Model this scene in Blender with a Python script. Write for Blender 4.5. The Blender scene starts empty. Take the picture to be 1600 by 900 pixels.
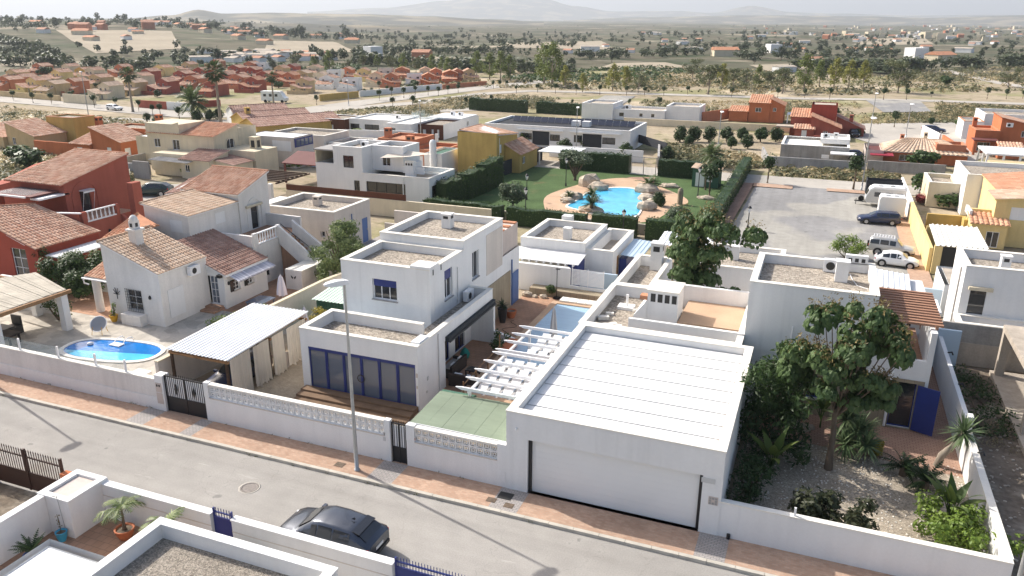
import bpy, math, random
from mathutils import Vector, Matrix, noise
R = math.radians
C = bpy.context.scene.collection
SC = bpy.context.scene
rnd = random.Random(7)
# ------------------------------------------------------------------ camera
CAM_H = 18.5
RIGHT = (math.cos(R(21.363)),-math.sin(R(21.363)),0.0)
F, PITCH, YAW, ROLL = 1225.87, R(18.903), R(21.363), R(-0.2706)
def cam_axes():
    def tocam(v):
        x, y, z = v
        x2 = x*math.cos(YAW)+y*math.sin(YAW); y2 = -x*math.sin(YAW)+y*math.cos(YAW)
        d = y2*math.cos(PITCH)-z*math.sin(PITCH); u = y2*math.sin(PITCH)+z*math.cos(PITCH)
        return (x2*math.cos(ROLL)-u*math.sin(ROLL), x2*math.sin(ROLL)+u*math.cos(ROLL), d)
    cols = [tocam(v) for v in ((1,0,0),(0,1,0),(0,0,1))]
    rt = Vector([c[0] for c in cols]); up = Vector([c[1] for c in cols]); fw = Vector([c[2] for c in cols])
    return rt, up, fw
RT, UP, FW = cam_axes()
cd = bpy.data.cameras.new('camera'); cam = bpy.data.objects.new('camera', cd); C.objects.link(cam)
cam.matrix_world = Matrix(((RT.x,UP.x,-FW.x,0),(RT.y,UP.y,-FW.y,0),(RT.z,UP.z,-FW.z,CAM_H),(0,0,0,1)))
cd.sensor_width = 36; cd.lens = F/1600*36; cd.clip_start = .5; cd.clip_end = 40000
SC.camera = cam
def at(px, py, z=0.0):
    """ground (or height z) point seen at a pixel of the 1600 x 900 photograph"""
    d = RT*((px-800)/F) - UP*((py-450)/F) + FW
    s = (z-CAM_H)/d.z
    return Vector((d.x*s, d.y*s, z))
def depth(p): return (Vector((p[0], p[1], 0))-Vector((0,0, CAM_H))).dot(FW)
# ------------------------------------------------------------------ sky, sun, exposure
SUN_EL, SUN_AZ = R(40), math.atan2(-.9588,.2842)          # azimuth from +Y towards +X
w = bpy.data.worlds.new('World'); SC.world = w; w.use_nodes = True
nt = w.node_tree; nt.nodes.clear()
sky = nt.nodes.new('ShaderNodeTexSky'); sky.sky_type = 'NISHITA'; sky.sun_disc = False
sky.sun_elevation = SUN_EL; sky.sun_rotation = SUN_AZ; sky.altitude = 50; sky.dust_density = 4.5; sky.air_density = 1.0; sky.ozone_density = 1.0
bg = nt.nodes.new('ShaderNodeBackground'); bg.inputs[1].default_value = .15
ow = nt.nodes.new('ShaderNodeOutputWorld'); nt.links.new(sky.outputs[0], bg.inputs[0]); nt.links.new(bg.outputs[0], ow.inputs[0])
sd = bpy.data.lights.new('sun', 'SUN'); sun = bpy.data.objects.new('sun', sd); C.objects.link(sun)
sd.energy = 4.4; sd.angle = R(.55); sd.color = (1,.955,.89)
sv = Vector((math.sin(SUN_AZ)*math.cos(SUN_EL), math.cos(SUN_AZ)*math.cos(SUN_EL), math.sin(SUN_EL)))
sun.rotation_euler = sv.to_track_quat('Z', 'Y').to_euler(); sun.location = (-40,10,60)
SC.view_settings.view_transform = 'Standard'; SC.view_settings.look = 'None'
SC.view_settings.exposure = .43; SC.view_settings.gamma = 1.0
SC.cycles.max_bounces = 6; SC.cycles.diffuse_bounces = 3; SC.cycles.transparent_max_bounces = 8; SC.cycles.volume_bounces = 0
# ------------------------------------------------------------------ materials
MATS = {}
def mat(name, base, rough=.8, noises=(), cells=None, bump=None, base2=None, metal=0.0, spec=.3, leaf=0.0, alpha=None, brick=None, stripes=None, patch=None, crack=None):
    m = bpy.data.materials.new(name); m.use_nodes = True; MATS[name] = m
    t = m.node_tree; N = t.nodes; L = t.links; N.clear()
    out = N.new('ShaderNodeOutputMaterial'); bs = N.new('ShaderNodeBsdfPrincipled')
    bs.inputs['Roughness'].default_value = rough; bs.inputs['Metallic'].default_value = metal
    bs.inputs['Specular IOR Level'].default_value = spec
    geo = N.new('ShaderNodeNewGeometry'); pos = geo.outputs['Position']
    def rgb(c):
        n = N.new('ShaderNodeRGB'); n.outputs[0].default_value = (*c, 1); return n.outputs[0]
    def mix(f, a, b, mode='MIX'):
        n = N.new('ShaderNodeMix'); n.data_type = 'RGBA'; n.blend_type = mode
        if isinstance(f, float): n.inputs[0].default_value = f
        else: L.new(f, n.inputs[0])
        L.new(a, n.inputs[6]); L.new(b, n.inputs[7]); return n.outputs[2]
    def scaled(s):
        n = N.new('ShaderNodeVectorMath'); n.operation = 'MULTIPLY'; L.new(pos, n.inputs[0]); n.inputs[1].default_value = s; return n.outputs[0]
    def rngmap(v, a, b, c, d):
        n = N.new('ShaderNodeMapRange'); L.new(v, n.inputs[0])
        for i, q in enumerate((a, b, c, d)): n.inputs[i+1].default_value = q
        return n.outputs[0]
    def noisef(s, det=3):
        n = N.new('ShaderNodeTexNoise'); n.inputs['Scale'].default_value = 1.0; n.inputs['Detail'].default_value = det
        L.new(scaled(s if isinstance(s, tuple) else (s, s, s)), n.inputs['Vector']); return n.outputs['Fac']
    col = rgb(base)
    if base2 is not None:
        a = N.new('ShaderNodeAttribute'); a.attribute_name = 'tint'
        col = mix(a.outputs['Fac'], col, rgb(base2))
    if brick:
        b = N.new('ShaderNodeTexBrick'); L.new(scaled(brick[0]), b.inputs['Vector']); b.inputs['Scale'].default_value = 1
        b.inputs['Color1'].default_value = (*base, 1); b.inputs['Color2'].default_value = (*brick[1], 1); b.inputs['Mortar'].default_value = (*brick[2], 1)
        b.inputs['Mortar Size'].default_value = brick[3]; b.inputs['Brick Width'].default_value = brick[4]; b.inputs['Row Height'].default_value = brick[5]
        b.inputs['Bias'].default_value = 0
        col = b.outputs['Color']
    if patch:                                                 # (scale, lo, hi, colour[, detail]): patches of another colour
        for ptch in patch:
            f = rngmap(noisef(ptch[0], ptch[4] if len(ptch) > 4 else 4), ptch[1], ptch[2], 0,1)
            col = mix(f, col, rgb(ptch[3]))
    if crack:
        v = N.new('ShaderNodeTexVoronoi'); v.feature = 'DISTANCE_TO_EDGE'; v.inputs['Scale'].default_value = crack[0]; nz_ = N.new('ShaderNodeTexNoise'); nz_.inputs['Scale'].default_value = 1.3; L.new(pos, nz_.inputs['Vector'])
        va = N.new('ShaderNodeVectorMath'); va.operation = 'MULTIPLY_ADD'; L.new(nz_.outputs['Color'], va.inputs[0]); va.inputs[1].default_value = (1.4,)*3; L.new(pos, va.inputs[2]); L.new(va.outputs[0], v.inputs['Vector'])
        col = mix(rngmap(v.outputs['Distance'], 0, crack[1], .2,0), col, rgb((.12,.115,.105)))
    if cells:
        v = N.new('ShaderNodeTexVoronoi'); v.inputs['Scale'].default_value = 1; L.new(scaled((cells[0],)*3), v.inputs['Vector'])
        sx = N.new('ShaderNodeSeparateColor'); L.new(v.outputs['Color'], sx.inputs[0])
        f = rngmap(sx.outputs[0], 0,1,1-cells[1], 1+cells[1])
        cc = N.new('ShaderNodeCombineColor'); [L.new(f, cc.inputs[i]) for i in range(3)]
        col = mix(1.0, col, cc.outputs[0], 'MULTIPLY')
    for nz in noises:
        f = rngmap(noisef(nz[0], nz[2] if len(nz) > 2 else 4),.3,.7,1-nz[1], 1+nz[1]*.6)
        cc = N.new('ShaderNodeCombineColor'); [L.new(f, cc.inputs[i]) for i in range(3)]
        col = mix(1.0, col, cc.outputs[0], 'MULTIPLY')
    L.new(col, bs.inputs['Base Color'])
    if bump:
        if bump[0] == 'v':
            v = N.new('ShaderNodeTexVoronoi'); v.inputs['Scale'].default_value = 1; L.new(scaled((bump[1],)*3), v.inputs['Vector']); h = v.outputs['Distance']
        else: h = noisef(bump[1], 3)
        b = N.new('ShaderNodeBump'); b.inputs['Strength'].default_value = bump[2]; b.inputs['Distance'].default_value = bump[3]
        L.new(h, b.inputs['Height']); L.new(b.outputs[0], bs.inputs['Normal'])
    sh = bs.outputs[0]
    if leaf:
        tr = N.new('ShaderNodeBsdfTranslucent'); L.new(col, tr.inputs[0]); ms = N.new('ShaderNodeMixShader'); ms.inputs[0].default_value = leaf
        L.new(sh, ms.inputs[1]); L.new(tr.outputs[0], ms.inputs[2]); sh = ms.outputs[0]
    if alpha is not None:
        tp = N.new('ShaderNodeBsdfTransparent'); ms = N.new('ShaderNodeMixShader'); ms.inputs[0].default_value = alpha
        L.new(tp.outputs[0], ms.inputs[1]); L.new(sh, ms.inputs[2]); sh = ms.outputs[0]
    L.new(sh, out.inputs[0]); return m
def wallmat(n, c, s=.10): return mat(n, c, .9, noises=[(.5, s*.7,5),((2.2,2.2,.25), s*.6,4),(9., s*.35,3)], bump=('n', 14., .15,.02), spec=.15, patch=[((2.2,2.2,.10),.60,.78, tuple(q*.91 for q in c),3)])
wallmat('white', (.78,.775,.76),.06); wallmat('white_old', (.73,.705,.67),.12); wallmat('cream', (.66,.58,.43),.12); wallmat('greycream', (.63,.57,.51),.12)
wallmat('ochre', (.55,.38,.13),.16); wallmat('yellow', (.74,.58,.28),.12); wallmat('terracotta', (.50,.17,.08),.14); wallmat('red', (.35,.08,.055),.12); wallmat('red2', (.37,.115,.082),.14)
wallmat('salmon', (.52,.21,.12),.14); wallmat('sand', (.56,.43,.25),.14); wallmat('greywall', (.36,.35,.34),.25); wallmat('greyblock', (.34,.325,.30),.3)
wallmat('coping', (.80,.765,.69),.10); wallmat('concrete', (.46,.40,.33),.25); wallmat('pinkgrey', (.58,.50,.45),.12); wallmat('brown', (.13,.055,.035),.15); wallmat('darkgrey', (.045,.048,.055),.1)
mat('gravel', (.36,.315,.26),.95, cells=(11., .45), noises=[(.6,.14,5)], bump=('v', 11., .9,.05), spec=.1)
mat('gravel_fine', (.30,.265,.22),.95, cells=(22., .45), noises=[(.6,.16,5)], bump=('v', 22., .9,.03), spec=.1)
mat('white_gravel', (.41,.35,.275),.95, cells=(20., .32), noises=[(.35,.28,5)], bump=('v', 20., .7,.04), spec=.1)
mat('tile', (.46,.245,.16),.85, base2=(.64,.45,.335), noises=[(1.2,.18,4)], spec=.15)
mat('tile_pale', (.52,.36,.25),.85, base2=(.68,.54,.41), noises=[(1.2,.16,4)], spec=.15)
mat('tile_brown', (.31,.18,.14),.85, base2=(.45,.30,.24), noises=[(1.2,.2,4)], spec=.15)
mat('tile_orange', (.50,.24,.14),.85, base2=(.64,.39,.26), noises=[(1., .16,4)], spec=.15)
mat('asphalt', (.345,.327,.30),.93, noises=[(.13,.11,5),(1.1,.08,6),((.05,1.3,1),.10,5),(18., .10,2)], bump=('n', 40., .3,.012), spec=.12, patch=[(.22,.60,.66,(.305,.28,.245)),(1.1,.70,.74,(.235,.226,.21),2),((.5,2.5,1),.68,.71,(.39,.37,.34),3)], crack=(.28,.006))
mat('asphalt_grey', (.27,.265,.26),.93, noises=[(.1,.12,5),(1.3,.10,6),((1.4,.06,1),.10,4),(20., .06,2)], spec=.12, patch=[(1.0,.68,.72,(.19,.19,.185),2),(.09,.52,.56,(.36,.345,.31),2)])
mat('road_pale', (.43,.40,.355),.95, noises=[(.08,.12,5),(.9,.08,4)], spec=.1)
mat('paver', (.42,.265,.185),.9, brick=((5., 5., 5.),(.50,.345,.25),(.40,.30,.23),.05,1.0,.5), noises=[(.5,.12,5),(4., .08,3)], spec=.12)
mat('paver_grey', (.36,.325,.30),.9, brick=((5., 5., 5.),(.41,.375,.35),(.2,.2,.2),.05,1.0,.5), noises=[(.6,.14,5)], spec=.12)
mat('paver_red', (.37,.235,.17),.9, brick=((4., 4., 4.),(.43,.285,.21),(.22,.13,.1),.05,1.0,.5), noises=[(.5,.14,5)], spec=.12)
mat('kerb', (.50,.465,.40),.9, noises=[(2., .15,4)], spec=.12)
mat('patio_stone', (.47,.43,.37),.9, cells=(1.7,.16), noises=[(.8,.12,5),(7., .08,3)], spec=.15)
mat('terracotta_floor', (.40,.235,.15),.85, brick=((3., 3., 3.),(.45,.27,.18),(.25,.16,.11),.03,1.0,1.0), noises=[(.7,.15,4)], spec=.2)
mat('dirt', (.40,.325,.235),.97, noises=[(.25,.18,6),(3., .14,4),(12., .12,3)], patch=[(.18,.55,.66,(.48,.41,.31))], bump=('n', 8., .4,.06), spec=.08)
mat('dark_soil', (.19,.155,.12),.97, noises=[(.5,.3,6),(4., .25,4)], patch=[(.3,.55,.65,(.33,.29,.235))], bump=('n', 6., .6,.1), spec=.08)
mat('scrub_ground', (.38,.315,.225),.97, noises=[(.06,.12,6),(.5,.14,5),(3., .16,4)], patch=[(.045,.5,.6,(.27,.255,.135),6),(.35,.56,.66,(.20,.185,.10),5),(.03,.58,.66,(.50,.425,.31),5)], spec=.06)
mat('far_ground', (.135,.122,.085),.97, noises=[(.012,.2,6),(.08,.25,6)], patch=[(.010,.50,.58,(.11,.112,.075),6),(.022,.54,.62,(.075,.09,.05),6),(.007,.60,.65,(.34,.295,.22),4),(.05,.57,.65,(.07,.08,.045),5),(.03,.6,.66,(.25,.22,.165),5)], spec=.05)
mat('field', (.36,.31,.235),.97, noises=[(.03,.12,5),(.3,.08,4)], spec=.05)
mat('hill', (.13,.13,.11),.97, noises=[(.004,.25,6)], patch=[(.006,.5,.6,(.28,.245,.18),6)], spec=.04)
mat('lawn', (.082,.13,.052),.95, noises=[(.4,.2,5),(5., .2,3)], patch=[(.35,.60,.72,(.15,.15,.07),5)], bump=('n', 30., .4,.02), spec=.1)
mat('resin', (.52,.36,.245),.9, noises=[(.6,.1,4),(10., .06,3)], spec=.12)
mat('rock', (.47,.40,.315),.92, noises=[(1.2,.3,6),(6., .2,4)], bump=('n', 4., .6,.1), spec=.12)
mat('wood', (.33,.185,.09),.75, noises=[((2,14,14),.25,4)], spec=.25)
mat('wood_dark', (.075,.045,.03),.75, noises=[((2,14,14),.25,4)], spec=.25)
mat('slat_wood', (.36,.195,.125),.7, noises=[((2,12,12),.2,4)], spec=.25)
mat('reed', (.50,.455,.38),.95, noises=[((1.5,20,20),.25,4),(.6,.2,4)], spec=.1)
mat('stone_clad', (.40,.335,.235),.9, brick=((3., 3., 3.),(.34,.28,.2),(.26,.22,.16),.04,1.3,.42), noises=[(.9,.2,4)], spec=.12)
mat('metal_white', (.80,.81,.82),.38, noises=[(.7,.05,3)], spec=.5)
mat('panel_white', (.76,.755,.74),.5, noises=[(.9,.05,4),((.4,6., 1),.03,3)], spec=.4)
mat('garage_door', (.80,.80,.785),.45, noises=[(.5,.04,3)], spec=.4)
mat('iron', (.22,.195,.175),.7, noises=[(9,.25,3)], spec=.3); mat('green_roof', (.205,.25,.18),.75, noises=[(.6,.14,5),((1., 7., 1),.06,3)], spec=.25)
mat('green_shed', (.05,.13,.085),.6, spec=.35)
mat('shed_top', (.55,.68,.58),.5, noises=[(1,.05,3)], spec=.4)
mat('galv', (.42,.43,.43),.45, metal=.6, noises=[(3., .1,3)])
mat('black_metal', (.02,.02,.022),.5, spec=.4); mat('brown_metal', (.05,.022,.016),.5, spec=.4)
mat('blue_paint', (.02,.036,.18),.45, noises=[(1.5,.12,3)], spec=.4); mat('blue_light', (.10,.17,.36),.55, spec=.35); mat('step_brown', (.19,.125,.08),.85, noises=[(2., .2,4)], spec=.2); mat('blue_pale', (.46,.57,.66),.5, spec=.4)
mat('white_paint', (.82,.82,.82),.4, spec=.45); mat('grey_plastic', (.55,.55,.54),.5, spec=.4); mat('dark_plastic', (.03,.03,.03),.5, spec=.4)
mat('glass_dark', (.02,.024,.03),.06, spec=.9); mat('glass_grey', (.11,.135,.18),.08, spec=.9); mat('glass_clear', (.55,.7,.72),.05, spec=.8, alpha=.14)
mat('solar', (.02,.025,.045),.15, spec=.9)
mat('curtain', (.84,.76,.65),.95, noises=[((6., 6., .3),.08,3)], leaf=.25, spec=.1); mat('fabric_white', (.80,.80,.80),.9, leaf=.25, spec=.1); mat('fabric_grey', (.35,.35,.36),.9, spec=.15); mat('fabric_lilac', (.60,.58,.64),.9, spec=.15)
mat('awning', (.045,.05,.055),.8, spec=.2); mat('awning_stripe', (.34,.34,.40),.85, brick=((1., 4., 1.),(.62,.62,.66),(.45,.45,.5),.01,40., .5), spec=.15)
mat('red_fabric', (.28,.03,.05),.85, spec=.2); mat('redbrown_roof', (.14,.05,.045),.7, noises=[(1., .12,3)], spec=.25)
mat('pool_liner', (.03,.20,.55),.5, spec=.3); mat('pool_liner_light', (.30,.62,.80),.5, noises=[(.8,.06,4)], spec=.3)
mat('pot_clay', (.45,.15,.07),.7, spec=.25); mat('pot_blue', (.03,.08,.33),.3, spec=.6); mat('pot_cyan', (.05,.35,.55),.4, spec=.5); mat('pot_black', (.02,.022,.025),.4, spec=.5); mat('pot_yellow', (.60,.33,.03),.6, spec=.3)
mat('bark', (.17,.13,.095),.95, noises=[((8,8,1.5),.3,4)], spec=.1); mat('bark_pale', (.32,.27,.215),.95, noises=[((8,8,1.5),.25,4)], spec=.1)
def leafmat(n, a, b, tr=.28, rough=.5): return mat(n, a, rough, base2=b, leaf=tr, spec=.3)
leafmat('leaf_clip', (.028,.055,.018),(.062,.105,.032)); leafmat('leaf_hedge', (.024,.052,.016),(.085,.14,.035)); leafmat('leaf_olive', (.065,.10,.055),(.13,.165,.09))
leafmat('leaf_willow', (.10,.15,.05),(.25,.30,.13)); leafmat('leaf_catalpa', (.040,.08,.026),(.125,.185,.065),.3); leafmat('leaf_pod', (.15,.12,.05),(.26,.20,.085))
leafmat('leaf_poplar', (.10,.14,.032),(.22,.26,.065)); leafmat('leaf_yellow', (.20,.205,.04),(.33,.32,.07)); leafmat('leaf_euc', (.085,.105,.045),(.17,.18,.08)); leafmat('leaf_pine', (.020,.038,.018),(.045,.07,.03))
leafmat('leaf_palm', (.045,.075,.025),(.11,.15,.05)); leafmat('leaf_dry', (.20,.16,.09),(.30,.25,.15)); leafmat('leaf_yucca', (.07,.12,.05),(.19,.25,.12)); leafmat('leaf_bright', (.10,.17,.022),(.20,.27,.05))
leafmat('leaf_banana', (.06,.11,.025),(.16,.20,.05),.35); leafmat('leaf_cycad', (.022,.045,.018),(.05,.085,.03)); leafmat('leaf_dark', (.022,.035,.016),(.07,.075,.035)); leafmat('leaf_scrub', (.085,.10,.042),(.20,.185,.09)); leafmat('leaf_straw', (.34,.27,.14),(.46,.38,.22))
leafmat('leaf_red', (.25,.05,.05),(.35,.09,.08)); leafmat('leaf_far', (.045,.062,.03),(.10,.12,.055)); leafmat('leaf_gold', (.30,.24,.03),(.38,.32,.06))
mat('car_grey', (.10,.112,.135),.2, metal=.85, spec=.6); mat('car_black', (.012,.015,.022),.2, spec=.7); mat('car_white', (.80,.80,.79),.25, spec=.6); mat('car_silver', (.55,.54,.52),.28, metal=.4, spec=.6); mat('car_blue', (.02,.03,.075),.22, spec=.7); mat('car_green', (.012,.03,.028),.22, spec=.7)
mat('tyre', (.018,.018,.018),.9, spec=.2); mat('rim', (.45,.45,.46),.3, metal=.8); mat('light_red', (.35,.01,.012),.2, spec=.6); mat('light_clear', (.75,.76,.78),.12, spec=.8); mat('plate', (.75,.75,.72),.5)
mat('skin', (.42,.24,.16),.6, spec=.3); mat('hair', (.025,.018,.014),.7, spec=.3); mat('shirt', (.50,.36,.09),.9, spec=.1); mat('trousers', (.03,.03,.035),.9, spec=.1)
mat('cushion', (.45,.42,.40),.95, spec=.1); mat('wicker', (.05,.04,.035),.8, spec=.2); mat('teal', (.02,.20,.17),.8, spec=.2); mat('rust', (.16,.12,.09),.85, noises=[(6,.3,3)], spec=.2)
mw = mat('water', (.08,.50,.78),.04, spec=.8, noises=[(.7,.2,4)], bump=('n', 4., .5,.05)); mat('water_deep', (.015,.20,.58),.04, spec=.8, noises=[(.6,.3,4)], bump=('n', 4., .5,.05))
mat('pool_cover', (.36,.53,.68),.3, brick=((1., 4., 1.),(.40,.57,.72),(.26,.42,.58),.03,60., .5), noises=[(.6,.06,3)], spec=.5)
# ------------------------------------------------------------------ mesh builder
class MB:
    def __init__(s): s.v = []; s.f = []; s.t = []; s.sm = []
    def add(s, vs, fs, tint=0.0, smooth=False):
        o = len(s.v); s.v += [tuple(p) for p in vs]
        for f in fs: s.f.append(tuple(i+o for i in f)); s.t.append(tint); s.sm.append(smooth)
        return s
    def quad(s, a, b, c, d, tint=0.0): return s.add([a, b, c, d], [(0,1,2,3)], tint)
    def poly(s, pts, tint=0.0): return s.add(pts, [tuple(range(len(pts)))], tint)
    def box(s, x0, y0, z0, x1, y1, z1, tint=0.0):
        return s.add([(x0,y0,z0),(x1,y0,z0),(x1,y1,z0),(x0,y1,z0),(x0,y0,z1),(x1,y0,z1),(x1,y1,z1),(x0,y1,z1)],
                     [(3,2,1,0),(4,5,6,7),(0,1,5,4),(1,2,6,5),(2,3,7,6),(3,0,4,7)], tint)
    def obox(s, c, size, m=None, tint=0.0):
        hx, hy, hz = size[0]/2, size[1]/2, size[2]/2; m = m or Matrix.Identity(3); c = Vector(c)
        vs = [c+m@Vector((a*hx, b*hy, d*hz)) for d in (-1,1) for a, b in ((-1,-1),(1,-1),(1,1),(-1,1))]
        return s.add(vs, [(3,2,1,0),(4,5,6,7),(0,1,5,4),(1,2,6,5),(2,3,7,6),(3,0,4,7)], tint)
    def beam(s, a, b, w, h, tint=0.0):
        a = Vector(a); b = Vector(b); d = b-a; l = d.length; d.normalize()
        side = d.cross(Vector((0,0,1)))
        if side.length < 1e-4: side = Vector((1,0,0))
        side.normalize(); up = side.cross(d)
        m = Matrix((d, side, up)).transposed()
        return s.obox((a+b)/2,(l, w, h), m, tint)
    def prism(s, poly, z0, z1, cap=True, tint=0.0):
        n = len(poly); g = (lambda z, p: z(p) if callable(z) else z)
        vs = [(p[0], p[1], g(z0, p)) for p in poly]+[(p[0], p[1], g(z1, p)) for p in poly]
        fs = [(i, (i+1) % n, n+(i+1) % n, n+i) for i in range(n)]
        if cap: fs += [tuple(range(n-1,-1,-1)), tuple(range(n, 2*n))]
        return s.add(vs, fs, tint)
    def tube(s, pts, r, n=8, smooth=True, cap=True):
        pts = [Vector(p) for p in pts]; rs = r if isinstance(r, (list, tuple)) else [r]*len(pts); vs = []; fs = []
        for i, p in enumerate(pts):
            d = (pts[min(i+1, len(pts)-1)]-pts[max(i-1,0)]).normalized()
            a = d.cross(Vector((0,0,1)));
            if a.length < 1e-3: a = d.cross(Vector((0,1,0)))
            a.normalize(); b = d.cross(a)
            for k in range(n):
                q = 2*math.pi*k/n; vs.append(p+(a*math.cos(q)+b*math.sin(q))*rs[i])
        for i in range(len(pts)-1):
            for k in range(n): fs.append((i*n+k, (i+1)*n+k, (i+1)*n+(k+1) % n, i*n+(k+1) % n))
        s.add(vs, fs, 0, smooth)
        if cap: s.add(vs[:n], [tuple(range(n))]); s.add(vs[-n:], [tuple(range(n-1,-1,-1))])
        return s
    def lathe(s, prof, c=(0,0,0), n=16, smooth=True, sx=1, sy=1):
        vs = []; fs = []
        for r, z in prof:
            for k in range(n): vs.append((c[0]+r*sx*math.cos(2*math.pi*k/n), c[1]+r*sy*math.sin(2*math.pi*k/n), c[2]+z))
        for i in range(len(prof)-1):
            for k in range(n): fs.append((i*n+k, i*n+(k+1) % n, (i+1)*n+(k+1) % n, (i+1)*n+k))
        s.add(vs, fs, 0, smooth); s.add(vs[:n], [tuple(range(n-1,-1,-1))]); s.add(vs[-n:], [tuple(range(n))]); return s
    def merge(s, o, M=None):
        vs = [M@Vector(p) for p in o.v] if M else o.v; b = len(s.v); s.v += [tuple(p) for p in vs]
        s.f += [tuple(i+b for i in f) for f in o.f]; s.t += o.t; s.sm += o.sm; return s
    def mesh(s, name, m, off=(0,0,0)):
        me = bpy.data.meshes.new(name); ox, oy, oz = off
        me.from_pydata([(x-ox, y-oy, z-oz) for x, y, z in s.v], [], s.f)
        if any(s.t): 
            a = me.attributes.new('tint', 'FLOAT', 'FACE'); a.data.foreach_set('value', s.t)
        if any(s.sm): me.polygons.foreach_set('use_smooth', s.sm)
        me.materials.append(MATS[m]); me.update(); return me
def tag(o, label=None, cat=None, group=None, kind=None):
    if label: o['label'] = label
    if cat: o['category'] = cat
    if group: o['group'] = group
    if kind: o['kind'] = kind
    return o
class Thing:
    """an Empty at the thing's base that parents its parts; part meshes are given in world coordinates"""
    def __init__(s, name, label, cat, loc, group=None, rz=0.0, local=False):
        s.o = bpy.data.objects.new(name, None); C.objects.link(s.o); s.o.location = loc; s.o.rotation_euler = (0,0, rz); s.o.empty_display_size = .3
        s.loc = (0,0,0) if local else tuple(loc); tag(s.o, label, cat, group)
    def part(s, name, mb, m, parent=None, kind=None, label=None):
        o = bpy.data.objects.new(name, mb.mesh(name, m, s.loc)); C.objects.link(o); o.parent = parent or s.o
        if kind: o['kind'] = kind
        if label: o['label'] = label
        return o
    def inst(s, name, me, loc=(0,0,0), rot=(0,0,0), sc=(1,1,1), parent=None):
        o = bpy.data.objects.new(name, me); C.objects.link(o); o.parent = parent or s.o
        o.location = (loc[0]-s.loc[0], loc[1]-s.loc[1], loc[2]-s.loc[2]); o.rotation_euler = rot; o.scale = sc; return o
def copy_tree(o, parent=None):
    c = o.copy(); C.objects.link(c)
    if parent: c.parent = parent
    for ch in list(o.children): copy_tree(ch, c)
    return c
def solo(name, mb, m, label, cat, group=None, loc=None):
    loc = loc or mb.v[0]
    o = bpy.data.objects.new(name, mb.mesh(name, m, loc)); C.objects.link(o); o.location = loc; return tag(o, label, cat, group)
def struct(name, mb, m, kind='structure', label=None):
    o = bpy.data.objects.new(name, mb.mesh(name, m)); C.objects.link(o); o['kind'] = kind
    if label: o['label'] = label
    return o
def rect(x0, y0, x1, y1): return [(x0, y0),(x1, y0),(x1, y1),(x0, y1)]
def sheet(name, pts, z, m, label=None):
    mb = MB(); mb.poly([(p[0], p[1], z) for p in pts]); return struct(name, mb, m, label=label)
class Frame:
    """u along a wall, z up, n outwards"""
    def __init__(s, p0, p1):
        d = Vector((p1[0]-p0[0], p1[1]-p0[1], 0)); s.L = d.length; s.u = d/s.L; s.n = Vector((s.u.y, -s.u.x, 0)); s.p = Vector((p0[0], p0[1], 0))
    def __call__(s, a, z, c=0.0):
        q = s.p+s.u*a+s.n*c; return (q.x, q.y, z)
    def box(s, mb, a0, a1, z0, z1, c0, c1, tint=0.0):
        vs = [s(a0,z0,c1), s(a1,z0,c1), s(a1,z0,c0), s(a0,z0,c0), s(a0,z1,c1), s(a1,z1,c1), s(a1,z1,c0), s(a0,z1,c0)]
        return mb.add(vs, [(3,2,1,0),(4,5,6,7),(0,1,5,4),(1,2,6,5),(2,3,7,6),(3,0,4,7)], tint)
def facade(mb, p0, p1, z0, z1, holes=(), dep=.18, c=0.0):
    """wall face with recessed openings: holes are (a0, a1, za, zb); z1 may be a pair (left, right)"""
    fr = Frame(p0, p1); zl, zr = z1 if isinstance(z1, tuple) else (z1, z1)
    zt = min(zl, zr)
    us = sorted({0, fr.L, *[h[0] for h in holes], *[h[1] for h in holes]}); zs = sorted({z0, zt, *[h[2] for h in holes], *[h[3] for h in holes]})
    for i in range(len(us)-1):
        for j in range(len(zs)-1):
            a, b, e, f = us[i], us[i+1], zs[j], zs[j+1]; m, k = (a+b)/2,(e+f)/2
            if any(h[0] < m < h[1] and h[2] < k < h[3] for h in holes): continue
            mb.quad(fr(a,e,c), fr(b,e,c), fr(b,f,c), fr(a,f,c))
    if abs(zl-zr) > 1e-6: mb.poly([fr(0,zt,c), fr(fr.L,zt,c), fr(fr.L,zr,c) if zr > zl else fr(0,zl,c)])
    for a, b, e, f in holes:
        d = c-dep
        mb.quad(fr(a,e,c), fr(a,e,d), fr(a,f,d), fr(a,f,c)); mb.quad(fr(b,e,d), fr(b,e,c), fr(b,f,c), fr(b,f,d))
        mb.quad(fr(a,f,c), fr(a,f,d), fr(b,f,d), fr(b,f,c)); mb.quad(fr(a,e,d), fr(a,e,c), fr(b,e,c), fr(b,e,d))
    return fr
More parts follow.
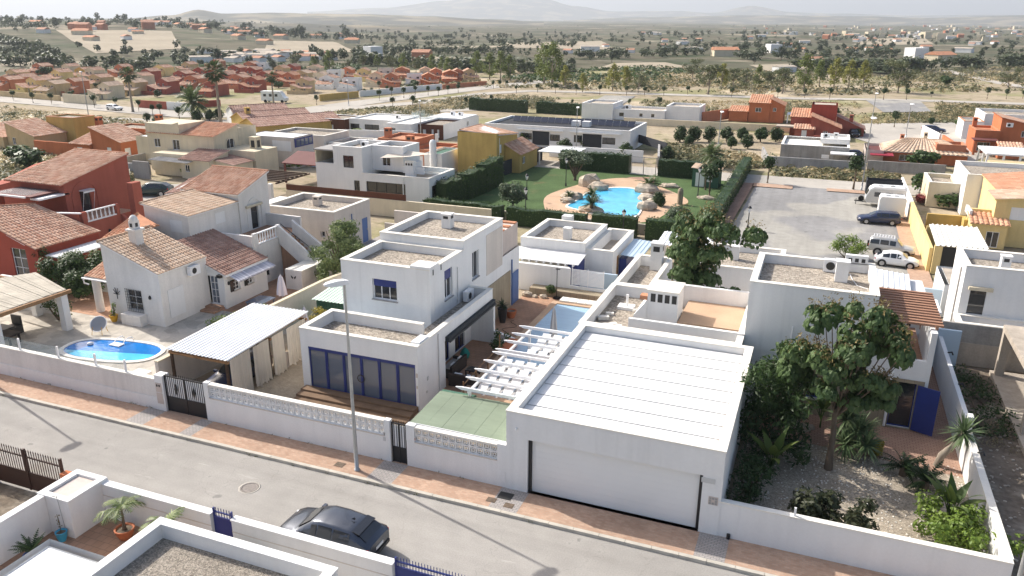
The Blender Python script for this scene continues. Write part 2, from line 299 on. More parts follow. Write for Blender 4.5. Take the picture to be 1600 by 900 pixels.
def window(T, p0, p1, hole, dep=.18, nx=2, nz=1, frame='white_paint', glass='glass_dark', name='window', sill=None, shutter=0.0, shutmat='grey_plastic', fw=.05, bars=False, c=0.0):
    fr = Frame(p0, p1); a, b, e, f = hole; d = c-dep; mb = MB()
    fr.box(mb, a+.002, a+fw, e, f, d+.002, d+.06); fr.box(mb, b-fw, b-.002, e, f, d+.002, d+.06); fr.box(mb, a+fw, b-fw, e+.002, e+fw, d+.002, d+.06); fr.box(mb, a+fw, b-fw, f-fw, f-.002, d+.002, d+.06)
    for i in range(1, nx): q = a+(b-a)*i/nx; fr.box(mb, q-fw*.4, q+fw*.4, e+fw, f-fw, d+.004, d+.055)
    for i in range(1, nz): q = e+(f-e)*i/nz; fr.box(mb, a+fw, b-fw, q-fw*.3, q+fw*.3, d+.006, d+.05)
    o = T.part(name, mb, frame)
    g = MB(); g.quad(fr(a,e,d+.02), fr(b,e,d+.02), fr(b,f,d+.02), fr(a,f,d+.02)); T.part('pane', g, glass, o)
    if shutter: s = MB(); fr.box(s, a+fw, b-fw, f-(f-e)*shutter, f-fw, d+.062, d+.09); T.part('shutter', s, shutmat, o)
    if sill: s = MB(); fr.box(s, a-.06, b+.06, e-.06, e-.002, d+.06, c+.06); T.part('sill', s, sill, o)
    if bars:
        g = MB(); n = int((b-a)/.13); k = int((f-e)/.16)
        for i in range(n+1): q = a-.05+(b-a+.1)*i/n; fr.box(g, q-.009, q+.009, e-.08, f+.08, c+.06, c+.078)
        for i in range(k+1): q = e-.06+(f-e+.12)*i/k; fr.box(g, a-.07, b+.07, q-.008, q+.008, c+.08, c+.095)
        T.part('grille', g, 'black_metal', o)
    return o
def door(T, p0, p1, hole, m, dep=.12, handle=True, name='door', c=0.0):
    fr = Frame(p0, p1); a, b, e, f = hole; mb = MB(); fr.box(mb, a+.01, b-.01, e+.01, f-.01, c-dep, c-dep+.05)
    o = T.part(name, mb, m)
    if handle: h = MB(); fr.box(h, b-.16, b-.08,(e+f)/2-.08,(e+f)/2+.08, c-dep+.052, c-dep+.1); T.part('handle', h, 'rim', o)
    return o
def inset(poly, t):
    n = len(poly); out = []
    for i in range(n):
        p, q, r = Vector(poly[i-1]), Vector(poly[i]), Vector(poly[(i+1) % n])
        d1 = (q-p).normalized(); d2 = (r-q).normalized(); n1 = Vector((-d1.y, d1.x)); n2 = Vector((-d2.y, d2.x))
        k = (n1+n2)/(1+n1.dot(n2)); out.append((q.x+k.x*t, q.y+k.y*t))
    return out
def block(T, poly, z0, zr, z1, wall='white', roof='gravel', holes={}, t=.28, cop='coping', dep=.18, name='wall', skip=()):
    """flat roofed block with parapet: poly counter-clockwise; roof at zr, parapet top z1"""
    n = len(poly); mb = MB(); ins = inset(poly, t)
    for i in range(n):
        if i in skip: continue
        facade(mb, poly[i], poly[(i+1) % n], z0, z1, holes.get(i, ()), dep)
    if z1 > zr+.02:
        for i in range(n): a, b = ins[i], ins[(i+1) % n]; mb.quad((b[0],b[1],zr),(a[0],a[1],zr),(a[0],a[1],z1),(b[0],b[1],z1))
    o = T.part(name, mb, wall)
    r = MB(); r.poly([(p[0], p[1], zr) for p in (ins if z1 > zr+.02 else poly)]); T.part('roof', r, roof)
    if z1 > zr+.02 and cop:
        A = inset(poly, -.025); B = inset(poly, t+.02); cb = MB()
        for i in range(n):
            j = (i+1) % n; z2 = z1+.05
            cb.quad((A[i][0],A[i][1],z2),(A[j][0],A[j][1],z2),(B[j][0],B[j][1],z2),(B[i][0],B[i][1],z2))
            cb.quad((A[i][0],A[i][1],z1-.004),(A[j][0],A[j][1],z1-.004),(A[j][0],A[j][1],z2),(A[i][0],A[i][1],z2))
            cb.quad((B[j][0],B[j][1],z1-.004),(B[i][0],B[i][1],z1-.004),(B[i][0],B[i][1],z2),(B[j][0],B[j][1],z2))
        T.part('coping', cb, cop)
    return o
def lerp(a, b, t): return tuple(a[i]+(b[i]-a[i])*t for i in range(3))
def tiles(T, A, B, Cc, D, m='tile', pitch=.24, course=.36, r=.055, slab=.08, seed=1, ridge=True, parent=None, soffit='white'):
    """barrel tiles on a roof plane: A->B along the eave, D->C along the ridge; every tile its own geometry, joined into one part"""
    rn = random.Random(seed); A, B, Cc, D = map(Vector, (A, B, Cc, D)); mb = MB()
    nrm = (B-A).cross(D-A).normalized()
    nu = max(2, int(((B-A).length+(Cc-D).length)/2/pitch)); nv = max(2, int(((D-A).length+(Cc-B).length)/2/course))
    def P(u, v, h): a = A.lerp(B, u); b = D.lerp(Cc, u); return a.lerp(b, v)+nrm*h
    prof = [(0,0),(.10,.55),(.30,1),(.50,1),(.70,.55),(.80,0)]
    for i in range(nu):
        tc = rn.random()
        for j in range(nv):
            tt = min(1, max(.02,.25*tc+.75*rn.random())); vs = []; fs = []; jx = (rn.random()-.5)*.1
            for v, lift in ((j/nv, .035),((j+1)/nv, .004)):
                for k, (q, h) in enumerate(prof): vs.append(P((i+q+jx*.4)/nu, v, slab+h*r+lift*(1 if h > 0 else .35)))
            for k in range(5): fs.append((k, k+1,7+k, 6+k))
            vs += [P((i+.8)/nu, j/nv, slab+.01), P((i+1)/nu, j/nv, slab+.01), P((i+1)/nu, (j+1)/nv, slab), P((i+.8)/nu, (j+1)/nv, slab)]
            fs.append((12,13,14,15)); fs.append((0,5,4,3,2,1))
            mb.add(vs, fs, tt)
    o = T.part('roof_tiles', mb, m, parent, 'stuff')
    s = MB(); lo = [p for p in (A, B, Cc, D)]; up = [p+nrm*slab for p in lo]
    s.add([*lo, *up], [(3,2,1,0),(4,5,6,7),(0,1,5,4),(1,2,6,5),(2,3,7,6),(3,0,4,7)]); T.part('roof_slab', s, soffit, parent)
    if ridge:
        rb = MB(); nr = max(2, int((Cc-D).length/.4))
        for k in range(nr): a = D.lerp(Cc, k/nr)+nrm*(slab+.03); b = D.lerp(Cc, (k+.96)/nr)+nrm*(slab+.03); rb.tube([a, b], [.10,.085], 7)
        T.part('ridge_cap', rb, m, parent)
    return o
def corr(mb, A, B, Cc, D, pitch=.22, h=.04, thick=.02):
    """corrugated sheet, ribs running A->D"""
    A, B, Cc, D = map(Vector, (A, B, Cc, D)); nrm = (B-A).cross(D-A).normalized(); n = max(2, int((B-A).length/pitch)); vs = []; fs = []
    prof = [(0,0),(.55,0),(.65,1),(.9,1)]; us = [((i+q)/n, hh) for i in range(n) for q, hh in prof]+[(1,0)]
    for u, hh in us:
        for p in (A.lerp(B, u), D.lerp(Cc, u)): vs.append(p+nrm*hh*h)
    for u, hh in us:
        for p in (A.lerp(B, u), D.lerp(Cc, u)): vs.append(p+nrm*(hh*h-thick))
    k = len(us)
    for i in range(k-1):
        fs.append((2*i, 2*i+2,2*i+3,2*i+1)); o = 2*k; fs.append((o+2*i, o+2*i+1, o+2*i+3, o+2*i+2))
        fs.append((2*i, o+2*i, o+2*i+2,2*i+2)); fs.append((2*i+1,2*i+3, o+2*i+3, o+2*i+1))
    return mb.add(vs, fs)
# ------------------------------------------------------------------ foliage
def rdir(rn):
    z = rn.uniform(-1,1); a = rn.uniform(0,6.2832); q = math.sqrt(1-z*z); return Vector((q*math.cos(a), q*math.sin(a), z))
def leaf(mb, rn, p, nrm, size, tint, shape='d', aspect=.55):
    nrm = nrm.normalized(); a = nrm.cross(rdir(rn));
    if a.length < 1e-3: a = Vector((1,0,0))
    a.normalize(); b = nrm.cross(a)
    if shape == 'd': mb.add([p-a*size*.5, p-b*size*.5*aspect, p+a*size*.5, p+b*size*.5*aspect], [(0,1,2,3)], tint)
    elif shape == 'h':                                        # large heart-shaped leaf that folds and hangs
        dn = Vector((0,0,-1)); a = (a*.7+dn*.75).normalized(); b = nrm.cross(a).normalized(); f = nrm*size*.12
        mb.add([p, p+b*size*.42+a*size*.1-f, p+b*size*.36+a*size*.5-f, p+a*size-f*.6, p-b*size*.36+a*size*.5-f, p-b*size*.42+a*size*.1-f, p+a*size*.5+f*.3], [(0,1,2,6),(6,2,3),(0,6,4,5),(6,3,4)], tint)
    else: mb.add([p, p+a*size*.5+b*size*.14, p+a*size], [(0,1,2)], tint)
def cloud(mb, rn, blobs, n, size, shape='d', up=.5, shell=.55, aspect=.55, var=.35):
    """n leaves per blob; blob = (centre, (rx, ry, rz))"""
    for c, rad in blobs:
        bt = rn.random()
        for _ in range(n):
            d = rdir(rn); k = shell+(1-shell)*rn.random()**.6
            p = Vector((c[0]+d.x*rad[0]*k, c[1]+d.y*rad[1]*k, c[2]+d.z*rad[2]*k))
            nn = (d*.8+rdir(rn)*.75+Vector((0,0, up)))
            leaf(mb, rn, p, nn, size*rn.uniform(.65,1.3), min(1, max(.02,.45*bt+.55*rn.random())), shape, aspect)
    return mb
def crown_blobs(rn, c, rad, n, br=.42, fill=.62, flat=1.0):
    out = []
    for _ in range(n):
        d = rdir(rn); k = fill*rn.random()**.4
        q = br*rn.uniform(.7,1.25)
        out.append(((c[0]+d.x*rad[0]*k, c[1]+d.y*rad[1]*k, c[2]+d.z*rad[2]*k),(rad[0]*q, rad[1]*q, rad[2]*q*flat)))
    return out
def trunk(mb, rn, h, r0, r1, lean=.03, n=7, base=(0,0,0)):
    pts = []; x = y = 0
    for i in range(5): pts.append((base[0]+x, base[1]+y, base[2]+h*i/4)); x += rn.uniform(-lean, lean)*h/2; y += rn.uniform(-lean, lean)*h/2
    mb.tube(pts, [r0*1.25]+[r0+(r1-r0)*i/4 for i in range(1,5)], n); return pts[-1]
def limbs(mb, rn, p0, ends, r0, r1):
    for e in ends:
        m = [p0[i]*.5+e[i]*.5 for i in range(3)]; m[2] -= .08*abs(e[2]-p0[2]); mb.tube([p0, m, e], [r0,(r0+r1)/2, r1], 5)
class Plant:
    """a plant kind: shared crown and trunk meshes, copied for every individual"""
    def __init__(s, crowns, trunks): s.c = crowns; s.t = trunks
    def put(s, name, label, cat, loc, sc=1.0, group=None, rz=None, k=None, sz=None, sides=None):
        k = rnd.randrange(len(s.c)) if k is None else k
        T = Thing(name, label, cat, loc, group, local=True); T.o.rotation_euler[2] = rnd.uniform(0,6.28) if rz is None else rz
        T.o.scale = (sc, sc, sz or sc)
        T.inst('crown', s.c[k]); 
        if s.t: T.inst('trunk', s.t[k % len(s.t)])
        return T.o
def plant_kind(name, fn, n, lm, bm='bark', seed=0):
    cs, ts = [], []
    for i in range(n):
        rn = random.Random(seed+i*17+3); c, t = MB(), MB(); fn(rn, c, t)
        cs.append(c.mesh(name+'_crown', lm)); 
        if t.v: ts.append(t.mesh(name+'_trunk', bm))
    return Plant(cs, ts)
def blade(mb, p, d, l, w, droop, tint, n=4, up=Vector((0,0,1))):
    """strap leaf that arches over"""
    p = Vector(p); d = d.normalized(); side = d.cross(up)
    if side.length < 1e-3: side = Vector((1,0,0))
    side.normalize(); vs = []; q = p.copy(); dd = d.copy()
    for i in range(n+1):
        f = i/n; ww = w*(.55+1.2*f if f < .35 else (1-f)*1.5)*.5+.002
        vs += [q-side*ww, q+side*ww]; q = q+dd*l/n; dd = (dd-Vector((0,0, droop/n))).normalized()
    mb.add(vs, [(2*i, 2*i+1,2*i+3,2*i+2) for i in range(n)], tint)
def frond(mb, rn, p, d, l, w, droop, tint, nl=14):
    """pinnate palm frond"""
    p = Vector(p); dd = d.normalized(); q = p.copy(); side = dd.cross(Vector((0,0,1)));
    if side.length < 1e-3: side = Vector((1,0,0))
    side.normalize()
    for i in range(nl):
        q2 = q+dd*l/nl; f = (i+.5)/nl; ll = w*math.sin(math.pi*min(1,.12+f*.85))
        mb.add([q-side*.012, q+side*.012, q2+side*.012, q2-side*.012], [(0,1,2,3)], tint)
        for sg in (-1,1):
            tip = q2+side*sg*ll*.9+dd*ll*.45-Vector((0,0, ll*rn.uniform(.15,.55)))
            mb.add([q, q2, tip], [(0,1,2)], min(1, max(.02, tint+rn.uniform(-.2,.2))))
        q = q2; dd = (dd-Vector((0,0, droop/nl))).normalized()
def hedge(name, label, pts, w, h, z=0.0, m='leaf_hedge', dens=26, size=.16, seed=1, group=None):
    """clipped hedge along a path: dense dark inner mass and leaves standing out of every face"""
    rn = random.Random(seed); T = Thing(name, label, 'hedge', (pts[0][0], pts[0][1], z), group); core = MB(); lv = MB()
    for a, b in zip(pts[:-1], pts[1:]):
        fr = Frame(a, b); n = max(2, int(fr.L/.8))
        hs = [h*(1+rn.uniform(-.06,.06)) for _ in range(n+1)]
        for i in range(n):
            a0, a1 = fr.L*i/n, fr.L*(i+1)/n
            vs = [fr(a0,z,w/2-.1), fr(a1,z,w/2-.1), fr(a1,z,-w/2+.1), fr(a0,z,-w/2+.1), fr(a0,z+hs[i]-.12,w/2-.16), fr(a1,z+hs[i+1]-.12,w/2-.16), fr(a1,z+hs[i+1]-.12,-w/2+.16), fr(a0,z+hs[i]-.12,-w/2+.16)]
            core.add(vs, [(4,5,6,7),(0,1,5,4),(1,2,6,5),(2,3,7,6),(3,0,4,7)], .1)
        area = fr.L*(2*h+w)+2*w*h
        for _ in range(int(area*dens)):
            u = rn.uniform(-.05, fr.L+.05); q = rn.uniform(0,2*h+w); hh = hs[min(n, max(0, int(u/fr.L*n)))]; b_ = .5*noise.noise((u*.5,3.1, seed))+.5
            if q < h: zz, cc, nn = q/h*hh, w/2, fr.n
            elif q < h+w: zz, cc, nn = hh, q-h-w/2, Vector((0,0,1))
            else: zz, cc, nn = (q-h-w)/h*hh, -w/2,-fr.n
            if rn.random() < .06:                              # end faces
                u = rn.choice((0, fr.L)); cc = rn.uniform(-w/2, w/2); zz = rn.uniform(0, hh); nn = fr.u*(1 if u > 0 else -1)
            p = Vector(fr(u, z+zz+rn.uniform(-.1,.06), cc+rn.uniform(-.08,.08)))
            leaf(lv, rn, p, nn*1.0+rdir(rn)*.8, size*rn.uniform(.6,1.4), min(1, max(.02,.4*b_+.6*rn.random())))
    T.part('foliage', lv, m); T.part('inner_growth', core, m); return T
# ================================================================== THE SETTING
def sstep(x): x = max(0, min(1, x)); return x*x*(3-2*x)
def hz(x, y):
    r = math.hypot(x, y)
    if r < 360: return -.06
    az = math.degrees(math.atan2(x, y))                        # 0 = +Y, negative to the left
    h = 11*sstep((r-430)/420)*sstep((-33-az)/14)*(1 if r < 2500 else max(0,1-(r-2500)/1500))
    h += (noise.noise((x/260, y/260,1.7)))*5*sstep((r-360)/700)+noise.noise((x/90, y/90,5.2))*1.4*sstep((r-360)/300)
    if r > 1500: h += (noise.noise((x/1100, y/1100,3.3))*14+2)*sstep((r-1500)/2500)
    return h-.06
def terrain():
    mb = MB(); rs = [2.]; 
    while rs[-1] < 13500: rs.append(rs[-1]*(1.075 if rs[-1] < 300 else 1.045)+.6)
    c0 = -21.4; angs = [c0-48+i*.8 for i in range(121)]+[c0+48+8*i for i in range(1,33)]; n = len(angs)
    vs = [(r*math.sin(R(a)), r*math.cos(R(a)), hz(r*math.sin(R(a)), r*math.cos(R(a)))) for r in rs for a in angs]
    fs = [(i*n+j, i*n+(j+1) % n, (i+1)*n+(j+1) % n, (i+1)*n+j) for i in range(len(rs)-1) for j in range(n)]
    k = next(i for i, r in enumerate(rs) if r > 300)
    near = [tuple(reversed(f)) for f in fs[:k*n]]; far = [tuple(reversed(f)) for f in fs[k*n:]]
    vs.append((0,0,-.06)); near += [(len(vs)-1,(j+1) % n, j) for j in range(n)]
    o = MB(); o.add(vs, near+far, 0, True); ob = struct('terrain', o, 'scrub_ground')
    ob.data.materials.append(MATS['far_ground']); ob.data.polygons.foreach_set('material_index', [0]*(k*n)+[1]*(len(fs)-k*n)+[0]*n)
terrain()
def ridge(name, prof, dist, width, seed, base=-8, lab=None, rough=.12):
    """a range of hills: crest through the given bearings and heights, sloping down on both sides"""
    mb = MB(); cols = []; n = 150
    for i in range(n+1):
        px = prof[0][0]+(prof[-1][0]-prof[0][0])*i/n
        for (a, ya),(b, yb) in zip(prof[:-1], prof[1:]):
            if a <= px <= b: py = ya+(yb-ya)*sstep((px-a)/(b-a)); break
        d = RT*((px-800)/F)-UP*((py-450)/F)+FW; s = dist/math.hypot(d.x, d.y); top = CAM_H+d.z*s; dx, dy = d.x*s/dist, d.y*s/dist; col = []
        for q in (-1,-.72,-.45,-.2,0,.3,1):
            rr = dist+q*width; f = 1-abs(q); x, y = dx*rr, dy*rr
            h = base+(top-base)*f**1.25*(1+(rough*1.6*noise.noise((x/dist*14, y/dist*14, seed)) if q else rough*.35*noise.noise((x/dist*40, y/dist*40, seed))))
            col.append((x, y, h))
        cols.append(col)
    vs = [p for c in cols for p in c]; k = 7
    mb.add(vs, [(i*k+j, (i+1)*k+j, (i+1)*k+j+1, i*k+j+1) for i in range(n) for j in range(k-1)], 0, True); return struct(name, mb, 'hill', label=lab)
ridge('hills', [(-500,36),(-60,33),(60,34),(180,30),(265,24),(310,15),(350,21),(420,20),(560,22),(660,25),(760,30),(850,34)], 2900,700,1)
ridge('hills', [(330,40),(372,34),(405,36),(470,37),(540,39),(640,42),(720,47)], 1250,160,2)
ridge('mountains', [(480,18),(600,12),(690,2),(760,-6),(850,-2),(900,10),(960,18),(1060,17),(1110,20),(1175,9),(1235,19),(1300,21),(1420,24),(1600,23),(1800,26),(2200,28)], 9500,1600,3)
ridge('hills', [(880,32),(1000,27),(1180,24),(1330,25),(1450,28),(1600,24),(1750,22),(2000,26)], 5200,900,4)
# ---- street in front
sheet('street', rect(-160,17.6,60,24.5),0.0, 'asphalt')
sheet('pavement', rect(-160,24.56,60,26.6),.12, 'paver')
for a, b in ((-29.6,-28.5),(-26.3,-25.6),(-16.2,-15.0),(-10.6,-9.4),(-2.5,-1.4)): sheet('pavement', rect(a, 24.58, b, 26.08),.124, 'paver_grey')
sheet('pavement', rect(-28.5,24.58,-26.3,26.5),.1245, 'paver')
kb = bpy.data.objects.new('kerb', None); C.objects.link(kb); kb['kind'] = 'structure'
st = MB(); st.box(0,0,-.05,.985,.17,.135); km = [st.mesh('kerb_stone', 'kerb')]
for i in range(-70,30):
    o = bpy.data.objects.new('kerb_stone', km[0]); C.objects.link(o); o.parent = kb; o.location = (i, 24.40+rnd.uniform(-.006,.006), rnd.uniform(-.006,.004))
km2 = MB(); km2.box(-160,24.40,-.05,-70,24.57,.135); km2.box(30,24.4,-.05,60,24.57,.135); o = struct('kerb_run', km2, 'kerb', 'stuff'); o.parent = kb
# ---- yards
sheet('patio', [(-60,26.3),(-30.2,26.3),(-28.5,50.0),(-60,50.0)], .02, 'patio_stone')
sheet('patio', [(-37.0,38.6),(-30.7,38.6),(-29.4,50.0),(-37,50.0)], .03, 'terracotta_floor')
sheet('patio', [(-50.0,34.7),(-41.6,34.7),(-41.6,38.5),(-50,38.5)], .03, 'terracotta_floor')
sheet('gravel_yard', [(-30.2,26.3),(-10.4,26.3),(-10.4,50.4),(-28.6,50.4)], .015, 'dirt')
sheet('pool_terrace', rect(-18.3,30.2,-10.6,50.2),.06, 'terracotta_floor')
sheet('garden_gravel', rect(-1.7,26.3,7.4,35.1),.02, 'white_gravel')
sheet('garden_path', [(-1.7,35.1),(7.4,34.2),(7.4,47.0),(-1.7,47)], .03, 'paver_red')
sheet('vacant_plot', rect(7.55,24.6,40,47.2),.01, 'dark_soil')
# ---- pool garden of the estate
sheet('lawn', [(-36,69.5),(-8.6,69.5),(-8.7,97.6),(-36.6,97.6)], .02, 'lawn')
# ---- car park, back roads
sheet('car_park', [(-7.2,58),(9.0,58),(8.9,97.2),(-6.6,97.2)], .02, 'asphalt_grey')
sheet('pavement', [(7.4,60),(9.0,60),(8.9,88),(7.6,88)], .12, 'paver')
sheet('pavement', [(-8.3,60),(-7.3,60),(-6.9,97),(-8.1,97)], .1, 'paver_red')
sheet('road', [(-60,97.2),(45,97.2),(45,103.2),(-60,103.2)], .01, 'road_pale')
sheet('pavement', [(-7,95.2),(-2.5,95.2),(-2.5,97.3),(-7,97.3)], .1, 'paver'); sheet('pavement', [(1.2,95.6),(9,95.6),(9,97.3),(1.2,97.3)], .1, 'paver')
def road(name, px, w, m='road_pale', z=.02):
    pts = [at(*p) for p in px]; mb = MB(); L, Rr = [], []
    for i, p in enumerate(pts):
        d = (pts[min(i+1, len(pts)-1)]-pts[max(i-1,0)]).normalized(); s = Vector((-d.y, d.x, 0))*w/2; L.append((p.x+s.x, p.y+s.y, z)); Rr.append((p.x-s.x, p.y-s.y, z))
    n = len(pts); mb.add(L+Rr, [(n+i, n+i+1, i+1, i) for i in range(n-1)]); return struct(name, mb, m)
road('road', [(-60,150),(100,163),(215,173),(300,180),(400,180),(470,173),(560,161),(640,151),(720,141),(800,132),(850,127),(930,121)], 8)
road('road', [(440,178),(560,168),(660,160),(760,146),(830,142),(960,145),(1075,148.6),(1250,154),(1340,155),(1475,158),(1700,166)], 5.5, z=.03)
road('road', [(60,190),(180,187),(300,192),(480,185),(600,176),(700,172),(800,168)], 6, z=.025)
road('path', [(1480,110),(1520,120),(1570,131),(1640,142)], 5, z=.03)
def pxsheet(name, px, z, m): return sheet(name, [at(p[0], p[1], z) for p in px], z, m)
pxsheet('concrete_pad', [(1380,175),(1456,175),(1438,157.5),(1352,156)], .05, 'asphalt_grey'); pxsheet('concrete_pad', [(900,171),(960,171),(993,150),(945,149)], .05, 'asphalt_grey')
pxsheet('road', [(1500,262),(1548,240),(1500,191),(1335,193),(1330,214),(1380,230)], .03, 'road_pale')
pxsheet('lane', [(165,340),(240,362),(345,300),(330,286),(190,290)], .03, 'road_pale')
pxsheet('pavement', [(1040,245),(1120,262),(1160,240),(1085,232)], .012, 'dirt')
def drape(name, px, m, z=.25, n=14):
    a, b, c, d = [at(*p) for p in px]; mb = MB(); vs = []
    for i in range(n+1):
        for j in range(n+1):
            p = a.lerp(b, i/n).lerp(d.lerp(c, i/n), j/n); vs.append((p.x, p.y, hz(p.x, p.y)+z))
    mb.add(vs, [(i*(n+1)+j, (i+1)*(n+1)+j, (i+1)*(n+1)+j+1, i*(n+1)+j+1) for i in range(n) for j in range(n)]); return struct(name, mb, m)
drape('field', [(150,86),(285,80),(270,66),(90,66)], 'field'); drape('field', [(410,83),(560,82),(520,67),(420,70)], 'field'); drape('field', [(800,76),(960,77),(940,62),(790,66)], 'field'); drape('field', [(1200,112),(1420,104),(1380,96),(1170,102)], 'field')
drape('field', [(930,108),(1080,106),(1040,98),(960,99)], 'field'); drape('field', [(1330,68),(1460,66),(1440,60),(1350,62)], 'field')
# ================================================================== MAIN WHITE HOUSE
def ac_unit(T, c, axis='x', s=1.0, name='air_conditioner'):
    x, y, z = c; mb = MB(); w, d, h = .85*s, .32*s, .6*s
    if axis == 'x': mb.box(x-w/2, y-d/2, z, x+w/2, y+d/2, z+h)
    else: mb.box(x-d/2, y-w/2, z, x+d/2, y+w/2, z+h)
    o = T.part(name, mb, 'white_paint'); g = MB(); n = 14
    if axis == 'x': vs = [(x-.12*s+.2*s*math.cos(6.2832*k/n), y-d/2-.012, z+h/2+.2*s*math.sin(6.2832*k/n)) for k in range(n)]
    else: vs = [(x+d/2+.012, y-.12*s+.2*s*math.cos(6.2832*k/n), z+h/2+.2*s*math.sin(6.2832*k/n)) for k in range(n)]
    g.poly(vs); T.part('fan_grille', g, 'dark_plastic', o); return o
def chimney(T, x, y, z, w=.55, h=1.2, m='white', slots=True, parent=None):
    mb = MB(); mb.box(x-w/2, y-w/2, z, x+w/2, y+w/2, z+h); mb.box(x-w/2-.04, y-w/2-.04, z+h+.002, x+w/2+.04, y+w/2+.04, z+h+.07); o = T.part('chimney', mb, m, parent)
    if slots:
        s = MB(); s.box(x-w*.28, y-w/2-.006, z+h*.72, x+w*.28, y-w/2+.01, z+h*.92); s.box(x+w/2-.01, y-w*.28, z+h*.72, x+w/2+.006, y+w*.28, z+h*.92); T.part('vent', s, 'dark_plastic', o)
    return o
T = Thing('white_house', 'white flat roofed house with blue glazed front and stepped gravel roofs behind the street lamp', 'house', (-20,36,0))
x0, x1, xu = -23.75,-16.95,-18.38
mb = MB(); gl = (.45, x1-x0-.15,.12,2.56)
facade(mb, (x0,30.8),(x1,30.8),0,3.5, [gl], .22)
facade(mb, (x1,30.8),(x1,33.8),0,3.5)
facade(mb, (x1,33.8),(x1,40.2),2.66,3.5)
facade(mb, (x0,33.75),(x0,30.8),0,3.5); mb.quad((x1,40.2,2.66),(xu,40.2,2.66),(xu,40.2,3.5),(x1,40.2,3.5))
mb.quad((x1,33.8,2.66),(x1,33.8,0),(xu,33.8,0),(xu,33.8,2.66)); mb.quad((xu,33.8,2.66),(x1,33.8,2.66),(x1,40.2,2.66),(xu,40.2,2.66))
# parapet inner faces of the low roof, back parapet of the front block
t = .25; zr = 2.95
mb.quad((x0+t,31.05,zr),(x1-t,31.05,zr),(x1-t,31.05,3.5),(x0+t,31.05,3.5)); mb.quad((x0+t,33.5,zr),(x0+t,31.05,zr),(x0+t,31.05,3.5),(x0+t,33.5,3.5)); mb.quad((x1-t,31.05,zr),(x1-t,39.95,zr),(x1-t,39.95,3.5),(x1-t,31.05,3.5))
mb.quad((x1-t,39.95,zr),(xu,39.95,zr),(xu,39.95,3.5),(x1-t,39.95,3.5))
mb.box(x0,33.5,0,-18.1,33.75,3.5)
T.part('wall', mb, 'white')
cp = MB(); z = 3.55
cp.box(x0-.03,30.77,3.502, x1+.03,31.07, z); cp.box(x0-.03,31.072,3.502, x0+t+.02,33.47, z); cp.box(x1-t-.02,31.072,3.502, x1+.03,40.2, z); cp.box(x0-.03,33.472,3.502,-18.08,33.77, z); cp.box(xu, 39.93,3.503, x1-t-.022,40.2, z); T.part('coping', cp, 'coping')
rf = MB(); rf.poly([(x0+t,31.05,zr),(x1-t,31.05,zr),(x1-t,33.5,zr),(x0+t,33.5,zr)]); rf.poly([(xu,33.5,zr),(x1-t,33.5,zr),(x1-t,39.95,zr),(xu,39.95,zr)]); T.part('roof', rf, 'gravel')
rp = MB(); rp.box(x0,33.752,2.3, xu, 35.03,2.4); T.part('lean_to_roof', rp, 'blue_pale')
# blue glazed front: six leaves, each with its frame and pane
gf = Frame((x0,30.8),(x1,30.8)); n = 6; wd = (gl[1]-gl[0])/n
fm = MB(); gf.box(fm, gl[0]+.002, gl[1]-.002, gl[3]-.12, gl[3]-.002,-.2,-.02); gf.box(fm, gl[0]+.002, gl[1]-.002, gl[2]+.002, gl[2]+.1,-.2,-.02); front = T.part('glazed_front', fm, 'blue_paint')
for i in range(n):
    a = gl[0]+wd*i; lf = MB(); za, zb = gl[2]+.102, gl[3]-.122
    gf.box(lf, a+.01, a+.07, za, zb, -.16,-.05); gf.box(lf, a+wd-.07, a+wd-.01, za, zb, -.16,-.05); gf.box(lf, a+.07, a+wd-.07, za, za+.08,-.16,-.05); gf.box(lf, a+.07, a+wd-.07, zb-.07, zb, -.16,-.05)
    o = T.part('door_leaf', lf, 'blue_paint'); p = MB(); p.quad(gf(a+.06,za+.07,-.1), gf(a+wd-.06,za+.07,-.1), gf(a+wd-.06,zb-.06,-.1), gf(a+.06,zb-.06,-.1)); T.part('pane', p, 'glass_grey', o)
    if i == 2:
        h = MB(); h.tube([gf(a+wd-.05+.2*math.cos(q*.5236),1.25+.2*math.sin(q*.5236),-.03) for q in range(13)], .022,6); T.part('door_ring', h, 'black_metal', o)
for i, (d, zz) in enumerate(((1.35,.12),(.95,.24),(.5,.115+.22))):
    s = MB(); s.box(x0+.2-.02*i, 30.78-d, 0, x1-.02*i, 30.78 if i == 2 else 30.78-(.95,.5)[i]-.002, zz); T.part('step', s, 'step_brown')
# upper storey: two steps of roof
hf = [(1.95,3.45,3.95,5.12)]; hr = [(1.75,2.75,3.72,5.42)]; hr2 = [(1.2,2.15,3.78,5.45),(4.85,5.5,4.3,5.28)]
block(T, rect(x0-.1,35.04, xu, 39.3),2.4,5.55,5.95, holes={0: hf, 1: hr}, name='upper_wall', skip=(2,))
block(T, rect(x0-.1,39.3, xu, 45.3),0,6.05,6.45, holes={1: hr2}, name='upper_wall')
window(T, (x0-.1,35.04),(xu, 35.04), hf[0], nx=3, shutter=.36, shutmat='blue_paint', sill='greywall'); window(T, (xu, 35.04),(xu, 39.3), hr[0], nx=2, shutter=.35, shutmat='blue_paint', sill='greywall')
window(T, (xu, 39.3),(xu, 45.3), hr2[0], nx=2, sill='greywall', frame='grey_plastic'); window(T, (xu, 39.3),(xu, 45.3), hr2[1], nx=1, glass='glass_grey')
b = MB(); b.box(xu-1.15,35.02,5.7, xu+.03,36.1,6.13); T.part('parapet_box', b, 'white'); b = MB(); b.box(xu+.032,35.35,5.62, xu+.05,35.44,5.92); b.box(xu+.004,36.35,5.62, xu+.02,36.44,5.92); T.part('drain_slot', b, 'dark_plastic')
b = MB(); b.box(xu+.003,42.6,3.4, xu+.02,45.2,6.0); T.part('wall_patch', b, 'greycream')
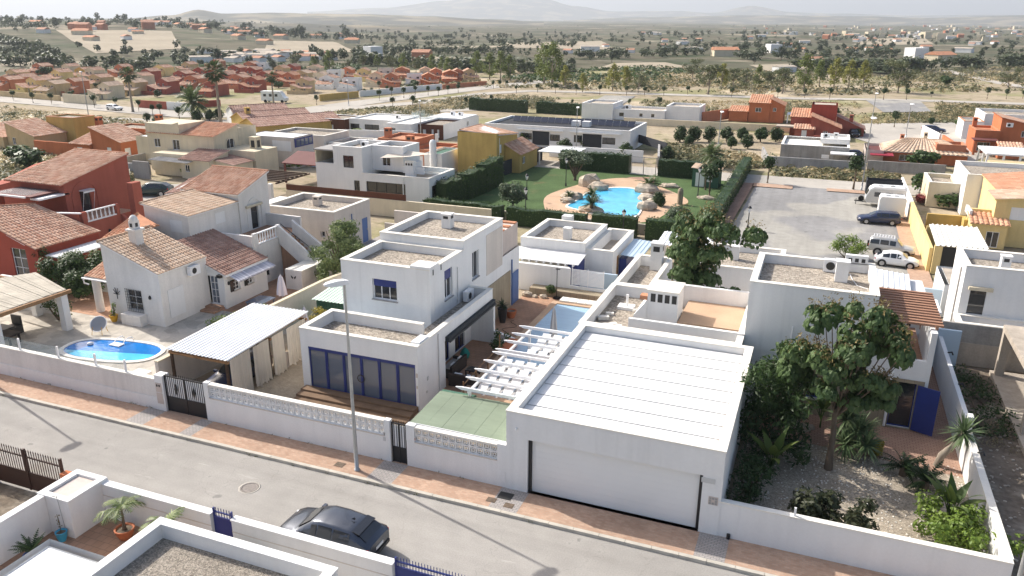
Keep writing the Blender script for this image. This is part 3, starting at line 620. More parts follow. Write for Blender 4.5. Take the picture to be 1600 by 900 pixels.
block(T, rect(x0,45.3, xu, 48.3),0,3.9,3.9, name='rear_wall', cop=None)
b = MB(); b.box(x0+.2,45.35,3.9, xu-.12,48.28,5.5); T.part('terrace_wall', b, 'pinkgrey')
b = MB(); [b.box(-21.5+.4,45.5+k*1.1,5.502, xu-.1,45.5+k*1.1+.4,5.6) for k in range(3)]; T.part('terrace_tiles', b, 'tile_orange')
b = MB(); b.box(xu+.002,40.22,.06, xu+.05,46.6,2.62); T.part('stone_cladding', b, 'stone_clad')
b = MB(); b.box(xu+.052,46.95,.1, xu+.1,47.95,2.3); o = T.part('door', b, 'blue_light'); b = MB(); b.tube([(xu+.07,46.8,.06),(xu+.07,46.8,3.3)], .05,6); T.part('drainpipe', b, 'blue_light')
b = MB(); b.tube([(xu+.05,38.4,3.0),(xu+.05,38.4,5.2)], .04,6); b.tube([(x1+.05,33.0,.05),(x1+.05,33.0,3.4)], .04,6); T.part('drainpipe', b, 'white')
ac_unit(T, (-18.05,39.2,3.02), 'y'); chimney(T, -21.3,43.3,6.06,.6,.85)
b = MB(); b.box(-20.8,39.05,5.56,-20.6,39.25,5.75); T.part('roof_outlet', b, 'dark_plastic')
b = MB(); b.box(-17.45,31.1,2.96,-17.0,32.1,3.62); T.part('roof_vent', b, 'white_paint')
# porch: awning cassette, rear window and door, sloping wing wall
b = MB(); b.box(x1+.002,33.85,2.62, x1+.2,40.15,2.9); o = T.part('awning_cassette', b, 'awning'); b = MB(); b.box(x1+.21,33.9,2.58, x1+.27,40.1,2.68); T.part('awning_bar', b, 'dark_plastic', o)
b = MB(); facade(b, (xu-.02,33.8),(xu-.02,40.2),0,2.66, [(1.0,3.4,.05,2.2),(4.2,5.6,.05,2.2)], .1); T.part('porch_wall', b, 'white')
window(T, (xu-.02,33.8),(xu-.02,40.2),(1.0,3.4,.05,2.2),.1, nx=2, frame='blue_paint', name='patio_door'); window(T, (xu-.02,33.8),(xu-.02,40.2),(4.2,5.6,.05,2.2),.1, nx=2, frame='blue_paint', name='patio_door')
b = MB(); b.add([(xu,40.21,0),(-15.6,40.21,0),(-15.6,40.21,.5),(-16.9,40.21,.85),(-16.9,40.21,2.66),(xu,40.21,2.66),(xu,40.45,0),(-15.6,40.45,0),(-15.6,40.45,.5),(-16.9,40.45,.85),(-16.9,40.45,2.66),(xu,40.45,2.66)],
    [(0,1,2,3,4,5),(11,10,9,8,7,6),(1,7,8,2),(2,8,9,3),(3,9,10,4),(4,10,11,5)]); T.part('wing_wall', b, 'white')
b = MB(); b.box(x1+.004,31.7,1.35, x1+.03,31.85,1.55); b.box(x1+.004,31.6,.7, x1+.03,31.7,.82); T.part('wall_box', b, 'grey_plastic')
b = MB(); b.box(x1-.115,30.77,1.9, x1-.02,30.8-.002,2.12); b.box(x1-.11,30.775,1.3, x1-.03,30.798,1.45); T.part('house_plaque', b, 'pinkgrey')
# porch furniture
def sofa(name, label, x, y, rz, w=1.9):
    S = Thing(name, label, 'sofa', (x, y, .06), rz=rz, local=True); b = MB(); b.box(-w/2,-.4,.05,w/2,.4,.3); b.box(-w/2,.28,.302,w/2,.42,.75); b.box(-w/2,-.4,.302,-w/2+.12,.278,.55); b.box(w/2-.12,-.4,.302,w/2,.278,.55); S.part('frame', b, 'wicker')
    for i in range(2): b = MB(); b.box(-w/2+.14+i*(w-.28)/2,-.38,.305,-w/2+.12+(i+1)*(w-.28)/2,.26,.42); S.part('seat_cushion', b, 'cushion')
    for i in range(2): b = MB(); b.obox((-w/2+.5+i*(w-1.0),.18,.58),(.42,.12,.36), Matrix.Rotation(-.25,3, 'X')); S.part('back_cushion', b, 'fabric_white')
sofa('sofa', 'dark wicker sofa with pale cushions against the shaded porch wall', -17.4,35.6, R(-90)); sofa('sofa', 'dark wicker sofa with its back to the camera in the shaded porch', -16.0,34.3, R(180),1.7)
S = Thing('coffee_table', 'low dark table between the two porch sofas', 'table', (-16.1,35.6,.06), local=True); b = MB(); b.box(-.45,-.3,.35,.45,.3,.4); S.part('tabletop', b, 'glass_dark')
for sx in (-1,1):
    for sy in (-1,1): b = MB(); b.box(sx*.4-.03, sy*.25-.03,0, sx*.4+.03, sy*.25+.03,.348); S.part('leg', b, 'wicker')
b = MB(); b.lathe([(.04,0),(.22,.1),(.3,.35),(.18,.6),(.05,.72)], (-17.5,37.4,.06),10); solo('beanbag', b, 'teal', 'teal green beanbag chair on the shaded porch', 'beanbag')
S = Thing('porch_railing', 'low rustic wooden rail with thin posts along the edge of the porch', 'railing', (-15.6,35,.06)); b = MB(); b.tube([(-15.5,33.0,.85),(-15.55,35.5,.95),(-15.6,37.9,.9)], .03,6); S.part('rail', b, 'wood')
for y in (33.0,34.6,36.2,37.9): b = MB(); b.tube([(-15.56,y,.06),(-15.56,y,.97 if y != 37.9 else 1.7)], .045,6); S.part('post', b, 'wood')
b = MB(); b.box(-15.75,38.2,.06,-15.25,39.9,.7); solo('planter_box', b, 'terracotta', 'small terracotta planter wall at the end of the porch rail', 'planter')
# ================================================================== STREET WALLS
def lattice_block(size=.3):
    """pierced concrete block: square frame, diagonal cross and central lozenge"""
    b = MB(); s = size/2; t = .03; d = .09
    for q in ((-s,-s,s,-s+t),(-s,s-t,s,s),(-s,-s+t,-s+t,s-t),(s-t,-s+t,s,s-t)): b.box(q[0],-d/2,q[1],q[2],d/2,q[3])
    for k in range(4):
        m = Matrix.Rotation(R(45+90*k),3, 'Y'); b.obox(m@Vector((s*.78,0,0)),(s*.95, d*.7, t*1.1), m)
    for k in range(4):
        m = Matrix.Rotation(R(45+90*k),3, 'Y'); b.obox(m@Vector((s*.36,0,0)),(t*.9, d*.6, s*.75), m)
    return b.mesh('lattice_block', 'white')
LB = lattice_block(.318)
def street_wall(label, xa, xb, lattice=None, top=2.08, m='white'):
    W = Thing('street_wall', label, 'wall', ((xa+xb)/2,26.2,.12)); b = MB()
    if lattice:
        zl = top-.08-2*.318
        b.box(xa, 26.1,0, xb, 26.3, zl); W.part('wall', b, m); n = int((xb-xa-.5)/.318); off = (xb-xa-n*.318)/2
        for i in range(n):
            for j in range(2): W.inst('lattice_block', LB, (xa+off+(i+.5)*.318,26.2, zl+.318*(j+.5)), sc=(.995,1,.995))
        b = MB(); b.box(xa, 26.08, zl+.001, xa+off-.004,26.32, top+.04); b.box(xb-off+.004,26.08, zl+.001, xb, 26.32, top+.04); W.part('pier', b, m)
        b = MB(); b.box(xa+off, 26.07, zl+.638, xb-off, 26.33, top); W.part('coping', b, 'coping')
        b = MB(); b.box(xa+off, 26.065, zl-.05, xb-off, 26.098, zl-.002); W.part('ledge', b, 'greycream')
    else:
        b.box(xa, 26.1,0, xb, 26.3, top-.05); W.part('wall', b, m); b = MB(); b.box(xa, 26.07, top-.048, xb, 26.33, top); W.part('coping', b, 'coping')
    return W
Wl = street_wall('long weathered cream street wall in front of the oval pool', -60,-28.95, None, 1.78, 'white_old')
b = MB(); b.box(-60,26.06,.1,-28.96,26.098,.78); Wl.part('plinth', b, 'white'); b = MB(); b.box(-28.95,26.05,0,-28.45,26.5,2.02); Wl.part('gate_pier', b, 'white')
b = MB(); b.box(-28.92,26.03,1.12,-28.55,26.048,1.62); b.box(-28.92,26.03,.5,-28.55,26.048,1.08); Wl.part('meter_door', b, 'pinkgrey'); b = MB(); b.box(-28.85,26.015,1.42,-28.77,26.028,1.54); b.box(-28.70,26.015,1.42,-28.62,26.028,1.54); Wl.part('meter_window', b, 'dark_plastic')
for i, x in enumerate((-41.2,-38.2,-35.3,-32.8,-30.9)):
    pass
S = Thing('glass_balustrade', 'clear glass screen on white posts along the top of the pool wall', 'balustrade', (-36,26.2,1.78))
for x in (-41.3,-38.3,-35.5,-32.9,-30.9): b = MB(); b.box(x-.04,26.16,1.782, x+.04,26.24,2.42); S.part('post', b, 'white_paint')
for a, c in ((-41.2,-38.4),(-38.2,-35.6),(-35.4,-33.0),(-32.8,-31.0)): b = MB(); b.box(a, 26.19,1.84, c, 26.2,2.36); S.part('glass_panel', b, 'glass_clear')
W2 = street_wall('white street wall topped with pierced blocks, behind the tall street lamp', -25.95,-15.85, True, 2.1)
b = MB(); b.box(-16.2,26.08,1.4,-16.08,26.098,1.52); b.box(-16.2,26.08,1.1,-16.08,26.098,1.28); W2.part('bell_plate', b, 'grey_plastic')
W3 = street_wall('short white street wall topped with pierced blocks, in front of the green roof', -15.05,-10.42, True, 2.08)
b = MB(); b.box(-10.85,26.08,.35,-10.45,26.098,.85); W3.part('meter_door', b, 'white'); b = MB(); b.box(-14.7,26.085,1.45,-14.62,26.098,1.55); W3.part('bell_plate', b, 'terracotta')
W4 = street_wall('low white street wall in front of the gravel garden', -2.0,7.6, None, 1.62)
b = MB(); b.box(.7,26.15,1.622,.78,26.22,1.95); W4.part('post_stub', b, 'white_paint'); b = MB(); b.tube([(-1.45,26.05,.12),(-1.45,26.05,.32)], .07,8); W4.part('pipe_end', b, 'black_metal')
def gate(label, xa, xb, m, solid, sheetm, top=2.05, y=26.2, z=.12):
    G_ = Thing('gate', label, 'gate', ((xa+xb)/2, y, z)); b = MB()
    b.box(xa, y-.03, z, xa+.06, y+.03, top); b.box(xb-.06, y-.03, z, xb, y+.03, top); b.box(xa+.06, y-.028, z+.02, xb-.06, y+.028, z+.08); b.box(xa+.06, y-.028, top-.07, xb-.06, y+.028, top-.01); b.box(xa+.06, y-.028, z+solid, xb-.06, y+.028, z+solid+.06); b.box((xa+xb)/2-.035, y-.029, z, (xa+xb)/2+.035, y+.029, top-.011); G_.part('frame', b, m)
    b = MB(); b.box(xa+.06, y+.002, z+.08, xb-.06, y+.02, z+solid); G_.part('kick_panel', b, m)
    if sheetm: b = MB(); b.box(xa+.06, y+.012, z+solid+.06, xb-.06, y+.024, top-.12); G_.part('backing_sheet', b, sheetm)
    n = int((xb-xa)/.115); me = None
    for i in range(1, n):
        x = xa+(xb-xa)*i/n
        if me is None: q = MB(); q.box(-.011,-.011, z+solid+.061,.011,.011, top+.12); me = q.mesh('bar', m)
        G_.inst('bar', me, (x, y-.006,0)).location.z = -z
    return G_
g = gate('black gate with white backing between the pool wall and the pierced wall', -28.45,-25.98, 'black_metal', .75, 'white_paint')
for x in (-27.75,-26.65): b = MB(); b.add([(x-.1,26.14,1.4),(x,26.14,1.1),(x+.1,26.14,1.4),(x,26.14,1.7),(x-.1,26.16,1.4),(x,26.16,1.1),(x+.1,26.16,1.4),(x,26.16,1.7)], [(0,1,2,3),(7,6,5,4),(0,4,5,1),(1,5,6,2),(2,6,7,3),(3,7,4,0)]); g.part('ornament', b, 'black_metal')
gate('narrow black and white gate between the two pierced walls', -15.82,-15.08, 'black_metal', .7, 'white_paint')
# ================================================================== STREET LAMP
def street_lamp(label, x, y, z, h, ang, group='street lamps'):
    L_ = Thing('street_lamp', label, 'lamp', (x, y, z), group, local=True); L_.o.rotation_euler[2] = ang
    b = MB(); b.lathe([(.13,0),(.13,.05),(.095,.06),(.085,1.0),(.05, h)], n=10); L_.part('pole', b, 'galv'); b = MB(); b.box(-.07,-.1,.5,.07,-.075,.9); L_.part('service_door', b, 'grey_plastic')
    b = MB(); vs = []
    for q, (xx, hw, zb, zt) in enumerate(((-.16,.10,-.02,.07),(.0,.14,-.05,.13),(.35,.19,-.07,.15),(.7,.15,-.03,.1),(.82,.07,.0,.06))): vs += [(xx,-hw,h+zb),(xx,hw,h+zb),(xx,hw*.8,h+zt),(xx,-hw*.8,h+zt)]
    fs = [(4*i+k, 4*i+(k+1) % 4,4*i+4+(k+1) % 4,4*i+4+k) for i in range(4) for k in range(4)]+[(3,2,1,0),(16,17,18,19)]; b.add(vs, fs, 0, False); hd = L_.part('lamp_head', b, 'white_paint')
    b = MB(); b.box(.1,-.12, h-.085,.6,.12, h-.075); L_.part('lens', b, 'light_clear', hd); return L_.o
street_lamp('tall galvanised street lamp on the pavement in front of the pierced wall', -16.89,24.97,.12,8.5, R(-128))
street_lamp('street lamp pole cut off by the left edge, throwing its shadow on the road', -38.9,24.9,.12,7.6, R(-100))
street_lamp('street lamp pole cut off by the bottom right corner beside the garden wall', 7.55,25.1,.12,7.5, R(-90))
for (px, py, w) in ((390,762,.42),):
    p = at(px, py, .004); b = MB(); b.lathe([(.36,0),(.36,.008),(.32,.012),(.32,.006),(.28,.008),(0.02,.01)], (p.x, p.y, .002),20); solo('manhole_cover', b, 'iron', 'round iron manhole cover in the asphalt street', 'manhole')
    b = MB(); b.lathe([(.46,0),(.46,.004),(.37,.004),(.37,0)], (p.x, p.y, 0),14); o = struct('manhole_collar', b, 'road_pale')
for lab, px, py, s in (('square drain cover on the pavement left of the lamp', 531,726,.22),('black drain grate at the foot of the wall by the garage', 790,775,.3),('brown drain cover on the pavement near the garage', 768,781,.2),('small drain cover at the kerb near the garage', 795,790,.2)):
    p = at(px, py, .125); b = MB(); b.box(p.x-s, p.y-s*.8,.122, p.x+s, p.y+s*.8,.132); b.box(p.x-s*.8, p.y-s*.6,.132, p.x+s*.8, p.y+s*.6,.138); solo('drain_cover', b, 'dark_plastic' if 'black' in lab else 'rust', lab, 'drain cover')
# ================================================================== GARAGE AND FLAT HOUSE BEHIND IT
T = Thing('garage', 'white garage with a wide white roller door and striped white sheet roof', 'garage', (-6,31,0))
gx0, gx1, gy0, gy1, gz = -10.42,-1.85,26.08,36.45,3.68
gd = (.93,7.85,.12,2.57)
block(T, rect(gx0, gy0, gx1, gy1),0,3.0, gz, roof='concrete', holes={0: [gd]}, t=.33, dep=.3)
gfm = Frame((gx0, gy0),(gx1, gy0)); b = MB(); nsl = 9
for i in range(nsl):
    a, c = gd[2]+(gd[3]-gd[2])*i/nsl, gd[2]+(gd[3]-gd[2])*(i+1)/nsl; gfm.box(b, gd[0]+.13, gd[1]-.13, a+.001, c-.001,-.3,-.2)
o = T.part('roller_door', b, 'garage_door'); b = MB(); gfm.box(b, gd[0]+.003, gd[0]+.12, gd[2], gd[3]-.003,-.29,-.1); gfm.box(b, gd[1]-.12, gd[1]-.003, gd[2], gd[3]-.003,-.29,-.1); T.part('door_guide', b, 'black_metal')
b = MB(); b.box(-2.62,26.055,2.30,-2.12,26.078,2.5); T.part('sign_plate', b, 'grey_plastic'); b = MB(); b.box(-2.3,26.055,1.42,-1.95,26.078,1.76); o = T.part('tile_plaque', b, 'pinkgrey')
b = MB(); [b.box(-2.28+.11*i, 26.045,1.44+.105*j, -2.28+.11*i+.085,26.0545,1.44+.105*j+.08) for i in range(3) for j in range(3) if (i, j) != (1,1)]; T.part('plaque_relief', b, 'greywall', o)
n = 9; pz = 3.36; ya, yb = 26.42,36.1
for i in range(n):
    a, c = ya+(yb-ya)*i/n, ya+(yb-ya)*(i+1)/n; q = MB(); q.box(gx0+.36, a+.045, pz-.09, gx1-.42, c-.045, pz+.02); T.part('roof_panel', q, 'panel_white')
b = MB(); b.box(gx0+.355, ya, pz-.12, gx1-.42, yb, pz-.10); T.part('roof_base', b, 'greywall')
b = MB(); b.box(gx1-.415, ya, pz-.05, gx1-.335, yb, pz+.03); T.part('gutter', b, 'tile_brown')
b = MB(); b.tube([(gx0+.45,26.06,3.0),(gx0+.45,25.95,2.98)], .045,8); T.part('wall_lamp', b, 'white_paint')
T = Thing('flat_roofed_house', 'white house behind the garage with four vent stair block and sandy terrace', 'house', (-6.5,42,0))
block(T, rect(-10.55,36.47,-2.42,43.4),0,3.05,3.66, t=.28)
block(T, [(-10.5,43.42),(-8.2,43.42),(-8.2,50.0),(-10.5,50.0)], 0,3.0,3.66, t=.25, name='rear_wall', skip=(0,))
chimney(T, -9.1,49.3,3.02,.75,1.75)
# stair block with sloping side, arched vents and terrace
b = MB(); b.box(-7.55,38.95,3.052,-5.95,40.75,5.02); b.add([(-8.25,38.9,3.055),(-7.552,38.9,3.055),(-7.552,38.9,4.5),(-8.25,38.9,3.55),(-8.25,41.8,3.055),(-7.552,41.8,3.055),(-7.552,41.8,4.5),(-8.25,41.8,3.55)], [(0,1,2,3),(7,6,5,4),(0,4,5,1),(3,2,6,7),(0,3,7,4),(1,5,6,2)]); sb = T.part('stair_block', b, 'white')
b = MB(); [b.box(-7.4+.37*i+.02,38.935,4.45,-7.4+.37*i+.27,38.951,4.9) for i in range(4)]; T.part('vent_arch', b, 'dark_plastic', sb); b = MB(); b.box(-7.95,38.93,4.5,-7.56,39.4,4.72); T.part('tile_cap', b, 'tile_orange', sb)
b = MB(); b.box(-7.6,38.9,5.022,-5.9,40.8,5.1); T.part('block_cap', b, 'coping', sb)
b = MB(); b.box(-8.25,37.75,3.055,-2.43,37.95,3.8); T.part('terrace_parapet', b, 'white'); b = MB(); b.box(-7.5,42.6,3.055,-2.43,42.85,4.35); T.part('terrace_parapet', b, 'white'); b = MB(); b.box(-5.9,38.96,3.06,-2.44,42.58,3.5); T.part('terrace_floor', b, 'resin')
b = MB(); [b.box(-8.24+.001,39.0+i*.95,3.56,-7.6,39.08+i*.95,3.62) for i in range(3)]; T.part('rib', b, 'coping')
b = MB(); b.box(-9.6,40.8,3.06,-8.7,41.5,3.22); b.tube([(-9.1,41.1,3.2),(-9.1,41.1,3.9)], .07,8); T.part('vent_pipe', b, 'white')
rn = random.Random(4)
for x, y, s in ((-9.9,39.0,.35),(-9.75,39.8,.25),(-9.2,38.2,.3),(-8.9,38.15,.25),(-9.5,38.1,.25),(-8.6,40.9,.2)):
    b = MB(); b.obox((x, y, 3.05+s*.3),(s*1.7, s, s*.5), Matrix.Rotation(rn.uniform(0,2),3, 'Z')); T.part('loose_block', b, 'coping')
# ================================================================== TOWER HOUSE ON THE RIGHT
T = Thing('tower_house', 'two storey white house behind the big leafy tree, with slatted balcony and open blue door', 'house', (1,41,0))
dh = (6.95,7.95,.1,2.45); wh = (3.2,4.0,.9,2.1)
P4 = rect(-2.4,37.9,6.0,43.3); b = MB()
facade(b, P4[0], P4[1], 0,3.0, [dh, wh], .2); facade(b, P4[1], P4[2], 0,3.0); facade(b, P4[2], P4[3], 0,3.0); facade(b, P4[3], P4[0], 0,3.0); T.part('ground_floor_wall', b, 'white')
b = MB(); facade(b, (-1.0,37.9),(5.85,37.9),.05,2.62, [(dh[0]-1.4, dh[1]-1.4,.1,2.45),(wh[0]-1.4, wh[1]-1.4,.9,2.1)], .06,.04); T.part('stone_cladding', b, 'stone_clad')
window(T, P4[0], P4[1], dh, nx=1, frame='blue_paint', name='glazed_door'); window(T, P4[0], P4[1], wh, nx=2, frame='blue_paint', sill='coping')
b = MB(); m = Matrix.Rotation(R(-22),3, 'Z'); b.obox(Vector((5.6,37.82,1.28))+m@Vector((.48,-.03,0)),(.96,.05,2.3), m); T.part('open_door_leaf', b, 'blue_paint')
block(T, rect(-2.4,37.88,3.35,43.3),3.0,6.05,6.5, name='upper_wall')
b = MB(); b.box(3.352,38.1,3.0,5.74,43.3,3.3); T.part('balcony_floor', b, 'terracotta_floor')
b = MB(); b.box(3.352,37.88,3.001,5.2,38.08,3.72); b.box(5.2,37.88,3.001,5.75,38.08,3.62); b.box(5.752,37.88,3.001,6.0,41.5,5.05); T.part('balcony_wall', b, 'white')
b = MB(); facade(b, (5.75,41.5),(5.75,38.1),3.302,5.0); corr(b, (5.74,41.4,3.31),(5.74,38.1,3.31),(5.74,38.1,5.0),(5.74,41.4,5.0),.25,.03); T.part('ribbed_screen', b, 'white')
b = MB(); b.box(3.36,38.35,5.05,3.44,43.3,5.2); b.box(5.95,38.35,5.05,6.05,43.3,5.2); T.part('pergola_beam', b, 'slat_wood')
q = MB(); q.box(3.3,-.09,5.201,6.25,.09,5.30); me = q.mesh('pergola_slat', 'slat_wood')
for i in range(13): T.inst('pergola_slat', me, (0,38.45+i*.4,0)).location.z = 0
q = MB(); [q.box(x-.06, y-.06,3.302, x+.06, y+.06,5.05) for x, y in ((6.0,43.2),)]; T.part('pergola_post', q, 'slat_wood')
b = MB(); corr(b, (3.5,44.5,5.0),(5.4,44.4,4.9),(5.5,47.3,5.0),(3.6,47.5,5.1),.24,.04); T.part('sheet_canopy', b, 'metal_white'); b = MB(); b.box(3.5,43.4,0,6.2,47.4,4.7); T.part('rear_wall', b, 'white')
b = MB(); b.tube([(6.83-2.4,37.8,.1),(6.83-2.4,37.8,3.0)], .06,8); T.part('drainpipe', b, 'white_paint')
ac_unit(T, (1.35,42.6,6.08), 'x', 1.1); chimney(T, 1.75,41.2,6.06,.6,1.0, slots=False); b = MB(); b.box(1.9,43.0,6.45,3.0,43.28,6.95); v = T.part('vent_housing', b, 'white'); b = MB(); [b.box(2.05+.32*i, 42.99,6.6,2.23+.32*i, 43.003,6.8) for i in range(3)]; T.part('vent_hole', b, 'dark_plastic', v)
b = MB(); b.tube([(2.2,42.5,6.07),(2.3,41.5,6.09),(2.5,40.6,6.08),(3.0,40.2,6.08)], .02,5); b.tube([(-.2,37.82,3.2),(-.2,37.82,4.5)], .03,6); T.part('cable', b, 'white_paint')
T = Thing('outbuilding', 'low white block with gravel roof and vent beside the car park', 'building', (-2,52,0)); block(T, rect(-6.6,50.5,-1.4,56.2),0,2.9,3.3); chimney(T, -4.6,53.9,2.92,.5,.9, slots=False)
b = MB(); b.box(-8.15,43.5,0,-2.45,50.4,.3); struct('rear_yard', b, 'pinkgrey')
b = MB(); b.box(-8.1,50.4,0,-6.65,50.6,2.2); b.box(-2.4,43.35,0,-2.2,50.45,2.9); solo('yard_wall', b, 'white', 'plain white yard wall behind the second large tree', 'wall')
# side garden wall, end plot, concrete frame
W = Thing('garden_wall', 'long white side wall running back from the corner of the gravel garden', 'wall', (7.5,36,0)); b = MB(); b.box(7.4,26.32,0,7.6,35.6,1.57); b.box(7.4,35.6,0,7.62,36.0,2.25); b.box(7.4,36.0,0,7.6,47.4,1.9); W.part('wall', b, 'white')
b = MB(); b.box(7.36,26.34,1.572,7.64,35.58,1.62); W.part('coping', b, 'coping')
for y in (33.6,39.9,44.0): b = MB(); b.tube([(7.58, y, 1.62 if y < 36 else 1.91),(7.75, y-.08,1.75 if y < 36 else 2.0),(7.82, y-.1,1.6 if y < 36 else 1.85)], .045,6); W.part('spotlight', b, 'black_metal')
W = Thing('plot_wall', 'weathered concrete block wall closing the vacant plot', 'wall', (12,47.5,0)); b = MB(); b.box(7.62,47.42,0,20,47.65,1.35); W.part('lower_wall', b, 'concrete'); b = MB(); b.box(7.62,47.46,1.352,20,47.62,2.45); W.part('upper_wall', b, 'greyblock')
T = Thing('concrete_frame', 'unfinished concrete portal frame at the right edge of the vacant plot', 'concrete frame', (12,43,0)); b = MB(); b.box(10.35,38.0,2.75,13.6,46.4,3.05); T.part('slab', b, 'concrete')
for x, y in ((10.55,46.1),(10.55,39.2),(13.3,46.1)): b = MB(); b.box(x-.2, y-.2,.25, x+.2, y+.2,2.748); T.part('column', b, 'concrete')
b = MB(); b.box(10.2,36.5,0,18,46.6,.25); T.part('plinth', b, 'concrete')
# ================================================================== VILLA ON THE LEFT
def arch_ring(T, p0, p1, ac, z0, zs, r, m, w=.16, c=.05, parent=None, name='arch_trim'):
    """raised arch round a door: jambs and half ring on a wall face"""
    fr = Frame(p0, p1); b = MB(); n = 12
    fr.box(b, ac-r-w, ac-r, z0, zs, .004, c); fr.box(b, ac+r, ac+r+w, z0, zs, .004, c)
    for i in range(n):
        q0, q1 = math.pi*i/n, math.pi*(i+1)/n; pts = []
        for cc in (.004, c):
            for rr, q in ((r, q0),(r+w, q0),(r+w, q1),(r, q1)): pts.append(fr(ac+rr*math.cos(q), zs+rr*math.sin(q), cc))
        b.add(pts, [(3,2,1,0),(4,5,6,7),(0,1,5,4),(1,2,6,5),(2,3,7,6),(3,0,4,7)])
    return T.part(name, b, m, parent)
def balustrade(T, a, b_, z, h=.85, n=8, m='white_paint', parent=None):
    a, b_ = Vector((*a, z)), Vector((*b_, z)); L = (b_-a).length; mb = MB(); mb.beam(a+Vector((0,0,h)), b_+Vector((0,0,h)),.16,.09); mb.beam(a+Vector((0,0,.06)), b_+Vector((0,0,.06)),.16,.08); o = T.part('balustrade', mb, m, parent)
    q = MB(); q.lathe([(.05,.1),(.04,.16),(.075,.32),(.04,.55),(.045,h-.045)], n=8); me = q.mesh('baluster', m)
    for i in range(n): p = a.lerp(b_, (i+.5)/n); x = T.inst('baluster', me, p); x.parent = o
T = Thing('villa', 'white villa with stepped barrel tiled roofs beside the oval pool', 'house', (-40,40,0)); W_ = 'white_old'
b = MB(); w1 = (1.62,2.82,.85,2.2)
facade(b, (-41.52,34.87),(-37.08,34.87),0,(5.1,3.52), [w1], .15); facade(b, (-37.08,34.87),(-37.08,39.0),0,3.52); facade(b, (-44.3,40.9),(-41.52,34.87),0,5.05)
b.quad((-37.08,38.95,2.9),(-41.5,38.95,4.2),(-41.5,38.95,5.05),(-37.08,38.95,3.5)); T.part('front_wing_wall', b, W_)
window(T, (-41.52,34.87),(-37.08,34.87), w1,.15, nx=2, nz=3, bars=True, sill=None); q = MB(); q.box(-40.1,34.3,.02,-38.5,34.868,.72); T.part('window_bench', q, W_)
q = MB(); q.box(-37.078,35.4,.45,-37.04,36.7,2.3); T.part('wall_panel', q, 'white')
tiles(T, (-36.95,34.7,3.48),(-36.95,38.95,3.48),(-41.55,38.95,5.1),(-41.55,34.7,5.1), 'tile_pale', seed=2)
tiles(T, (-41.6,34.72,5.08),(-41.3,39.6,5.08),(-43.95,41.0,4.55),(-44.6,41.0,5.35), 'tile_orange', seed=3, ridge=False, soffit='tile_orange')
tiles(T, (-43.7,35.1,2.45),(-41.56,35.1,2.45),(-41.9,37.3,3.15),(-43.7,37.3,3.15), 'tile', seed=4); q = MB(); q.lathe([(.26,.03),(.26,2.5)], (-43.2,35.5,0),12); T.part('porch_column', q, W_); q = MB(); q.tube([(-43.8,35.0,2.42),(-41.55,35.0,2.42)], .06,6); q.tube([(-43.7,35.0,2.4),(-43.7,35.02,2.1),(-43.4,35.1,2.0)], .05,6); T.part('gutter', q, 'white_paint')
b = MB(); d1 = (.25,1.62,.28,2.25); ws = [(.85,1.45,1.05,1.85),(2.25,2.85,1.05,1.85)]
facade(b, (-37.9,38.96),(-35.75,38.96),0,(3.2,2.42), [d1], .15); facade(b, (-35.75,38.96),(-35.75,43.3),0,2.42, ws, .12); T.part('right_wing_wall', b, 'white')
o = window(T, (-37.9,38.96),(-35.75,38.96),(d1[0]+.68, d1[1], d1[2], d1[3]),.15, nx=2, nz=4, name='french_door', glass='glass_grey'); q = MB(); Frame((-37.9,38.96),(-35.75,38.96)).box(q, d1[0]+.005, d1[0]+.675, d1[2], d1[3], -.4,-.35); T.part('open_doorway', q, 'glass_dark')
q = MB(); q.box(-37.9,37.9,0,-35.9,38.95,.14); q.box(-37.8,38.4,.141,-36.0,38.95,.26); T.part('step', q, 'terracotta_floor')
for h in ws:
    o = window(T, (-35.75,38.96),(-35.75,43.3), h, .12, nx=2, nz=3, sill='greycream')
    fr = Frame((-35.75,38.96),(-35.75,43.3)); q = MB(); fr.box(q, h[1]+.02, h[1]+.33, h[2], h[3], .004,.05); T.part('shutter', q, 'white_paint', o); q = MB(); fr.box(q, h[0]-.33, h[0]-.02, h[2], h[3], .004,.05); T.part('shutter', q, 'glass_dark', o)
tiles(T, (-35.55,38.85,2.36),(-35.55,43.35,2.36),(-40.15,43.35,4.02),(-40.15,38.98,4.02), 'tile_brown', seed=5, ridge=False)
q = MB(); q.quad((-35.6,39.3,2.3),(-34.85,39.3,2.0),(-34.85,43.2,2.0),(-35.6,43.2,2.3)); q.quad((-34.85,39.3,2.0),(-34.85,39.3,1.88),(-34.85,43.2,1.88),(-34.85,43.2,2.0)); T.part('striped_awning', q, 'awning_stripe'); q = MB(); q.tube([(-35.6,38.98,2.3),(-35.6,43.3,2.3)], .07,6); T.part('gutter', q, 'white_paint')
ac_unit(T, (-36.85,37.6,2.75), 'y'); q = MB(); q.box(-36.1,38.7,2.25,-35.8,38.95,2.45); T.part('wall_light', q, 'black_metal')
for p in ((-38.0,34.84,1.75),(-35.72,39.35,1.6)): q = MB(); q.lathe([(.02,0),(.09,.06),(.09,.2),(.02,.28)], p, 6); T.part('lantern', q, 'black_metal')
q = MB(); [q.tube([(-40.75,34.845,1.75),(-40.75+dx, 34.84,1.75+dz)], .02,5) for dx, dz in ((-.25,.3),(-.1,.45),(.12,.42),(.28,.25),(.22,.05),(-.28,.05),(0,-.3))]; T.part('wall_ornament', q, 'black_metal')
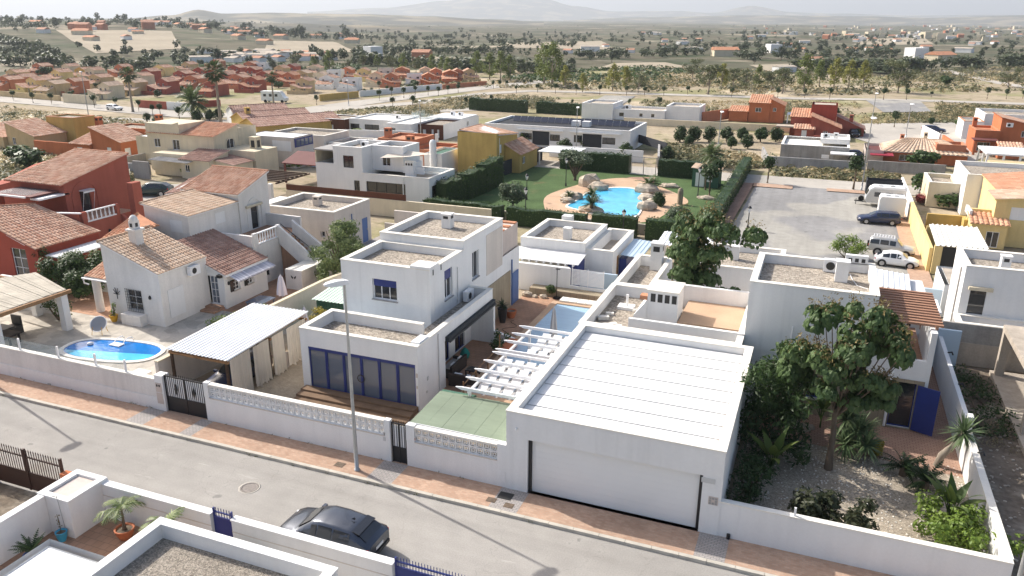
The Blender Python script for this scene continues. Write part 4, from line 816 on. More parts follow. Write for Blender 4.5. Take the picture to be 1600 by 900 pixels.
# chimney with arched cap
q = MB(); q.box(-40.6,36.3,4.55,-40.0,36.9,5.6); q.box(-40.72,36.2,5.601,-39.88,37.0,5.72); q.box(-40.5,36.35,5.721,-40.1,36.85,6.25); q.lathe([(.26,0),(.26,.15),(.15,.3),(.02,.36)], (-40.3,36.6,6.251),10); o = T.part('chimney', q, W_); q = MB(); q.box(-40.4,36.335,5.85,-40.2,36.348,6.1); q.box(-40.098,36.5,5.85,-40.085,36.7,6.1); T.part('vent', q, 'dark_plastic', o)
b = MB(); facade(b, (-44,41),(-40.1,41),3.0,(6.02,5.48)); facade(b, (-40.1,41),(-40.1,46.1),3.0,5.48); facade(b, (-44,46.1),(-44,41),3.0,6.02); T.part('tower_wall', b, W_)
tiles(T, (-39.95,40.85,5.46),(-39.95,46.1,5.46),(-44.15,46.1,6.04),(-44.15,40.85,6.04), 'tile_pale', seed=6)
for q0 in ((-41.75,40.985,4.3,-40.7,40.998,5.15), ): q = MB(); q.box(*q0); T.part('blind_window', q, 'white')
q = MB(); q.box(-40.098,43.6,4.35,-40.085,44.6,5.15); T.part('blind_window', q, 'white')
b = MB(); dh2 = (1.25,2.1,3.07,4.85); facade(b, (-40.0,46.1),(-40.0,49.6),0,(6.0,7.1), [dh2], .2); facade(b, (-45.2,46.12),(-40,46.12),3.0,6.0); facade(b, (-40,49.6),(-45.2,49.6),0,7.1); facade(b, (-45.2,49.6),(-45.2,46.1),0,(7.1,6.0)); T.part('rear_tower_wall', b, W_)
tiles(T, (-45.35,45.95,5.98),(-39.85,45.95,5.98),(-39.85,49.7,7.15),(-45.35,49.7,7.15), 'tile', seed=7); tiles(T, (-47.6,46.6,5.3),(-45.4,46.6,5.7),(-45.4,49.3,6.6),(-47.6,49.3,5.9), 'tile_brown', seed=8)
q = MB(); q.box(-47.6,46.6,3,-45.42,49.2,5.25); T.part('side_wall', q, 'pinkgrey')
door(T, (-40.0,46.1),(-40.0,49.6), dh2, 'glass_dark', .18, False, 'balcony_door'); arch_ring(T, (-40.0,46.1),(-40.0,49.6),1.67,3.07,4.6,.75, W_)
q = MB(); q.tube([(-39.85,46.7,4.95),(-39.85,48.5,4.95)], .11,8); T.part('rolled_awning', q, 'cream')
# balcony, stairs
block(T, rect(-40.0,43.4,-36.8,49.2),0,3.05,3.05, wall=W_, roof='terracotta_floor', name='balcony_base', cop=None); q = MB(); q.box(-40.1,43.3,3.052,-36.78,43.52,3.85); q.box(-36.98,43.53,3.052,-36.76,43.9,3.97); q.box(-36.98,46.2,3.052,-36.76,46.5,4.0); q.box(-40.0,49.0,3.052,-36.8,49.2,4.0); T.part('balcony_parapet', q, W_)
balustrade(T, (-36.87,43.9),(-36.87,46.2),3.052)
q = MB()
def slabwall(b, y0, y1, pts): n = len(pts); b.add([(x, y0, z) for x, z in pts]+[(x, y1, z) for x, z in pts], [tuple(range(n)), tuple(range(2*n-1, n-1,-1))]+[(i, n+i, n+(i+1) % n, (i+1) % n) for i in range(n)])
slabwall(q, 46.2,46.4, [(-36.76,2.6),(-34.5,.9),(-33.6,.3),(-33.6,1.5),(-34.5,2.35),(-36.76,4.0)]); slabwall(q, 47.9,48.1, [(-36.76,0),(-33.0,0),(-33.0,1.5),(-34.2,2.3),(-36.76,4.0)]); T.part('stair_wall', q, W_)
q = MB(); [q.box(-36.76+.32*i, 46.41,0,-36.76+.32*(i+1)-.003,47.89,2.86-.29*i) for i in range(9)]; T.part('stair', q, 'terracotta_floor')
q = MB(); q.tube([(-36.7,46.5,4.05),(-34.4,46.5,2.6),(-33.7,46.5,2.1)], .03,6); T.part('handrail', q, 'black_metal')
block(T, [(-34.7,44.0),(-33.3,44.0),(-33.2,47.6),(-34.7,47.6)], 0,1.5,1.5, wall=W_, roof='coping', name='stair_pier', cop=None)
q = MB(); [q.add([(-34.0+s*.02,43.985,.95),(-34.0+s*.22,43.985,1.1),(-34.0+s*.2,43.985,.92),(-34.0+s*.08,43.985,.82)], [(0,1,2,3)]) for s in (-1,1)]; T.part('bird_ornament', q, 'dark_plastic')
q = MB(); fr = Frame((-36.8,43.4),(-36.8,49.2)); pts = [fr(.5,.6,.01), fr(1.4,.6,.01), fr(1.4,1.7,.01)]+[fr(.95+.45*math.cos(math.pi*k/8),1.7+.45*math.sin(math.pi*k/8),.01) for k in range(1,8)]+[fr(.5,1.7,.01)]; q.poly(pts); o = T.part('arched_window', q, 'glass_dark'); q = MB(); [fr.box(q, .5+.15*i-.01,.5+.15*i+.01,.6,2.1,.03,.045) for i in range(7)]; T.part('grille', q, 'black_metal', o)
# ---- villa garden: pool, divider wall, carport
W = Thing('divider_wall', 'long cream wall between the villa garden and the white house', 'wall', (-30,40,0)); b = MB()
fr = Frame((-30.25,27.5),(-30.0,41.8)); fr2 = Frame((-30.0,41.8),(-28.6,50.2)); fr.box(b, 0, fr.L, 0,1.85,-.1,.1); fr2.box(b, 0, fr2.L, 0,1.85,-.1,.1); W.part('wall', b, 'greycream')
b = MB(); fr.box(b, 0, fr.L, 1.852,1.92,-.13,.13); fr2.box(b, 0, fr2.L, 1.852,1.92,-.13,.13); W.part('coping', b, 'cream')
b = MB(); b.box(-31.8,27.3,0,-30.9,27.75,1.15); solo('pool_shower_wall', b, 'white_old', 'short white wall end between the oval pool and the carport', 'wall')
def oval(cx, cy, a, b_, rz, n=40, p=2.6):
    out = []
    for k in range(n):
        q = 2*math.pi*k/n; c_, s_ = math.cos(q), math.sin(q); x = a*math.copysign(abs(c_)**(2/p), c_); y = b_*math.copysign(abs(s_)**(2/p), s_); out.append((cx+x*math.cos(rz)-y*math.sin(rz), cy+x*math.sin(rz)+y*math.cos(rz)))
    return out
S = Thing('swimming_pool', 'small oval blue pool behind the cream street wall', 'pool', (-37.2,30.8,.02)); o1, o2 = oval(-37.2,30.85,3.2,1.6, R(9)), oval(-37.2,30.85,2.95,1.35, R(9)); b = MB(); n = 40
b.add([(*p, .09) for p in o1]+[(*p, .09) for p in o2]+[(*p, .03) for p in o1]+[(*p, -.02) for p in o2], [(i, (i+1) % n, n+(i+1) % n, n+i) for i in range(n)]+[(2*n+i, 2*n+(i+1) % n, (i+1) % n, i) for i in range(n)]+[(n+i, n+(i+1) % n, 3*n+(i+1) % n, 3*n+i) for i in range(n)]); S.part('pool_edge', b, 'coping')
b = MB(); b.poly([(*p, .045) for p in o2]); S.part('water', b, 'water_deep')
sh = [p for p in oval(-37.2,30.85,2.85,1.25, R(9)) if p[1] < 30.62+.26*(p[0]+37.2)]; b = MB(); b.poly([(*p, .05) for p in sh]); S.part('shallow_step', b, 'water')
b = MB(); b.tube([(-37.9,31.5,.0),(-37.9,31.9,.3),(-37.9,32.3,.3),(-37.9,32.4,.1)], .03,6); b.tube([(-37.3,31.6,.0),(-37.3,32.0,.3),(-37.3,32.4,.3),(-37.3,32.5,.1)], .03,6); b.box(-37.95,31.3,.055,-37.2,31.75,.12); S.part('pool_ladder', b, 'white_paint')
b = MB(); b.lathe([(.02,0),(.17,.02),(.17,.1),(.02,.16)], (-39.1,31.0,.05),10); solo('pool_float', b, 'white_paint', 'small white float on the deep end of the oval pool', 'float')
T = Thing('carport', 'carport with white corrugated roof on brown beams, curtains along its right side', 'carport', (-28,31,0)); b = MB(); corr(b, (-29.95,27.9,2.5),(-25.95,27.85,2.5),(-26.15,34.9,2.62),(-30.05,34.85,2.62),.235,.05); T.part('corrugated_roof', b, 'metal_white')
b = MB(); [b.beam((x, 27.95,2.4),(x-.15,34.8,2.5),.12,.16) for x in (-29.7,-28.0,-26.25)]; [b.beam((-29.9, y, 2.26),(-26.1, y, 2.26),.12,.12) for y in (28.1,31.4,34.6)]; T.part('roof_beam', b, 'wood')
for x, y in ((-26.25,28.1),(-26.3,31.4),(-26.35,34.6),(-29.75,28.1),(-29.8,34.6)): b = MB(); b.box(x-.06, y-.06,0, x+.06, y+.06,2.2); T.part('post', b, 'wood_dark')
def curtain(p0, p1, z0, z1, wav=.09, k=9):
    fr = Frame(p0, p1); b = MB(); n = k*4; vs = []
    for i in range(n+1):
        a = fr.L*i/n; c_ = wav*math.sin(i/4*6.2832)
        for z, q in ((z0+.12*math.sin(i*.5),1.5),((z0+z1)/2,1.0),(z1,.45)): vs.append(fr(a, z, c_*q))
    b.add(vs, [(3*i+j, 3*i+3+j, 3*i+4+j, 3*i+1+j) for i in range(n) for j in (0,1)], 0, True); return b
for y0, y1, zb in ((28.2,29.75,.1),(29.95,31.25,.12),(31.5,32.5,.1),(32.75,34.55,.15)): T.part('curtain', curtain((-26.12, y0),(-26.16, y1), zb, 2.36), 'curtain')
b = MB(); b.box(-26.5,32.0,0,-26.25,32.9,.9); solo('low_wall', b, 'pinkgrey', 'small masonry stub under the last carport curtain', 'wall')
# left pergola with reed roof
T = Thing('reed_pergola', 'pergola with pale reed roof and white posts at the left edge', 'pergola', (-45,31,0)); b = MB(); A_, B_, C_, D_ = Vector((-42.3,27.5,2.62)), Vector((-42.2,32.5,2.62)), Vector((-46.6,34.0,2.75)), Vector((-50,28.0,2.75)); n = 26
for i in range(n):
    q0, q1 = i/n, (i+.93)/n; a, c = A_.lerp(B_, q0), A_.lerp(B_, q1); d, e = D_.lerp(C_, q0), D_.lerp(C_, q1); zz = Vector((0,0,.03+rnd.uniform(-.015,.02))); b = MB(); b.add([a+zz, c+zz, e+zz, d+zz, a, c, e, d], [(0,1,2,3),(7,6,5,4),(0,4,5,1),(1,5,6,2),(2,6,7,3),(3,7,4,0)]); T.part('reed_strip', b, 'reed')
b = MB(); b.beam((-42.2,27.3,2.5),(-42.1,32.7,2.5),.18,.22); b.beam((-46.5,28.2,2.5),(-46.4,33.8,2.55),.14,.18); [b.beam((-42.1, y, 2.44),(-49, y+.8,2.5),.12,.14) for y in (28.2,30.2,32.3)]; T.part('beam', b, 'wood')
for x, y in ((-42.45,32.3),(-42.5,27.9),(-46.4,33.4)): b = MB(); b.box(x-.22, y-.22,0, x+.22, y+.22,2.38); T.part('post', b, 'white')
b = MB(); b.box(-46,26.6,0,-42.4,26.9,2.6); b.box(-50,33.9,0,-45.2,34.1,2.2); solo('pergola_wall', b, 'white_old', 'white wall closing the reed pergola at the left edge', 'wall')
b = MB(); b.box(-45.6,29.6,.03,-44.5,30.4,.65); b.box(-45.4,30.9,.03,-44.6,31.0,1.1); b.box(-45.4,30.4,.03,-44.6,30.9,.5); solo('wicker_armchair', b, 'dark_plastic', 'dark wicker armchair under the reed pergola', 'armchair'); b = MB(); b.box(-44.4,29.0,.6,-43.2,29.9,.66); b.box(-44.3,29.1,.03,-44.2,29.2,.6); b.box(-43.4,29.7,.03,-43.3,29.8,.6); b.box(-44.3,29.7,.03,-44.2,29.8,.6); b.box(-43.4,29.1,.03,-43.3,29.2,.6); solo('garden_table', b, 'wicker', 'dark table under the reed pergola', 'table')
# ================================================================== RED HOUSE
T = Thing('red_house', 'brick red house with arched balcony door and white balusters at the left edge', 'house', (-57,45,0)); b = MB(); dh3 = (1.35,2.35,3.25,5.0)
facade(b, (-62,44.6),(-56,44.6),0,5.85); facade(b, (-56,44.6),(-56,51.2),0,(5.85,7.2), [dh3], .2); facade(b, (-56,51.2),(-62,51.2),0,7.2); facade(b, (-62,51.2),(-62,44.6),0,(7.2,5.85)); T.part('upper_wall', b, 'red2')
tiles(T, (-62.2,44.2,5.75),(-55.85,44.2,5.75),(-55.85,51.3,7.25),(-62.2,51.3,7.25), 'tile', .3,.45, seed=11, soffit='red2'); door(T, (-56,44.6),(-56,51.2), dh3, 'glass_dark', .15, False, 'balcony_door'); arch_ring(T, (-56,44.6),(-56,51.2),1.85,3.25,4.55,1.1, 'red2', .2)
q = MB(); q.box(-55.98,45.9,5.05,-55.5,47.0,5.12); q.quad((-55.5,45.9,5.1),(-55.5,45.9,4.9),(-55.5,47,4.9),(-55.5,47,5.1)); q.tube([(-55.5,45.92,4.9),(-55.9,45.92,3.4)], .02,4); q.tube([(-55.5,46.98,4.9),(-55.9,46.98,3.4)], .02,4); T.part('door_canopy', q, 'white_paint')
q = MB(); q.add([(-66,44.8,0),(-62.01,44.8,0),(-62.01,44.8,5.6),(-66,44.8,4.6),(-66,50,0),(-62.01,50,0),(-62.01,50,7.0),(-66,50,5.9)], [(0,1,2,3),(7,6,5,4),(0,3,7,4),(2,6,7,3)]); T.part('side_wall', q, 'red2')
block(T, [(-62,38.3),(-56.2,38.3),(-53.0,43.4),(-53.0,48.5),(-62,48.5)], 0,3.2,3.2, wall='red2', roof='terracotta_floor', name='terrace_base', cop=None)
q = MB(); q.beam((-62,40.9,3.6),(-57.6,41.9,3.6),.2,.8); q.beam((-57.6,41.9,3.6),(-53.2,43.3,3.6),.2,.8); q.box(-53.2,43.35,3.202,-52.95,43.75,4.1); q.box(-53.2,46.6,3.202,-52.95,46.9,4.1); T.part('terrace_parapet', q, 'red2'); q = MB(); q.beam((-62,40.9,4.05),(-57.6,41.9,4.05),.26,.08); q.beam((-57.6,41.9,4.05),(-53.0,43.3,4.05),.26,.08); T.part('coping', q, 'white_paint'); balustrade(T, (-53.08,43.75),(-53.08,46.6),3.202,.85,7)
q = MB(); [q.box(x-.25, y-.25,3.202, x+.25, y+.25,5.2) for x, y in ((-60.5,42.3),(-57.2,43.0))]; T.part('terrace_post', q, 'red2'); q = MB(); q.box(-61.0,42.0,5.2,-56.6,44.58,5.3); T.part('terrace_roof', q, 'redbrown_roof'); q = MB(); q.box(-60.6,42.3,5.301,-57.3,44.3,5.34); T.part('glazing', q, 'glass_clear'); q = MB(); q.box(-57.0,42.3,4.98,-56.0,45.0,5.12); q.box(-61.05,41.85,5.18,-57.0,41.99,5.3); T.part('white_beam', q, 'white_paint')
b = MB(); fr = Frame((-58,37.9),(-51.4,37.9)); facade(b, (-58,37.9),(-51.4,37.9),0,(5.0,2.78), [(3.9,5.4,.4,2.6)], .15); facade(b, (-51.4,37.9),(-51.4,43.2),0,2.78); T.part('front_wall', b, 'red'); window(T, (-58,37.9),(-51.4,37.9),(3.9,5.4,.4,2.6),.15, nx=2, nz=3)
q = MB(); q.beam(fr(3.8,3.55,.03), fr(5.5,2.95,.03),.05,.06); T.part('window_frame', q, 'white_paint')
tiles(T, (-51.2,37.6,2.75),(-51.2,43.3,2.75),(-56.6,42.4,4.6),(-58.2,37.6,5.1), 'tile', .27,.42, seed=12, soffit='red2')
q = MB(); q.box(-51.1,38.2,2.2,-49.2,43.2,2.28); T.part('white_canopy', q, 'fabric_white'); q = MB(); q.box(-53.0,48.0,0,-52.4,48.9,5.6); q.add([(-52.95,46.95,0),(-50.4,46.95,0),(-50.4,46.95,1.2),(-52.95,46.95,3.2),(-52.95,47.2,0),(-50.4,47.2,0),(-50.4,47.2,1.2),(-52.95,47.2,3.2)], [(0,1,2,3),(7,6,5,4),(3,2,6,7),(1,5,6,2)]); T.part('stair_wall', q, 'red2')
q = MB(); [q.lathe([(.02,0),(.1,.08),(.1,.3),(.02,.38)], (-52.9, y, 1.9),6) for y in (44.3,45.6)]; T.part('lantern', q, 'black_metal')
# ================================================================== BETWEEN MAIN HOUSE AND GARAGE
T = Thing('green_shelter', 'flat green roof between the pierced wall and the garage', 'shelter', (-12.7,27.8,0)); b = MB(); n = 6; xs = [-15.0+(4.5)*i/n for i in range(n+1)]
for i in range(n): c_ = (xs[i]+.005, xs[i+1]-.005); b = MB(); b.add([(c_[0],26.36,2.06),(c_[1],26.36,2.06),(c_[1],29.3+.02*(i%2),2.2),(c_[0],29.3+.02*(i%2),2.2),(c_[0],26.36,2.12+.006*(i%2)),(c_[1],26.36,2.12+.006*(i%2)),(c_[1],29.3+.02*(i%2),2.26),(c_[0],29.3+.02*(i%2),2.26)], [(3,2,1,0),(4,5,6,7),(0,1,5,4),(1,2,6,5),(2,3,7,6),(3,0,4,7)]); T.part('roof_sheet', b, 'green_roof')
b = MB(); b.box(-15.0,29.33,2.1,-13.3,29.6,2.2); T.part('roof_trim', b, 'green_shed'); b = MB(); b.box(-15.04,26.335,2.0,-10.46,26.358,2.13); T.part('fascia', b, 'white_paint')
for x, y in ((-14.9,29.1),(-10.7,29.1)): b = MB(); b.box(x-.05, y-.05,0, x+.05, y+.05,2.1); T.part('post', b, 'wood')
S = Thing('lap_pool', 'long narrow pool with pale blue slatted cover between house and garage', 'pool', (-13.4,42,.06)); b = MB(); px0, px1, py0, py1 = -15.35,-11.6,33.2,47.6; b.box(px0-.4, py0-.4,.06, px0, py1+.4,.34); b.box(px1, py0-.4,.06, px1+.4, py1+.4,.34); b.box(px0, py0-.4,.06, px1, py0,.34); b.box(px0, py1,.06, px1, py1+.4,.34); S.part('pool_edge', b, 'resin'); b = MB(); n = 90
for i in range(n): a, c_ = py0+(py1-py0)*i/n, py0+(py1-py0)*(i+.94)/n; b.add([(px0,a,.27),(px1,a,.27),(px1,(a+c_)/2,.285),(px0,(a+c_)/2,.285),(px1,c_,.27),(px0,c_,.27)], [(0,1,2,3),(3,2,4,5)])
S.part('slatted_cover', b, 'pool_cover', kind='stuff')
T = Thing('white_pergola', 'white pergola with folded white shade cloths beside the garage', 'pergola', (-12.6,33,0)); q = MB(); q.box(-13.9,-.045,2.52,-11.0,.045,2.66); q.add([(-13.9,-.045,2.52),(-13.9,.045,2.52),(-14.2,.045,2.62),(-14.2,-.045,2.62),(-13.9,-.045,2.66),(-13.9,.045,2.66)], [(0,1,2,3),(4,5,1,0),(3,2,5,4),(0,3,4),(1,5,2)]); me = q.mesh('beam', 'white_paint')
for y in (29.3,30.4,31.4,32.5,33.6,34.0,35.2,36.3,37.4): T.inst('beam', me, (0, y, 0))
for x in (-13.55,-11.05): b = MB(); b.box(x-.05,29.25,2.41, x+.05,37.5,2.519); T.part('rail', b, 'white_paint')
for x, y in ((-13.55,29.4),(-13.55,33.8),(-13.55,37.3)): b = MB(); b.box(x-.06, y-.06,.06, x+.06, y+.06,2.409); T.part('post', b, 'white_paint')
for k, (ya, yb) in enumerate(((29.4,33.4),(34.1,37.3))):
    for i in range(4 if k == 0 else 3):
        xa = -13.45+.62*i+(.7 if k else 0); b = MB(); vs = []; m_ = 16
        for j in range(m_+1):
            y = ya+(yb-ya)*j/m_; sag = .16*math.sin(math.pi*((j*.25) % 1.0)); vs += [(xa, y, 2.46-sag),(xa+.47, y, 2.46-sag*.9)]
        b.add(vs, [(2*j, 2*j+1,2*j+3,2*j+2) for j in range(m_)], 0, True); T.part('cloth_or_shaded_gap', b, 'fabric_white'); b = MB(); b.add([(xa+.47, ya, 2.36),(xa+.62, ya, 2.36),(xa+.62, yb, 2.36),(xa+.47, yb, 2.36)], [(0,1,2,3)]); T.part('cloth_or_shaded_gap', b, 'greywall')  # white cloth is real; grey strip beside it paints the shaded gap
b = MB(); b.box(-11.4,26.4,0,-10.44,26.42,1.0); T.part('end_plate', b, 'white_paint')
def folded_parasol(name, label, x, y, z, h, m, r=.2):
    P_ = Thing(name, label, 'parasol', (x, y, z), local=True); b = MB(); b.tube([(0,0,0),(0,0,h)], .03,6); P_.part('pole', b, 'galv'); b = MB(); vs = []; n = 12
    for zz, rr in ((h*.36, r*1.2),(h*.5, r*1.1),(h*.7, r*.85),(h*.9, r*.5),(h*.97,.04)): vs += [((rr*(1 if k % 2 else .6))*math.cos(6.2832*k/n),(rr*(1 if k % 2 else .6))*math.sin(6.2832*k/n), zz) for k in range(n)]
    b.add(vs, [(i*n+k, i*n+(k+1) % n, (i+1)*n+(k+1) % n, (i+1)*n+k) for i in range(4) for k in range(n)], 0, False); P_.part('folded_canopy', b, m); b = MB(); b.box(-.25,-.25,0,.25,.25,.08); P_.part('base', b, 'dark_plastic')
folded_parasol('parasol', 'folded grey parasol beside the lap pool', -12.9,39.5,.3,2.9, 'fabric_grey', .2)
folded_parasol('parasol', 'folded lilac parasol on the villa terrace', -32.6,40.8,.03,2.3, 'fabric_lilac', .3)
folded_parasol('parasol', 'folded white parasol against the cream divider wall', -27.2,35.9,0,2.5, 'fabric_lilac', .22)
b = MB(); b.box(-34.2,39.0,.68,-32.9,40.5,.74); [b.box(x-.04, y-.04,.03, x+.04, y+.04,.68) for x in (-34.1,-33.0) for y in (39.1,40.4)]; solo('garden_table', b, 'glass_grey', 'blue grey table beside the lilac parasol', 'table')
T = Thing('garden_shed', 'green metal shed with pale ribbed roof behind the white house', 'shed', (-27,39.8,0)); b = MB(); b.box(-28.1,38.4,0,-25.2,41.2,1.95); [b.box(-28.1+.24*i, 38.37,0,-28.0+.24*i, 38.399,1.95) for i in range(12)]; T.part('wall', b, 'green_shed'); b = MB(); corr(b, (-28.3,38.15,2.0),(-25.0,38.15,2.0),(-25.0,41.4,2.3),(-28.3,41.4,2.3),.25,.04); T.part('roof', b, 'shed_top')
# rear patio of the main house: white wall with slatted screen, planter
b = MB(); b.box(-19.5,50.3,0,-15.3,50.45,2.0); b.box(-15.298,50.3,0,-11.0,50.45,.75); W = solo('patio_wall', b, 'white', 'white wall at the end of the lap pool terrace', 'wall')
S = Thing('mesh_screen', 'white slatted screen on the wall behind the lap pool', 'screen', (-14,50.5,.8)); b = MB(); [b.box(-15.25,50.48,.8+.09*i, -12.9,50.5,.86+.09*i) for i in range(13)]; S.part('slats', b, 'white_paint', kind='stuff'); b = MB(); [b.box(x-.03,50.47,.75, x+.03,50.51,2.05) for x in (-15.2,-14.05,-12.92)]; S.part('post', b, 'white_paint')
b = MB(); b.box(-18.0,49.4,.06,-11.2,50.28,.55); solo('planter_wall', b, 'stone_clad', 'low stone planter wall in front of the white patio wall', 'planter')
S = Thing('stone_edging', 'row of pale stone slabs at the far end of the lap pool', 'edging', (-13.5,48.3,.3))
for i in range(6): b = MB(); b.box(-15.3+.62*i, 47.95+.02*(i%2),.345,-14.72+.62*i, 48.75,.44); S.part('slab', b, 'coping')
b = MB(); b.tube([(-15.9,49.2,.06),(-15.9,49.2,2.3)], .03,6); b.box(-16.1,49.0,.06,-15.7,49.4,.18); b.box(-16.0,49.15,2.2,-15.7,49.25,2.26); solo('garden_shower', b, 'black_metal', 'thin black garden shower at the end of the lap pool', 'shower')
# ================================================================== SMALL WHITE HOUSE BEHIND THE LAP POOL
T = Thing('small_white_house', 'small white house with white sheet veranda, behind the lap pool and beside the pool garden', 'house', (-17.5,56,0)); block(T, rect(-20.2,53.4,-15.15,59.6),0,2.5,3.0, holes={1: [(2.9,3.2,1.5,2.3)]}); window(T, (-15.15,53.4),(-15.15,59.6),(2.9,3.2,1.5,2.3), nx=1)
chimney(T, -17.3,55.9,2.52,.55,.85, slots=False); b = MB(); b.box(-19.0,59.62,0,-18.2,60.4,3.35); T.part('rear_chimney', b, 'white')
block(T, rect(-15.13,53.6,-13.1,60.2),0,1.7,2.55, holes={1: [(1.2,2.0,.1,1.9)]}, name='side_wing_wall', roof='concrete'); door(T, (-13.1,53.6),(-13.1,60.2),(1.2,2.0,.1,1.9), 'wood', .1)
n = 3
for i in range(n): a, c_ = i/n, (i+1)/n; q = MB(); y0_, y1_, z0_, z1_ = 51.2+2.2*a, 51.2+2.2*c_, 2.0+.25*a, 2.0+.25*c_; q.add([(-21,y0_,z0_),(-15.0,y0_,z0_),(-15.0,y1_-.03,z1_),(-21,y1_-.03,z1_),(-21,y0_,z0_+.05),(-15.0,y0_,z0_+.05),(-15.0,y1_-.03,z1_+.05),(-21,y1_-.03,z1_+.05)], [(3,2,1,0),(4,5,6,7),(0,1,5,4),(1,2,6,5),(2,3,7,6),(3,0,4,7)]); T.part('veranda_panel', q, 'panel_white')
b = MB(); [b.box(-20.4+.55*i, 51.15,1.88,-20.28+.55*i, 53.3,1.99) for i in range(10)]; T.part('rafter', b, 'white_paint'); b = MB(); b.box(-15.9,51.6,0,-15.16,53.39,1.9); T.part('veranda_shade', b, 'blue_paint'); b = MB(); b.box(-20.5,50.9,0,-15.6,51.1,1.85); T.part('front_wall', b, 'white')
b = MB(); corr(b, (-12.9,55.0,2.0),(-11.3,55.0,1.9),(-11.3,59.5,2.0),(-12.9,59.5,2.1),.3,.03); solo('blue_canopy', b, 'blue_pale', 'pale blue sheet canopy right of the small white house', 'canopy'); b = MB(); b.box(-13.05,55.4,0,-12.5,58.8,1.6); solo('storage_cabinet', b, 'blue_paint', 'dark blue cabinet under the pale blue canopy', 'cabinet')
b = MB(); b.box(-15.1,52.2,0,-12.4,52.4,1.3); solo('blue_grey_wall', b, 'blue_pale', 'low bluish wall right of the small white house', 'wall'); b = MB(); corr(b, (-10.9,58.2,2.2),(-6.9,58.2,2.2),(-6.9,61.6,2.4),(-10.9,61.6,2.4),.3,.05); b.box(-10.8,58.3,0,-10.65,61.5,2.18); b.box(-7.1,58.3,0,-6.95,61.5,2.18); solo('white_carport', b, 'metal_white', 'white ribbed carport roof left of the second large tree', 'carport')
b = MB(); b.box(-36,69.0,0,-7.2,69.25,.9); solo('pool_garden_wall', b, 'concrete', 'low grey wall under the front hedge of the pool garden', 'wall')
b = MB(); [b.box(x-.04,51.2,0, x+.04,52.0,1.0) for x in ()]; 
# annex behind the villa
T = Thing('annex_house', 'low cream block with gravel roof and blue door behind the willow', 'house', (-39,55.5,0)); block(T, rect(-42.9,52.4,-36.0,57.9),0,3.2,3.65, wall='greycream', holes={0: [(5.5,5.9,1.5,2.0)], 1: [(4.1,5.0,.05,2.2)]}); door(T, (-36.0,52.4),(-36.0,57.9),(4.1,5.0,.05,2.2), 'blue_light', .06); window(T, (-42.9,52.4),(-36,52.4),(5.5,5.9,1.5,2.0), nx=1)
chimney(T, -39.9,55.8,3.22,.6,.75, 'greycream'); b = MB(); b.tube([(-35.94,54.9,0),(-35.94,54.9,3.0)], .05,6); T.part('drainpipe', b, 'blue_light'); b = MB(); b.box(-44.2,52.6,0,-42.95,55.0,3.0); T.part('corner_pier', b, 'greycream')
b = MB(); b.box(-47.5,57,2.3,-43.3,60.5,2.42); b.box(-47.2,57.2,0,-43.6,60.3,2.29); solo('white_van_roof', b, 'white_paint', 'flat white roof above a blue wall behind the villa', 'shelter')
sheet('patio', rect(-36,50.5,-28,62),.025, 'paver_grey'); b = MB(); b.box(-36.0,62.0,0,-24.0,62.25,1.75); b.box(-36,60.2,0,-31.5,60.4,1.0); solo('rear_wall', b, 'greycream', 'cream boundary wall behind the blue door of the annex', 'wall')
b = MB(); b.box(-32.3,58.6,0,-30.6,59.2,1.5); [b.box(-32.1+.55*i, 58.585,1.05,-31.85+.55*i, 58.602,1.3) for i in ()]; T2 = Thing('barbecue_wall', 'small pale wall with three square holes behind the white house', 'barbecue', (-31.5,58.9,0)); T2.part('wall', b, 'greycream'); b = MB(); [b.box(-32.05+.55*i, 58.585,1.05,-31.8+.55*i, 58.602,1.3) for i in range(3)]; T2.part('hole', b, 'dark_plastic')
# ================================================================== HOUSES IN THE MIDDLE DISTANCE
def mono(T, x0, y0, x1, y1, z0, lo, hi, d, wall, tm='tile', holes={}, pitch=.34, course=.5, seed=1, oh=.18, name='wall', glass='glass_dark'):
    """block under a single tiled slope that falls towards d"""
    P = rect(x0, y0, x1, y1); b = MB(); z = {'+x': (hi, lo, lo, hi), '-x': (lo, hi, hi, lo), '+y': (hi, hi, lo, lo), '-y': (lo, lo, hi, hi)}[d]
    for i in range(4):
        j = (i+1) % 4; facade(b, P[i], P[j], z0,(z[i], z[j]), holes.get(i, ()),.12)
        for h in holes.get(i, ()): window(T, P[i], P[j], h, .12, nx=2 if h[1]-h[0] > .6 else 1, fw=.06, glass=glass)
    T.part(name, b, wall); o = oh
    pts = {'+x': ((x1+o,y0-o,lo-.05),(x1+o,y1+o,lo-.05),(x0-o,y1+o,hi),(x0-o,y0-o,hi)), '-x': ((x0-o,y1+o,lo-.05),(x0-o,y0-o,lo-.05),(x1+o,y0-o,hi),(x1+o,y1+o,hi)),
           '-y': ((x0-o,y0-o,lo-.05),(x1+o,y0-o,lo-.05),(x1+o,y1+o,hi),(x0-o,y1+o,hi)), '+y': ((x1+o,y1+o,lo-.05),(x0-o,y1+o,lo-.05),(x0-o,y0-o,hi),(x1+o,y0-o,hi))}[d]
    tiles(T, *pts, tm, pitch, course, .07,.06, seed, soffit=wall, ridge=False)
